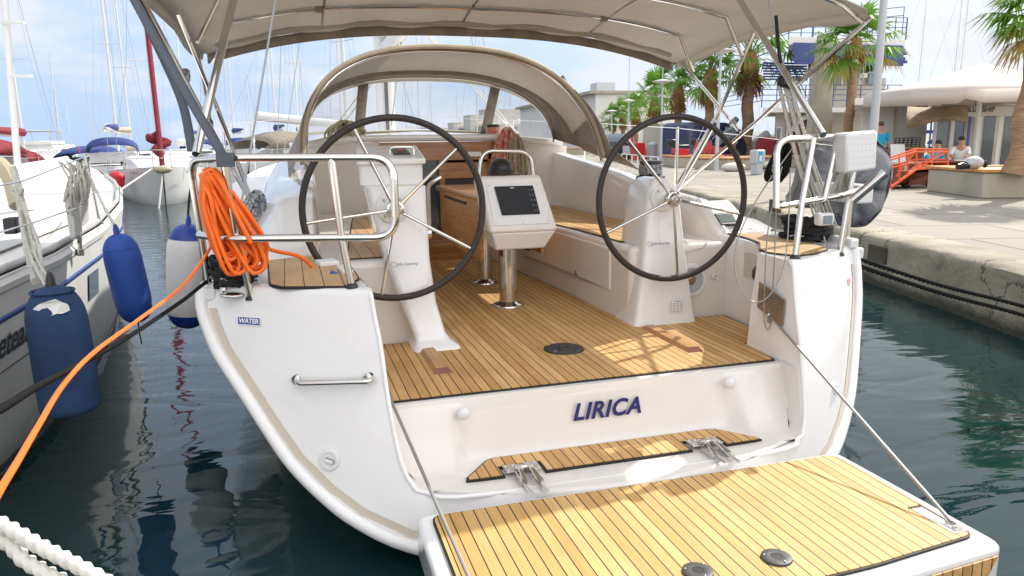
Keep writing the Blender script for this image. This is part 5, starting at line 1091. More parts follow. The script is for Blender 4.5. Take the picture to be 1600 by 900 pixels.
# boat 1: bow towards us, red furled genoa
B = begin('white sailing yacht with red waterline stripe and furled red genoa, bow towards the camera')
boat_hull(B, 9.5, 3.5, 1.28, 'far_white', 'red'); cabin(B, -2.6, 2.2, 1.25, 1.4, .55); rig(B, .6, 11.5, 1.9, Ln=9.5, furl='red_cloth', bm=3.4); pulpit(B, 9.5, 3.5, 1.28)
obj('sail_roll', MB().tube(spline([(0, 4.25, 2.1), (.12, 4.1, 2.35), (-.2, 3.9, 2.6), (.2, 3.9, 2.75), (0, 3.95, 3.0)], 6), [.13] * 8 + [.16] * 8 + [.2] * 5 + [.10] * 4, 10), 'red_cloth', B)
obj('anchor', MB().sphere((0, 4.95, 1.52), .2, 10, (1.3, .8, .8)), 'leather_tan', B)
obj('radar_dome', MB().sphere((-.9, -2.5, 2.6), .25, 10, (1, 1, .8)), 'far_white', B)
text('hull_number', '5-28670', 'ink', (-.80, 3.62, 1.35), .17, (.42, .9, 0), (0, 0, 1), B, shear=.2); text('hull_number', '5-28670', 'ink', (.80, 3.62, 1.35), .17, (.42, -.9, 0), (0, 0, 1), B, shear=.2)
obj('anchor_line', MB().tube([(0, 4.85, 1.5), (.25, 5.2, -.2)], .03, 5), 'rope_white', B); obj('anchor_line', MB().tube([(.3, 4.8, 1.55), (2.4, 7.2, -.2)], .03, 5), 'rope_white', B)
place(B, 254, 300, 24.6, PI + .16, 0, .83, .62)
# boat 2: motor boat with blue canopy (stern to us)
B = begin('white motor boat with a dark blue canopy, stern towards the camera', 'motor boat', 'motor_boat')
boat_hull(B, 9, 3.3, 1.1, 'far_white', 'far_dark'); cabin(B, -1.0, 3.2, 1.35, 1.15, .75); canopy(B, -3.2, .8, 1.5, 1.75, 2.75, 'blue_cloth')
obj('aft_bench', MB().box((0, -3.0, 1.35), (2.4, .6, .45)), 'canvas_trim', B, bevel=.06); obj('cockpit_shade', MB().box((0, -.9, 1.6), (2.3, .05, .8)), 'leather_tan', B)
for s_ in (-1, 1): obj('radio_aerial', MB().tube([(s_ * 1.1, -.5, 2.4), (s_ * 1.15, -.6, 6.0)], .018, 5), 'far_white', B)
obj('radar_dome', MB().sphere((.7, -.4, 4.1), .18, 8, (1, 1, .7)), 'far_white', B); obj('radar_pole', MB().tube([(.7, -.4, 2.6), (.7, -.4, 4.0)], .03, 6), 'far_white', B)
obj('stern_flag', MB().box((0, -4.3, 2.5), (.02, .25, .35)), 'red', B)
place(B, 158, 290, 33, .03, 0, .70, .56)
# boat 3: burgundy canopies
B = begin('white sailing yacht with burgundy sprayhood and sun canopy at the far left')
boat_hull(B, 12, 4.2, 1.3, 'far_white', 'far_dark'); cabin(B, -1.5, 3.5, 1.5, 1.4, .6); canopy(B, -5.2, -2.5, 1.7, 2.1, 3.1, 'red_cloth'); canopy(B, -1.9, -.2, 1.5, 1.6, 2.5, 'red_cloth', 'sprayhood'); rig(B, 1.2, 15, 2.0, Ln=12, bm=4)
obj('boom', MB().tube([(0, 1.1, 3.2), (0, -4.2, 3.4)], .12, 8), 'mast_white', B); obj('sail_cover', MB().tube([(0, 1.1, 3.4), (0, -4.0, 3.55)], [.28, .16], 8), 'red_cloth', B)
pulpit(B, 12, 4.2, 1.3); obj('wheel', MB().tube([(-.9 + .45 * math.cos(a_ * PI / 10), -3.9, 1.9 + .45 * math.sin(a_ * PI / 10)) for a_ in range(20)], .03, 6, closed=True), 'steel', B)
obj('outboard', MB().box((1.6, -5.9, 2.0), (.3, .3, .5)), 'navy', B, bevel=.08); obj('ring_buoy', MB().tube([(1.2 + .25 * math.cos(a_ * PI / 8), -6.0, 1.9 + .25 * math.sin(a_ * PI / 8)) for a_ in range(16)], .07, 6, closed=True), 'fender_white', B)
place(B, 28, 290, 31, -.12, 0, .72, .60)
B = begin('white flybridge cruiser seen between the burgundy canopy and the blue canopied boat', 'motor boat', 'motor_boat')
boat_hull(B, 13, 4.2, 1.7, 'far_white', None); cabin(B, -3, 4, 1.7, 1.9, 1.3); obj('flybridge', MB().box((0, -1.5, 3.4), (2.8, 3.5, .5)), 'far_white', B, bevel=.15); obj('bridge_top', MB().box((0, -1.5, 4.7), (2.6, 2.8, .08)), 'canvas_trim', B, bevel=.03)
for s_ in (-1, 1): obj('top_post', MB().tube([(s_ * 1.2, -2.6, 3.6), (s_ * 1.2, -2.6, 4.7)], .04, 6).tube([(s_ * 1.2, -.3, 3.6), (s_ * 1.2, -.3, 4.7)], .04, 6), 'steel', B)
obj('rail', MB().tube(rounded([(-1.7, -6.2, 2.5), (-1.7, -5, 2.7), (1.7, -5, 2.7), (1.7, -6.2, 2.5)], .3), .03, 6), 'steel', B)
place(B, 84, 290, 50, -.1, 0, .62, .5)
# boat 5: with the blue tipped fender and grey arch behind the orange cable
B = begin('white sailing yacht with folded grey awning and two rectangular hull ports behind the orange cable')
boat_hull(B, 12, 3.9, 1.45, 'far_white', 'far_dark'); cabin(B, -2.5, 3.5, 1.5, 1.6, .6); rig(B, 1.0, 15, 2.1, Ln=12, bm=3.8, r=.10); canopy(B, -4.0, -1.0, 1.5, 2.0, 2.95, 'canvas_dark', 'awning')
obj('boom', MB().tube([(0, .9, 3.3), (0, -3.6, 3.7)], .16, 8, flat=1.4), 'mast_white', B); pulpit(B, 12, 3.9, 1.45)
for y in (-3.0, -.4, 1.2):
    for s_ in (-1, 1): obj('hull_window', MB().box((s_ * 1.93, y, 1.12), (.05, .55, .2)), 'glass_dark', B)
place(B, 520, 290, 28.5, -1.0, 0, .80, .66)
ft2 = W(390, 284, y=14.5); fb2 = W(390, 318, y=14.5)
fender('fender', ft2, fb2, .17, 'fender_white', 'small far fender with a blue cone top, seen under the port rail', 'fender_navy', 'fender_navy')
rope('fender_line', [ft2, W(388, 262, y=14.5), W(392, 225, y=14.5)], .02, 'rope_black', 'dark line above the small far fender with a blue cone top', 'rope', lobes=0)
o = fender('fender', W(184, 268, y=22.4), W(181, 296, y=22.4), .19, 'red', 'bright red fender between the motor boat and the yacht with a red stripe', None, 'red')
# two-mast pontoon row: more boats with masts, each its own thing
KIND = []
def simple(label, Ln, H, m_c='blue_cloth', hullm='far_white', motor=False):
    B = begin(label, group='yachts along the far pontoons'); boat_hull(B, Ln, Ln * .31, 1.25, hullm, 'far_dark'); cabin(B, -Ln * .22, Ln * .28, Ln * .12, 1.35, .5); rig(B, .8, H, 1.9, Ln=Ln, bm=Ln * .3, r=.08)
    canopy(B, -Ln * .3, -Ln * .12, Ln * .12, 1.8, 2.6, m_c, 'sprayhood'); obj('boom', MB().tube([(0, .7, 2.9), (0, -Ln * .35, 3.0)], .1, 6), 'mast_white', B); obj('sail_cover', MB().tube([(0, .6, 3.1), (0, -Ln * .33, 3.1)], [.22, .12], 6), m_c, B); return B
protos = [simple('', 11, 14.5, 'blue_cloth'), simple('', 10, 13, 'canvas_trim'), simple('', 12.5, 17, 'blue_cloth', 'far_white'), simple('', 9, 12, 'red_cloth')]
far = [(186, 31, 0, .1, 'mast carrying a pale spreader left of the red furled genoa'), (202, 36, 1, -.2, 'slim mast just left of the red furled genoa'), (100, 55, 3, .3, 'low far hull left of the blue canopied motor boat'), (300, 44, 2, 2.9, 'mast between the red genoa and the grey strap'), (335, 52, 1, .4, 'mast seen through the triangle of bimini tubes'), (372, 40, 0, .2, 'mast right of the brown bimini tube'), (393, 60, 3, -.3, 'short mast left of the tall white mast with long spreaders'), (437, 33, 2, .1, 'tall white mast with long spreaders beside the dodger'), (472, 38, 0, 3.0, 'leaning mast close to the port edge of the dodger'), (482, 58, 1, .2, 'thin mast touching the port edge of the dodger'), (540, 34, 2, .1, 'thick pale mast seen above the port side of the dodger'), (565, 70, 1, .3, 'faint mast in the port window of the dodger'), (640, 60, 3, .1, 'mast with crossed spreaders in the middle window of the dodger'), (660, 42, 0, 2.8, 'dark mast left in the middle dodger window'), (678, 75, 1, 0, 'small mast low in the middle dodger window'), (720, 90, 3, .5, 'far short mast beside the starboard dodger mullion'), (752, 45, 2, .2, 'mast just right of the starboard dodger mullion'), (780, 62, 0, -.2, 'mast above the blue sail cover in the starboard dodger window'), (802, 55, 1, .1, 'mast near the hillside in the starboard dodger window'), (840, 95, 2, .2, 'distant mast against the hill terraces'), (150, 80, 1, .2, 'tiny distant mast above the blue canopy'), (250, 66, 0, .2, 'distant mast behind the bow of the yacht with a red stripe')]
first = [True] * 4
for px, d, k_, rz, lb in far:
    P = W(px, 262, y=d); L_ = 'far yacht, ' + lb
    o = protos[k_] if first[k_] else copy_tree(protos[k_])
    first[k_] = False; o.location = (P.x, d, 0); o.rotation_euler = (0, 0, rz); o.scale = (.60, .60, .70 if d < 45 else .5); o['label'] = L_
# wooden pontoon and mooring posts
tag(obj('pontoon', MB().box((-13, 40, .25), (30, 2.0, .3), rz=.02), 'concrete_pale', bevel=.02), 'long low floating pontoon behind the boats on the far left', 'pontoon')
# far harbour terrace, seen through the dodger window
for q, (px, w_, h_, d) in enumerate(((790, 16, 5, 150), (830, 22, 6.5, 160), (868, 16, 5.5, 150), (745, 12, 4, 170))):
    P = W(px, 235, y=d); t = thing('terrace_building', ['low pale terrace building with a sunshade roof, second from the dodger mullion', 'wide pale terrace building below the hill with white sunshades', 'stone coloured terrace building nearest the starboard edge of the dodger', 'small far building beside the starboard dodger mullion'][q], 'building', (P.x, d, 0))
    obj('wall', MB().box((P.x, d, 1.5 + h_ / 2), (w_, 6, h_)), 'render_beige', t); obj('terrace', MB().box((P.x, d - 5, 1.2), (w_ * 1.1, 8, 2.4)), 'concrete_pale', t)
    for k_ in range(int(w_ / 3.5)):
        x = P.x - w_ / 2 + 1.8 + k_ * 3.5; obj('window', MB().box((x, d - 3.05, 3.4), (1.6, .1, 1.6)), 'glass_dark', t)
        obj('sunshade', MB().lathe([(1.9, 0), (.1, 1.0), (.0001, 1.05)], (x, d - 6.5, 4.6), n=4).tube([(x, d - 6.5, 2.4), (x, d - 6.5, 5.4)], .05, 4), 'umbrella', t)
# masts and boats beyond the quay, on the starboard side
for px, d, k_, lb in ((1433, 45, 2, 'pole like mast left of the pair above the umbrella'), (1488, 40, 0, 'left mast of the close pair above the cafe umbrella'), (1497, 40.8, 2, 'right mast of the close pair above the cafe umbrella'), (1560, 52, 1, 'short mast between the umbrella peak and the near palm'), (1187, 90, 1, 'distant mast right of the tall palm by the van'), (1215, 100, 3, 'distant mast over the red bin by the tower'), (1200, 120, 0, 'faintest mast between palm and tower')):
    P = W(px, 262, y=d); o = copy_tree(protos[k_]); o.location = (P.x, d, -.4); o.rotation_euler = (0, 0, .4); o['label'] = 'yacht beyond the quay, ' + lb; o['group'] = 'yachts beyond the quay'; 
# ================================================================ the quay
def base(px, py): return W(px, py, z=PZ)
def top_at(px, py, y): return W(px, py, y=y)
def fan(b, root, dirv, up, L_, R0, nb, droop, rnd, w_=.05):
    """one palmate leaf: petiole and folded blades"""
    dirv = dirv.normalized(); side = dirv.cross(up).normalized(); upv = side.cross(dirv)
    tip = root + dirv * L_ + Vector((0, 0, -L_ * .18 * droop)); md = root + dirv * L_ * .5 + Vector((0, 0, .04 * L_))
    for k_ in range(nb):
        a_ = (k_ / (nb - 1) - .5) * 2 * 1.75 + rnd.uniform(-.04, .04); d = (dirv * math.cos(a_) + side * math.sin(a_)).normalized()
        R1 = R0 * (1 - .25 * abs(a_) / 1.75) * rnd.uniform(.85, 1.08); n_ = d.cross(upv).normalized()
        p1 = tip + d * R1 * .55 + upv * (.05 * R0 * (1 - abs(a_) / 2)) + Vector((0, 0, -droop * R1 * .12)); p2 = tip + d * R1 + Vector((0, 0, -droop * R1 * rnd.uniform(.35, .6)))
        ww = w_ * R0 / .8; f_ = upv * ww * .35
        b.add([tip - n_ * ww * .2, tip + n_ * ww * .2 + f_ * .2, p1 + n_ * ww * .62 + f_, p2, p1 - n_ * ww * .62], [(0, 1, 2, 3, 4)] if 0 else [(0, 1, 2), (0, 2, 4), (4, 2, 3)])
    return tip
def make_palm(seed, H, nleaf=34, R0=.85, L0=.95, skirt=True, nb=16, thick=.17, lean=0, drop=96, yel=.93):
    rnd = random.Random(seed); T = thing('palm_tree', '', 'palm tree', (0, 0, 0))
    path = [(lean * (i / 14) ** 1.5 + .03 * math.sin(i), .02 * math.cos(i * 1.3), H * i / 14) for i in range(15)]; rr = [thick * (1.5 if i == 0 else 1.15 if i == 1 else 1 - .12 * i / 14) * rnd.uniform(.96, 1.04) for i in range(15)]
    obj('trunk', MB().tube(path, rr, 12), 'trunk', T); top = Vector(path[-1]); b = MB(); y_ = MB(); st = MB()
    for i in range(nleaf):
        g = i / nleaf; el = math.radians(84 - drop * g + rnd.uniform(-9, 9)); az = i * 2.399 + rnd.uniform(-.25, .25)
        d = Vector((math.cos(az) * math.cos(el), math.sin(az) * math.cos(el), math.sin(el))); l_ = L0 * rnd.uniform(.75, 1.1)
        root = top + Vector((0, 0, .15 - .35 * g)); tgt = y_ if (g > yel and rnd.random() < .7) else b
        up = Vector((0, 0, 1)) if abs(d.z) < .95 else Vector((math.cos(az), math.sin(az), 0))
        tip = fan(tgt, root, d, up, l_, R0 * rnd.uniform(.8, 1.1), nb, .5 + 1.1 * g, rnd)
        st.tube([root, root + d * l_ * .5, tip], [.022, .015, .008], 4, cap=False)
    c = obj('crown', b, 'frond', T, smooth=0, merge=False); obj('leaf_stalks', st, 'leaf_spine', c, smooth=60, merge=False)
    if y_.v: obj('yellowing_leaves', y_, 'frond_yellow', c, smooth=0, merge=False)
    if skirt:
        s_ = MB()
        for i in range(30):
            az = rnd.uniform(0, 2 * PI); d = Vector((math.cos(az) * .28, math.sin(az) * .28, -.95)).normalized(); root = top + Vector((math.cos(az) * .1, math.sin(az) * .1, -.15 - rnd.random() * .45)); fan(s_, root, d, Vector((math.cos(az), math.sin(az), .3)), .22, .52 * rnd.uniform(.7, 1.15), 9, .6, rnd, .07)
        s_.tube([top + Vector((0, 0, -.75)), top + Vector((0, 0, -.38)), top + Vector((0, 0, .1))], [.16, .27, .16], 10)
        obj('dead_leaf_skirt', s_, 'frond_dead', T, smooth=0, merge=False)
    return T
PALMS = [make_palm(1, 3.0, 28), make_palm(2, 3.0, 26, .80, .9), make_palm(3, 3.0, 30, .85, 1.0)]
pl = [(1165, 248, 88, 0, 1.10, 'tallest palm, standing behind the dark van at its right end'), (1105, 249, 112, 1, 1.0, 'palm in front of the dark van behind the red motor scooters'), (1058, 248, 133, 2, .95, 'palm with a brown skirt at the left end of the dark van'), (1022, 240, 152, 0, 1.1, 'palm left of the grey container by the van'), (993, 238, 172, 1, 1.05, 'palm behind the red hydrant'), (973, 237, 180, 2, 1.0, 'smaller palm left of the red hydrant palm, behind the notice board'), (957, 237, 187, 0, 1.1, 'second smallest palm of the receding row'), (941, 236, 191, 1, 1.2, 'smallest and farthest palm of the row beside the dodger'),
      ]
used = set()
for px, py, cy, k_, sc, lb in pl:
    P = base(px, py); h = top_at(px, cy, P.y).z - PZ
    if P.y > 60: P = W(px, 240, y=46 + (1022 - px) * .28); P.z = PZ; h = top_at(px, cy, P.y).z - PZ
    o = PALMS[k_] if k_ not in used else copy_tree(PALMS[k_]); used.add(k_)
    s_ = h / 3.0 ; o.location = (P.x, P.y, PZ); o.scale = (s_ * sc * .98, s_ * sc * .98, s_); o.rotation_euler = (0, 0, px * .37); o['label'] = lb; o['group'] = 'palms along the quay'
T = make_palm(9, 5.6, 34, 1.0, .95, True, 20, .17, 0, 118, .78); P = W(1322, 262, y=23); h = top_at(1325, 62, 23).z - PZ; T.location = (P.x, 23, PZ); T.scale = (1.0, 1.0, h / 5.6); T['label'] = 'large palm with yellowing fan leaves in front of the harbour tower'; T['group'] = 'palms along the quay'
T = make_palm(12, 2.9, 34, .62, .50, False, 24, .15, .22, 118, .8); T['label'] = 'near palm with stout trunk rising from the concrete planter at the right edge'; T['group'] = 'palms along the quay'
P = W(1588, 262, y=9.6); T.location = (P.x, 9.6, .9); hh = W(1605, 8, y=9.6).z - .9; T.scale = (1, 1, hh / 2.9)
# lamp posts
def lamp(px, py, topy, lb, r=.06, spike=0, y=None, topx=None, arm=True):
    P = base(px, py) if y is None else Vector((W(px, py, y=y).x, y, PZ)); Z = top_at(px, topy, P.y).z
    t = thing('street_lamp', lb, 'street lamp', (P.x, P.y, PZ), 'street lamps on the quay')
    o = obj('lamp_post', MB().tube([(P.x, P.y, PZ), (P.x, P.y, PZ + .8), (P.x, P.y, Z)], [r * 1.3, r, r * .6], 12), 'pole_grey', t)
    obj('lamp_head', MB().lathe([(.05, -.12), (.12, -.06), (.42, .0), (.44, .04), (.10, .10), (.0001, .11)], (P.x, P.y, Z), n=20), 'lamp_white', t)
    if spike: obj('lamp_spike', MB().tube([(P.x, P.y, Z), (P.x, P.y, Z + spike)], .02, 5), 'pole_grey', t)
    obj('base_plate', MB().box((P.x, P.y, PZ + .015), (.34, .34, .03)), 'pole_grey', o); return t
lamp(1119, 267, 80, 'nearest of the disc topped street lamps, in front of the tall palms'); lamp(1032, 255, 128, 'street lamp beside the grey container, left of the van', spike=1.6)
lamp(981, 244, 158, 'street lamp with a tall spike behind the red hydrant', .07, 3.0, y=45); lamp(955, 242, 174, 'street lamp second farthest, between two small palms', .08, 0, y=56); lamp(934, 240, 184, 'farthest street lamp beside the dodger', .09, 0, y=66)
P0 = W(1358, 292, y=12.8); t = thing('light_pole', 'thick grey pole beside the man in the cap, rising out of the picture', 'pole', (P0.x, 12.8, PZ))
obj('pole_shaft', MB().tube([(P0.x, 12.8, PZ), (P0.x, 12.8, 9)], [.085, .055], 16), 'pole_grey', t); obj('base_plate', MB().box((P0.x, 12.8, PZ + .015), (.36, .36, .03)), 'pole_grey', t)
# planters with wooden bench tops
def planter(x, y, lx, ly, h, lb, rz=QANG, wood=True):
    t = thing('planter_bench', lb, 'planter', (x, y, PZ), 'concrete planters with bench tops')
    obj('planter_wall', MB().box((x, y, PZ + h / 2), (lx, ly, h), rz=rz), 'concrete_pale', t, bevel=.02)
    obj('planter_soil', MB().box((x, y, PZ + h + .01), (lx * .8, ly * .9, .05), rz=rz), 'leather_tan', t)
    if wood:
        e = Vector((math.cos(rz), math.sin(rz), 0)); n_ = Vector((-e.y, e.x, 0))
        for s_ in (-1, 1): obj('bench_slat', MB().box(Vector((x, y, PZ + h + .035)) + n_ * (s_ * (ly / 2 - .10)), (lx + .1, .28, .05), rz=rz), 'wood_bench', t, bevel=.008)
        for s_ in (-1, 1): obj('bench_slat', MB().box(Vector((x, y, PZ + h + .035)) + e * (s_ * (lx / 2 - .10)), (.28, ly - .5, .05), rz=rz), 'wood_bench', t, bevel=.008)
    return t
planter(13.3, 25.4, 1.6, 2.4, .36, 'concrete planter with a wooden bench top behind the nearest street lamp'); planter(14.1, 22.9, 3.6, 1.5, .34, 'long concrete planter bench behind the grey service pedestal', rz=.25)
planter(12.35, 9.95, 4.6, 1.9, .42, 'large near concrete planter with a weathered yellow wooden edge', rz=.0 - .35); planter(17.5, 50, 3, 2, .4, 'far planter bench behind the red hydrant')
# service pedestal
P = base(1182, 273); t = thing('service_pedestal', 'grey electricity and water pedestal with a blue and white sticker on the quay', 'service pedestal', (P.x, P.y, PZ))
obj('pedestal_foot', MB().box((P.x, P.y, PZ + .16), (.24, .24, .32), rz=.3), 'pole_grey', t, bevel=.02); hd = obj('pedestal_head', MB().box((P.x, P.y, PZ + .50), (.36, .30, .40), rz=.3), 'pole_grey', t, bevel=.05, seg=4)
f_ = Vector((math.sin(.3), -math.cos(.3), 0)); e_ = Vector((math.cos(.3), math.sin(.3), 0)); c_ = Vector((P.x, P.y, PZ + .5)) + f_ * .152 - e_ * .06
obj('sticker', MB().slab([c_ - e_ * .08 + Vector((0, 0, -.15)), c_ + e_ * .08 + Vector((0, 0, -.15)), c_ + e_ * .08 + Vector((0, 0, .15)), c_ - e_ * .08 + Vector((0, 0, .15))], f_ * .004), 'blue_sticker' if 0 else 'turquoise', hd)
c_ += f_ * .005 + Vector((0, 0, -.04)); obj('sticker_text_field', MB().slab([c_ - e_ * .05 + Vector((0, 0, -.08)), c_ + e_ * .05 + Vector((0, 0, -.08)), c_ + e_ * .05 + Vector((0, 0, .08)), c_ - e_ * .05 + Vector((0, 0, .08))], f_ * .003), 'label_white', hd)
# van
def wheel(parent, c, r=.34, w_=.22, ax=(1, 0, 0), rim='alu'):
    o = obj('wheel', MB().lathe([(r * .6, -w_ / 2), (r * .95, -w_ / 2), (r, -w_ * .3), (r, w_ * .3), (r * .95, w_ / 2), (r * .6, w_ / 2)], c, ax, 20), 'tyre', parent)
    obj('rim', MB().lathe([(.0001, w_ * .4), (r * .2, w_ * .42), (r * .58, w_ * .34), (r * .62, w_ * .45), (r * .62, -w_ * .45), (r * .3, -w_ * .4), (.0001, -w_ * .42)], c, ax, 20), rim, o)
def van(col, label, Ln=5.6, H=2.5, Wd=2.0, group=None):
    t = thing('parked_van', label, 'van', (0, 0, 0), group)
    prof = [(-Ln / 2, .35), (-Ln / 2, H * .9), (-Ln / 2 + .25, H), (Ln * .12, H), (Ln * .24, H * .95), (Ln * .36, H * .66), (Ln * .44, H * .52), (Ln * .49, H * .40), (Ln / 2, .55), (Ln / 2 - .1, .32)]
    rows = [[(sx * (1 - (.10 if z > H * .9 else 0) - (.06 if y > Ln * .42 else 0)), y, z) for y, z in prof] for sx in (-Wd / 2, -Wd / 2 + .001, Wd / 2 - .001, Wd / 2)]
    b = MB(); n_ = len(prof); b.add([p for p in rows[0]] + [p for p in rows[-1]], [tuple(range(n_)), tuple(range(2 * n_ - 1, n_ - 1, -1))] + [(i, n_ + i, n_ + (i + 1) % n_, (i + 1) % n_) for i in range(n_)])
    bd = obj('body', b, col, t, bevel=.10, seg=4)
    for s_ in (-1, 1):
        x = s_ * (Wd / 2 + .004)
        obj('side_window', MB().slab([(x, Ln * .08, H * .56), (x, Ln * .345, H * .56), (x, Ln * .24, H * .88), (x, Ln * .08, H * .88)], (s_ * .012, 0, 0)), 'glass_pale', bd)
        dr = obj('door', MB().slab([(x, Ln * .07, .45), (x, Ln * .33, .45), (x, Ln * .33, H * .54), (x, Ln * .07, H * .54)], (s_ * .006, 0, 0)), col, t); obj('door_handle', MB().box((x + s_ * .02, Ln * .10, H * .48), (.03, .14, .03)), 'black_plastic', dr)
        obj('mirror', MB().box((s_ * (Wd / 2 + .13), Ln * .33, H * .58), (.2, .08, .28)), 'black_plastic', t, bevel=.03)
        for y in (-Ln * .30, Ln * .33): wheel(t, (s_ * (Wd / 2 - .12), y, .34), ax=(s_, 0, 0))
        obj('headlight', MB().sphere((s_ * Wd * .38, Ln * .47, H * .38), .14, 8, (1, .8, .9)), 'glass_pale', t)
    obj('windscreen', MB().slab([(-Wd * .43, Ln * .355, H * .68), (Wd * .43, Ln * .355, H * .68), (Wd * .40, Ln * .248, H * .94), (-Wd * .40, Ln * .248, H * .94)], (0, .02, .01)), 'glass_dark', bd)
    return t
V = van('navy', 'dark blue van with a silver star pattern parked behind the palms')
bb = MB(); x = 1.022
star = [Vector((x, -.6, 1.25)) + Vector((0, math.cos(a_), math.sin(a_) * .85)) * (1.0 if q % 2 == 0 else .45) for q, a_ in enumerate([k_ * PI / 5 for k_ in range(10)])]
for i in range(10):
    bb.tube([star[i], star[(i + 1) % 10]], .025, 4)
for q in range(6): bb.tube([(x, -2.4 + q * .35, .6 + .3 * (q % 2)), (x, -1.5 + q * .45, 2.2 - .12 * q)], .02, 4)
bb.tube([(x, -.3, 1.6), (x, 1.2, 2.2)], .04, 4); bb.tube([(x, -.2, 1.3), (x, 1.5, 1.7)], .03, 4)
obj('star_pattern', bb, 'silver_pattern', [c for c in V.children if c.name.startswith('body')][0], merge=False)
P = W(1102, 246, y=32.5); V.location = (P.x, 32.5, PZ); V.rotation_euler = (0, 0, -1.22)
V.scale = (.8, .8, .70)
V = van('far_white', 'small white van far along the quay left of the red hydrant', 4.6, 2.0, 1.8); P = W(1008, 240, y=62); V.location = (P.x + 3, 62, PZ); V.rotation_euler = (0, 0, -1.0)
def car(col, label, px, y, rz, group=None):
    t = thing('parked_car', label, 'car', (0, 0, 0), group); Ln, H, Wd = 4.2, 1.42, 1.75
    prof = [(-2.1, .35), (-2.1, .85), (-1.9, .95), (-1.3, 1.38), (-.2, 1.42), (.5, 1.3), (1.05, .92), (1.95, .78), (2.1, .6), (2.1, .32)]
    n_ = len(prof); b = MB(); b.add([(-Wd / 2 * (.84 if z > 1 else 1), y_, z) for y_, z in prof] + [(Wd / 2 * (.84 if z > 1 else 1), y_, z) for y_, z in prof], [tuple(range(n_)), tuple(range(2 * n_ - 1, n_ - 1, -1))] + [(i, n_ + i, n_ + (i + 1) % n_, (i + 1) % n_) for i in range(n_)])
    bd = obj('body', b, col, t, bevel=.06, seg=3)
    for s_ in (-1, 1):
        obj('side_window', MB().slab([(s_ * .885, -1.4, .95), (s_ * .885, .75, .93), (s_ * .75, .3, 1.28), (s_ * .74, -1.1, 1.32)], (s_ * .012, 0, .004)), 'glass_dark', bd)
        for yy in (-1.3, 1.3): wheel(t, (s_ * .78, yy, .32), .32, .2, (s_, 0, 0))
        obj('headlight', MB().sphere((s_ * .65, 2.03, .66), .12, 8, (1, .6, .6)), 'glass_pale', t); obj('tail_light', MB().box((s_ * .7, -2.1, .78), (.25, .04, .15)), 'red', t)
    obj('windscreen', MB().slab([(-.72, 1.02, .95), (.72, 1.02, .95), (.64, .52, 1.28), (-.64, .52, 1.28)], (0, .012, .008)), 'glass_dark', bd)
    P = W(px, 245, y=y); t.location = (P.x, y, PZ); t.rotation_euler = (0, 0, rz); return t
car('glass_dark', 'black car parked far down the quay under the small palms', 968, 52, -.6); car('far_white', 'white car beyond the black car near the dodger', 948, 66, -.9); car('pole_grey', 'silver car at the right end of the dark van by the red bin', 1172, 36, -.5)
# scooters
def scooter(label, P, rz, sc=1):
    t = thing('motor_scooter', label, 'motor scooter', (0, 0, 0), 'red motor scooters by the van')
    for y in (-.62, .62): wheel(t, (0, y, .27), .27, .11)
    obj('body_shell', MB().prism([(-.14, -.75), (.14, -.75), (.14, -.05), (-.14, -.05)], .34, lambda x, y: .66 + (-.05 - y) * .12).box((0, .15, .30), (.26, .5, .07)), 'red_paint', t, bevel=.05, seg=3)
    obj('front_shield', MB().slab([(-.19, .38, .28), (.19, .38, .28), (.16, .55, .95), (-.16, .55, .95)], (0, .06, .01)), 'red_paint', t, bevel=.02)
    obj('fork', MB().tube([(0, .62, .27), (0, .5, .95), (0, .45, 1.02)], .03, 8), 'steel_dull', t)
    hb = obj('handlebar', MB().tube([(-.30, .42, 1.03), (0, .47, 1.0), (.30, .42, 1.03)], .016, 8), 'black_plastic', t)
    for s_ in (-1, 1): obj('mirror', MB().sphere((s_ * .25, .46, 1.18), .06, 8, (1, .3, .8)).tube([(s_ * .2, .43, 1.03), (s_ * .25, .46, 1.15)], .008, 5), 'black_plastic', hb)
    obj('seat', MB().box((0, -.40, .79), (.26, .75, .10)), 'black_plastic', t, bevel=.04, seg=3); obj('headlight', MB().sphere((0, .60, .86), .08, 8), 'glass_pale', t); obj('exhaust', MB().tube([(.17, -.1, .28), (.19, -.85, .34)], .045, 8), 'steel_dull', t); obj('top_box', MB().box((0, -.88, .93), (.34, .30, .26)), 'black_plastic', t, bevel=.05)
    t.location = P; t.rotation_euler = (0, 0, rz); t.scale = (sc, sc, sc); return t
P = base(1074, 259); scooter('red motor scooter in full side view beside the first planter bench', P, -1.35, .95); P = base(1098, 255); scooter('red motor scooter half hidden behind the planter bench', P, -.9, .95); P = base(1128, 253); scooter('dark red motor scooter between the two front palms', P, -1.9, .95)
# small things far along the quay
P = base(1037, 251); t = thing('shipping_container', 'grey beige steel box standing at the left end of the dark van', 'container', (P.x + 2, P.y + 4, PZ)); Q0 = Vector((P.x + 1.6, P.y + 4, PZ))
obj('container_wall', MB().box(Q0 + Vector((0, 0, .85)), (1.25, 2.2, 1.7), rz=-.5), 'render_beige', t, bevel=.02); obj('container_roof', MB().box(Q0 + Vector((0, 0, 1.73)), (1.35, 2.3, .06), rz=-.5), 'concrete_pale', t)
P = base(998, 251); t = thing('fire_hydrant', 'bright red hydrant cabinet on the quay left of the grey container', 'hydrant', P)
obj('hydrant_body', MB().box(P + Vector((0, 0, .45)), (.5, .35, .8)), 'red_paint', t, bevel=.03); obj('hydrant_pipe', MB().tube([P + Vector((-.38, 0, 0)), P + Vector((-.38, 0, 1.15))], .07, 8).sphere(P + Vector((-.38, 0, 1.2)), .11, 8), 'red_paint', t)
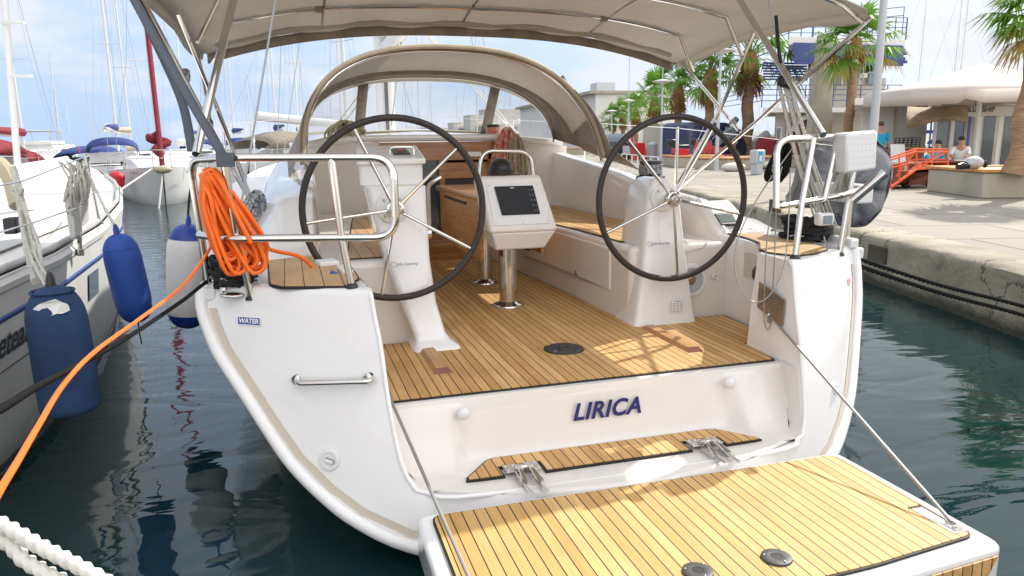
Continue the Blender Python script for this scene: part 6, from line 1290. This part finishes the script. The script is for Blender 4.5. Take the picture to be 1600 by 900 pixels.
P = base(979, 250); t = thing('notice_board', 'dark folding notice board on the quay left of the red hydrant', 'notice board', P); obj('board', MB().slab([P + Vector((-.35, 0, .05)), P + Vector((.35, 0, .05)), P + Vector((.28, .15, .85)), P + Vector((-.28, .15, .85))], (0, .04, 0)), 'black_plastic', t); obj('board', MB().slab([P + Vector((-.35, .45, .05)), P + Vector((.35, .45, .05)), P + Vector((.28, .2, .85)), P + Vector((-.28, .2, .85))], (0, .04, 0)), 'black_plastic', t); obj('poster', MB().slab([P + Vector((-.22, -.0, .25)), P + Vector((.22, -.0, .25)), P + Vector((.18, .09, .7)), P + Vector((-.18, .09, .7))], (0, -.01, 0)), 'pole_grey', t)
P = base(1020, 250); tag(obj('litter_bin', MB().lathe([(.18, 0), (.22, .7), (.24, .75), (.2, .85), (.0001, .9)], P, n=16), 'pole_grey'), 'grey litter bin between the red hydrant and the container', 'bin')
P = W(1196, 247, y=27); tag(obj('waste_bin', MB().prism(round_poly([(P.x - .32, 26.7), (P.x + .32, 26.7), (P.x + .32, 27.3), (P.x - .32, 27.3)], .08), PZ, PZ + .95).box((P.x, 27, PZ + 1.0), (.5, .5, .12)), 'red_cloth', bevel=.05), 'dull red sack shaped bin behind the planter bench near the tower', 'bin')
for q, px in enumerate((1146, 1208)): P = base(px, 268 - q * 4); tag(obj('sand_bag', MB().sphere(P + Vector((0, 0, .13)), .3, 10, (1.5, .8, .5)), 'dull_white'), ('pale sack lying left' if q == 0 else 'pale sack lying right') + ' of the service pedestal against the planter', 'sack')
P = W(988, 243, y=36); tag(obj('traffic_barrier', MB().box((P.x, 36, PZ + .35), (1.4, .35, .5)).box((P.x, 36, PZ + .08), (1.5, .5, .15)), 'orange_paint', bevel=.05), 'orange plastic barrier behind the red hydrant', 'barrier')
# iron railing of the passerelle beyond the yacht
t = thing('gangway_rail', 'thin white railing by the quay edge behind the dodger and starboard winch', 'railing', QP(22, QD + .5))
for s_ in range(7): obj('rail_post', MB().tube([QP(20 + s_ * .9, QD + .55), QP(20 + s_ * .9, QD + .55, PZ + .55)], .018, 6), 'lamp_white', t)
for h in (.28, .55): obj('rail_bar', MB().tube([QP(20, QD + .55, PZ + h), QP(25.4, QD + .55, PZ + h)], .018, 6), 'lamp_white', t)
# long harbour building
A_, B_ = W(905, 240, y=95), W(1062, 240, y=62); zt = W(930, 168, y=90).z
t = thing('harbour_building', 'long low pale harbour building behind the row of palms', 'building', (A_.x, A_.y, PZ))
e = (B_ - A_); e.z = 0; L_ = e.length; e.normalize(); n_ = Vector((e.y, -e.x, 0)) * -1
def wallbox(a, u0, u1, z0, z1, th=8, off=0):
    p = [a + e * u0 + n_ * off, a + e * u1 + n_ * off, a + e * u1 + n_ * (off + th), a + e * u0 + n_ * (off + th)]; return MB().prism([(q.x, q.y) for q in p], z0, z1)
if n_.y < 0: n_ = -n_
A0_ = Vector((A_.x, A_.y, 0)); obj('wall', wallbox(A0_, 0, L_, PZ, zt), 'render_white', t, bevel=.03)
obj('roof', wallbox(A0_, -.3, L_ + .3, zt, zt + .25, 9, -.4), 'concrete_pale', t); obj('roof_plant', wallbox(A0_, L_ * .55, L_ * .62, zt + .25, zt + 1.9, 2, 2), 'pole_grey', t); obj('roof_tiles', wallbox(A0_, L_ * .08, L_ * .42, zt + .25, zt + .7, 5, 1), 'brick_red', t)
for k_ in range(11):
    u = 1.5 + k_ * (L_ - 3) / 10
    f_ = obj('window', wallbox(A0_, u - .7, u + .7, PZ + 3.1, PZ + 4.5, .12, -.06), 'lamp_white', t); obj('pane', wallbox(A0_, u - .55, u + .55, PZ + 3.25, PZ + 4.35, .1, -.09), 'glass_dark', f_)
    if k_ % 2: f_ = obj('doorway', wallbox(A0_, u - .9, u + .9, PZ, PZ + 2.4, .1, -.06), 'glass_dark', t)
# harbour tower
def pxb(b, px0, py0, px1, py1, y, dep):
    a, c = W(px0, py1, y=y), W(px1, py0, y=y); k_ = (a.x - CAM.x) / y; b.prism([(a.x, y), (c.x, y), (c.x + dep * k_, y + dep), (a.x + dep * k_, y + dep)], a.z, c.z); return b
TW = thing('harbour_tower', 'harbour control building with navy railings and louvres on two balconies', 'building', (W(1300, 250, y=30).x, 32, PZ)); YT = 30
a = W(1205, 250, y=YT + 1); 
def pb(name, m, px0, py0, px1, py1, y, dep, par=TW, bevel=.02):
    b = pxb(MB(), px0, py0, px1, py1, y, dep); return obj(name, b, m, par, bevel=bevel)
g0 = pb('ground_floor', 'render_beige', 1207, 168, 1292, 262, YT, 5); pb('ground_floor', 'render_beige', 1290, 160, 1352, 262, YT + 1.5, 5)
pb('balcony_slab', 'render_white', 1192, 168, 1400, 176, YT - 1, 6); pb('middle_wall', 'render_beige', 1262, 122, 1385, 168, YT + .6, 4)
for q in range(5): pb('column', 'render_white', 1266 + q * 27, 88, 1271 + q * 27, 124, YT + .4, .3)
for q in range(4):
    f_ = pb('window', 'lamp_white', 1273 + q * 27, 112, 1291 + q * 27, 133, YT + .5, .1); pb('pane', 'glass_pale', 1275 + q * 27, 114, 1289 + q * 27, 132, YT + .42, .06, f_)
pb('upper_room', 'glass_dark', 1262, 90, 1382, 112, YT + 1, 3)
pb('roof_slab', 'render_white', 1232, 62, 1415, 70, YT - 1, 6)
for q in range(7): pb('louvre', 'blue_metal', 1240 - (q % 2) * 3, 71 + q * 4.6, 1412 + (q % 3) * 3, 72.3 + q * 4.6, YT - 1.1, .10)
for q in range(7): pb('louvre', 'blue_metal', 1192 , 98 + q * 4.2, 1262, 99.6 + q * 4.2, YT + .2, .1)
for nm, pts_, hz_ in (('upper_railing', [(1232, 62), (1415, 62)], 38), ('lower_railing', [(1190, 168), (1405, 166)], 38)):
    b = MB(); (x0, y0), (x1, y1) = pts_; P0_, P1_ = W(x0, y0, y=YT - .9), W(x1, y1, y=YT - .9); hgt = .95
    for k_ in range(11): p = P0_ + (P1_ - P0_) * (k_ / 10); b.tube([p, p + Vector((0, 0, hgt))], .022, 5)
    for f in (.3, .55, .8, 1.0): b.tube([P0_ + Vector((0, 0, hgt * f)), P1_ + Vector((0, 0, hgt * f))], .016, 5)
    q2 = P0_ + Vector((1.8, 6, 0)); 
    for f in (.3, .55, .8, 1.0): b.tube([P0_ + Vector((0, 0, hgt * f)), q2 + Vector((0, 0, hgt * f))], .016, 5)
    b.tube([P1_, P1_ + Vector((0, 0, hgt))], .03, 5); obj(nm, b, 'blue_metal', TW)
b = MB(); P0_ = W(1270, 38, y=YT + 2); P1_ = W(1412, 24, y=YT + 2); 
for f in (0, .4): b.tube([P0_ + Vector((0, 0, f)), P1_ + Vector((0, 0, f))], .02, 5)
for k_ in range(6): p = P0_ + (P1_ - P0_) * (k_ / 5); b.tube([p + Vector((0, 0, -1.0)), p + Vector((0, 0, .4))], .02, 5)
obj('roof_railing', b, 'blue_metal', TW)
f_ = pb('window', 'lamp_white', 1212, 198, 1222, 222, YT - .08, .1); pb('pane', 'glass_pale', 1214, 200, 1220, 220, YT - .14, .06, f_)
f_ = pb('window', 'lamp_white', 1228, 198, 1232, 214, YT - .08, .1); pb('door', 'lamp_white', 1206, 226, 1216, 248, YT - .1, .1)
ar = W(1262, 205, y=YT - .3); b = MB(); b.tube([ar + Vector((math.cos(a_) * .75, 0, math.sin(a_) * .65)) for a_ in [PI * k_ / 12 for k_ in range(13)]], .12, 8); obj('arch', b, 'render_white', TW)
b = MB(); n0 = [ar + Vector((math.cos(a_) * .62, .1, math.sin(a_) * .52)) for a_ in [PI * k_ / 12 for k_ in range(13)]] + [ar + Vector((-.62, .1, -1.3)), ar + Vector((.62, .1, -1.3))]; b.slab(n0, (0, .1, 0)); obj('arch_door', b, 'burgundy_post', TW)
t = thing('concrete_pylon', 'tapering grey concrete pylon in front of the harbour tower', 'pylon', W(1284, 258, y=25)); t.location.z = PZ; WOFF[t.name] = Vector(t.location)
pA, pB_, pC, pD = W(1262, 250, y=25), W(1300, 250, y=25), W(1303, 52, y=25), W(1286, 52, y=25); b = MB(); b.slab([Vector((pA.x, 25, PZ)), Vector((pB_.x, 25, PZ)), pC, pD], (.2, .6, 0)); obj('pylon_shaft', b, 'concrete_pale', t, bevel=.03)
# ---- cafe kiosk
KY = 19.0
KK = thing('boat_office_kiosk', 'white flat roofed harbour kiosk with glass shop front and lettered fascia', 'kiosk', (W(1480, 262, y=KY).x, KY, PZ))
pb('side_wall', 'render_white', 1340, 160, 1452, 268, KY + 1.2, 4, KK); pb('roof', 'render_white', 1335, 155, 1610, 165, KY + .4, 6, KK)
pb('fascia', 'render_white', 1448, 166, 1620, 182, KY - .1, .4, KK)
pb('shop_inside', 'concrete_pale', 1452, 182, 1620, 276, KY + 3, 1, KK)
for q, (x0, x1) in enumerate(((1449, 1455), (1509, 1514))): pb('door_post', 'blue_frame', x0, 180, x1, 275, KY - .05, .12, KK)
for q, (x0, x1) in enumerate(((1457, 1460), (1484, 1487), (1526, 1530), (1557, 1561), (1598, 1602))): pb('window_frame', 'lamp_white', x0, 181, x1, 276, KY, .10, KK)
f_ = pb('glass_door', 'lamp_white', 1486, 236, 1508, 240, KY + .02, .06, KK); pb('pane', 'glass_dark', 1487, 190, 1508, 236, KY + .03, .02, f_)
pb('shop_window', 'glass_dark', 1530, 182, 1557, 262, KY + .05, .03, KK); pb('shop_window', 'glass_dark', 1561, 182, 1598, 262, KY + .05, .03, KK); pb('back_window', 'glass_pale', 1460, 190, 1484, 235, KY + .05, .03, KK)
PF_ = W(1527, 171, y=KY - .13); text('fascia_lettering', 'BLUE SHIP', 'ink', PF_ + Vector((.12, 0, 0)), .24, (1, 0, 0), (0, 0, 1), KK, bold=.002, depth=.004, spacing=1.1)
obj('drain_pipe', MB().tube([W(1401, 165, y=KY + 1.15), W(1396, 268, y=KY + 1.15)], .035, 8), 'leather_tan', KK)
# tarp awning
b = MB(); rows = []
for i in range(9):
    u = i / 8; p0 = W(1418 + 92 * u, 166 + 2 * math.sin(u * 5), y=KY - .1); p1 = W(1415 + 98 * u, 190 + 4 * math.sin(u * 6 + 1) - 6 * u, y=KY - 1.1); md = (p0 + p1) / 2 + Vector((0, 0, .05 * math.sin(u * 9))); rows.append([p0, md, p1, p1 + Vector((0, 0, -.10))])
b.grid(rows); tag(obj('tarp_awning', b, 'tarp', smooth=60, solid=.01), 'sagging beige tarpaulin tied under the big umbrella at the kiosk', 'awning')
# big umbrella
UC = W(1538, 100, y=15.2); Ue = W(1350, 160, y=15.2).z; t = thing('cafe_umbrella', 'very large cream square umbrella shading the kiosk terrace', 'umbrella', (UC.x, 15.2, PZ))
b = MB(); hw = (W(1740, 150, y=15.2).x - W(1350, 160, y=14).x) / 2; cs = [(-1, -.75), (-.33, -1), (.33, -1), (1, -.75), (1, .9), (0, 1), (-1, .9)]
cx_ = UC.x + .25; cor = [W(1350, 149, y=16.6), W(1420, 143, y=14.4), W(1511, 139, y=13.2), W(1720, 135, y=14.6), W(1700, 146, y=19), W(1480, 150, y=19.5)]; apex = W(1538, 99, y=16.2)
for i in range(len(cor)):
    p, q = cor[i], cor[(i + 1) % len(cor)]
    for k_ in range(5):
        t0, t1 = k_ / 5, (k_ + 1) / 5; sag = lambda v, t_: v + Vector((0, 0, -.03 * math.sin(PI * t_)))
        b.add([sag(apex + (p - apex) * t0, t0), sag(apex + (q - apex) * t0, t0), sag(apex + (q - apex) * t1, t1), sag(apex + (p - apex) * t1, t1)], [(0, 1, 2, 3)])
cp_ = obj('umbrella_canopy', b, 'umbrella', t, smooth=12, solid=.01)
b = MB()
for i in range(len(cor)):
    p, q = cor[i], cor[(i + 1) % len(cor)]; n_ = 8
    b.grid([[p + (q - p) * (k_ / n_) for k_ in range(n_ + 1)], [p + (q - p) * (k_ / n_) + Vector((0, 0, -.30 + (.10 if (i, k_) in ((1, n_), (2, 0)) else 0))) for k_ in range(n_ + 1)]])
obj('umbrella_valance', b, 'umbrella', cp_, solid=.008, smooth=8)
PP = W(1522, 240, y=15.6); obj('umbrella_pole', MB().tube([(PP.x, 15.6, PZ), (PP.x, 15.6, UC.z - .1)], .06, 12), 'lamp_white', t); obj('umbrella_base', MB().box((PP.x, 15.6, PZ + .05), (.8, .8, .1)), 'concrete_pale', t)
for p in cor: obj('umbrella_rib', MB().tube([apex + Vector((0, 0, -.15)), p + Vector((0, 0, -.05))], .018, 6), 'lamp_white', t)
# counter with crates
P = W(1418, 250, y=16.6); t = thing('wooden_counter', 'reddish brown counter against the white kiosk wall', 'counter', (P.x, 16.6, PZ)); obj('counter_body', MB().box((P.x, 16.8, PZ + .35), (.85, .5, .70)), 'brick_red', t, bevel=.01); obj('counter_top', MB().box((P.x, 16.8, PZ + .72), (.95, .6, .04)), 'wood_bench', t)
for q in range(2):
    b = MB(); c_ = Vector((P.x + .0 + q * .29, 16.8, PZ + .74)); 
    b.box(c_ + Vector((0, 0, .01)), (.27, .3, .02))
    for h in (.06, .12, .18, .24): b.box(c_ + Vector((0, -.145, h)), (.27, .01, .025)).box(c_ + Vector((0, .145, h)), (.27, .01, .025)).box(c_ + Vector((-.13, 0, h)), (.01, .3, .025)).box(c_ + Vector((.13, 0, h)), (.01, .3, .025))
    for sx in (-1, 0, 1):
        for sy in (-1, 1): b.box(c_ + Vector((sx * .128, sy * .14, .125)), (.018, .018, .25))
    tag(obj('plastic_crate', b, 'black_plastic', merge=False), ('left' if q == 0 else 'right') + ' black plastic crate standing on the brown counter', 'crate', 'black crates on the counter')
# orange gangway cart
t = thing('gangway_cart', 'orange painted steel gangway with railings lying on two wheels beside the planter', 'gangway', W(1440, 295, y=12.6)); C_ = t.location.copy(); WOFF[t.name] = Vector(C_)
def g(px, py, y): return W(px, py, y=y)
y0, y1 = 12.2, 12.9
lo = {}
for y_, dy, nm in ((y0, 0, 'railing'), (y1, -4, 'railing')):
    b = MB(); L1 = [g(1392, 293 + dy, y_), g(1382, 253 + dy, y_), g(1431, 237 + dy, y_), g(1480, 237 + dy, y_), g(1481, 262 + dy, y_)]
    b.tube(L1, .022, 6); b.tube([g(1392, 293 + dy, y_), g(1432, 264 + dy, y_), g(1481, 260 + dy, y_)], .03, 6); b.tube([g(1385, 264 + dy, y_), g(1432, 253 + dy, y_), g(1481, 253 + dy, y_)], .014, 6)
    for px, a1, a2 in ((1432, 237, 264), (1456, 237, 262), (1405, 245, 284), (1418, 241, 274)): b.tube([g(px, a1 + dy, y_), g(px, a2 + dy, y_)], .016, 6)
    b.tube([g(1432, 264 + dy, y_), g(1480, 237 + dy, y_)], .012, 6); b.tube([g(1400, 276 + dy, y_), g(1431, 237 + dy, y_)], .012, 6)
    obj(nm, b, 'orange_paint', t)
b = MB(); b.slab([g(1394, 292, y0), g(1430, 266, y0), g(1480, 262, y0), g(1480, 258, y1), g(1430, 262, y1), g(1394, 288, y1)], (0, 0, -.05)); obj('tread', b, 'rust_brown', t)
b = MB(); b.slab([g(1430, 268, y0 + .1), g(1480, 263, y0 + .1), g(1462, 286, y0 + .1), g(1418, 290, y0 + .1)], (0, .5, 0)); obj('undercarriage', b, 'rust_brown', t)
for px, yy in ((1416, 12.4), (1454, 12.3)): c_ = g(px, 288, yy); wheel(t, (c_.x, yy, PZ + .11), .11, .07, (0, -1, 0), 'rust_brown')
P = W(1400, 250, y=14.5); t = thing('white_chair', 'white plastic armchair behind the orange gangway', 'chair', (P.x, 14.5, PZ))
obj('seat', MB().box((P.x + .3, 14.5, PZ + .42), (.48, .45, .04)), 'plastic_white', t, bevel=.01); obj('backrest', MB().slab([(P.x + .08, 14.72, PZ + .42), (P.x + .52, 14.72, PZ + .42), (P.x + .50, 14.8, PZ + .85), (P.x + .10, 14.8, PZ + .85)], (0, .03, 0)), 'plastic_white', t, bevel=.01)
for sx in (.1, .5):
    for sy in (14.3, 14.7): obj('leg', MB().tube([(P.x + sx, sy, PZ), (P.x + sx, sy, PZ + .42)], .02, 6), 'plastic_white', t)
# grey outboard lying on the planter
P = W(1518, 250, y=10.2); P.z = .97; t = thing('outboard_engine', 'bare grey outboard engine lying on the near planter bench', 'outboard motor', P)
obj('cowling', MB().sphere(P + Vector((.05, 0, .11)), .13, 14, (1.5, .9, .85)), 'pole_grey', t); obj('engine_leg', MB().tube([P + Vector((-.08, 0, .07)), P + Vector((-.30, -.02, .05))], [.07, .05], 8), 'black_plastic', t); obj('tiller', MB().tube([P + Vector((-.05, 0, .14)), P + Vector((-.42, -.05, .16))], .015, 6), 'steel_dull', t); obj('propeller', MB().sphere(P + Vector((.30, 0, .08)), .06, 8, (.4, 1, 1)), 'black_plastic', t)
# ---- people
def person(label, P, rz, pose, shirt, shorts, hat=None, sc=1.0):
    """pose: joints in metres, local, facing -Y"""
    t = thing('person', label, 'person', (0, 0, 0))
    J = pose; names = list(J); E_ = [('pelvis', 'waist'), ('waist', 'chest'), ('chest', 'neck'), ('neck', 'head'), ('head', 'crown')]
    for s_ in 'LR': E_ += [('chest', 'sh' + s_), ('sh' + s_, 'el' + s_), ('el' + s_, 'wr' + s_), ('wr' + s_, 'ha' + s_), ('pelvis', 'hip' + s_), ('hip' + s_, 'kn' + s_), ('kn' + s_, 'an' + s_), ('an' + s_, 'to' + s_)]
    RAD = dict(pelvis=.135, waist=.13, chest=.15, neck=.055, head=.088, crown=.07, sh=.065, el=.045, wr=.032, ha=.036, hip=.095, kn=.062, an=.04, to=.035)
    def grow(name, edges, m, k_=1.0, par=t, extra=None, rad=None):
        used_ = sorted({v for e_ in edges for v in e_}, key=lambda v: names.index(v)); idx = {v: i for i, v in enumerate(used_)}
        me = bpy.data.meshes.new(name); me.from_pydata([J[v] for v in used_], [(idx[a_], idx[b_]) for a_, b_ in edges], []); me.materials.append(M[m])
        o = bpy.data.objects.new(name, me); COL.objects.link(o); o.parent = par
        md = o.modifiers.new('skin', 'SKIN'); md.use_smooth_shade = True; ly = me.skin_vertices[0]
        for v, i in idx.items():
            r_ = RAD[v[:-1] if v[-1] in 'LR' else v] * k_; ly.data[i].radius = (r_ * (1.2 if v in ('chest', 'pelvis', 'waist') else 1), r_)
        ly.data[idx.get('pelvis', 0)].use_root = True
        s = o.modifiers.new('sub', 'SUBSURF'); s.levels = 1; s.render_levels = 2; return o
    bd = grow('body', E_, 'skin')
    grow('shirt', [('waist', 'chest'), ('chest', 'shL'), ('chest', 'shR'), ('shL', 'elL'), ('shR', 'elR'), ('pelvis', 'waist')], shirt, 1.14)
    grow('shorts', [('pelvis', 'hipL'), ('pelvis', 'hipR'), ('hipL', 'knL'), ('hipR', 'knR')], shorts, 1.16)
    h = Vector(J['head']); c = Vector(J['crown'])
    obj('hair', MB().sphere((h + c) / 2 + Vector((0, .018, .045)), .098, 12, (.92, 1.05, .82)), hat or 'hair', t)
    if hat: obj('cap_peak', MB().sphere((h + c) / 2 + Vector((0, -.10, .04)), .07, 8, (1, 1, .15)), hat, t)
    obj('nose', MB().sphere(h + Vector((0, -.095, .02)), .016, 6, (.8, 1, 1.3)), 'skin', bd)
    for s_ in (-1, 1): obj('ear', MB().sphere(h + Vector((s_ * .09, 0, .02)), .022, 6, (.5, .9, 1.3)), 'skin', bd); obj('eye', MB().sphere(h + Vector((s_ * .035, -.082, .045)), .011, 6), 'hair', bd)
    t.location = P; t.rotation_euler = (0, 0, rz); t.scale = (sc, sc, sc); return t
STAND = dict(pelvis=(0, 0, .95), waist=(0, 0, 1.08), chest=(0, 0, 1.32), neck=(0, 0, 1.49), head=(0, -.02, 1.60), crown=(0, -.01, 1.70), shL=(.19, 0, 1.41), shR=(-.19, 0, 1.41), elL=(.25, .02, 1.13), elR=(-.25, .02, 1.13), wrL=(.26, -.06, .90), wrR=(-.26, -.06, .90), haL=(.26, -.09, .81), haR=(-.26, -.09, .81), hipL=(.10, 0, .88), hipR=(-.10, 0, .88), knL=(.11, -.02, .48), knR=(-.12, .0, .48), anL=(.11, .02, .08), anR=(-.12, .04, .08), toL=(.12, -.14, .03), toR=(-.13, -.12, .03))
SIT = dict(pelvis=(0, 0, .55), waist=(0, -.02, .70), chest=(0, -.07, .93), neck=(0, -.10, 1.09), head=(0, -.14, 1.20), crown=(0, -.14, 1.30), shL=(.19, -.08, 1.01), shR=(-.19, -.08, 1.01), elL=(.24, -.22, .80), elR=(-.24, -.22, .80), wrL=(.17, -.44, .76), wrR=(-.17, -.44, .76), haL=(.14, -.52, .78), haR=(-.14, -.52, .78), hipL=(.10, -.03, .52), hipR=(-.10, -.03, .52), knL=(.13, -.42, .53), knR=(-.13, -.42, .53), anL=(.13, -.40, .09), anR=(-.13, -.44, .09), toL=(.13, -.55, .03), toR=(-.13, -.58, .03))
def head_at(px, py, y, hgt, sc): P = W(px, py, y=y); return Vector((P.x, y, max(PZ, P.z - hgt * sc)))
P = W(1377, 189, y=15.5); sc = (P.z - PZ) / 1.78; P.z = PZ; person('person in a turquoise T-shirt and brown cap standing beside the grey pole', P, 2.6, STAND, 'turquoise', 'cloth_dark', 'cap_brown', sc)
bt = thing('cafe_bench', 'low wooden bench under the cafe umbrella with people sitting on it', 'bench', W(1490, 265, y=13.2)); bt.location.z = PZ; WOFF[bt.name] = Vector(bt.location)
x0, x1 = W(1448, 260, y=13.5).x, W(1520, 260, y=13.5).x
obj('seat', MB().box(((x0 + x1) / 2, 13.5, PZ + .36), (x1 - x0 + .3, .4, .05)), 'wood_bench', bt)
for x in (x0, x1): obj('leg', MB().box((x, 13.5, PZ + .17), (.06, .35, .34)), 'wood_bench', bt)
for px, py, rz, sh, s_, lb in ((1448, 234, .5, 'turquoise', .62, 'small person in turquoise sitting at the left end of the cafe bench'), (1474, 219, -2.3, 'turquoise', .80, 'dark haired person in a turquoise T-shirt sitting with their back turned'), (1504, 213, -.9, 'cloth_white', .86, 'person in a white T-shirt leaning forward on the cafe bench')):
    P = W(px, py, y=13.5); person(lb, (P.x, 13.5, PZ + (0 if s_ > .7 else .06)), rz, SIT, sh, 'cloth_dark', None, (P.z - PZ) / 1.36)
P = W(1462, 262, y=12.9); t = thing('cafe_table', 'low brown table in front of the people on the cafe bench', 'table', (P.x, 12.9, PZ)); obj('tabletop', MB().box((P.x + .25, 12.95, PZ + .50), (.9, .5, .04)), 'rust_brown', t)
for sx in (-.12, .62): obj('leg', MB().box((P.x + sx, 12.95, PZ + .25), (.05, .4, .48)), 'rust_brown', t)
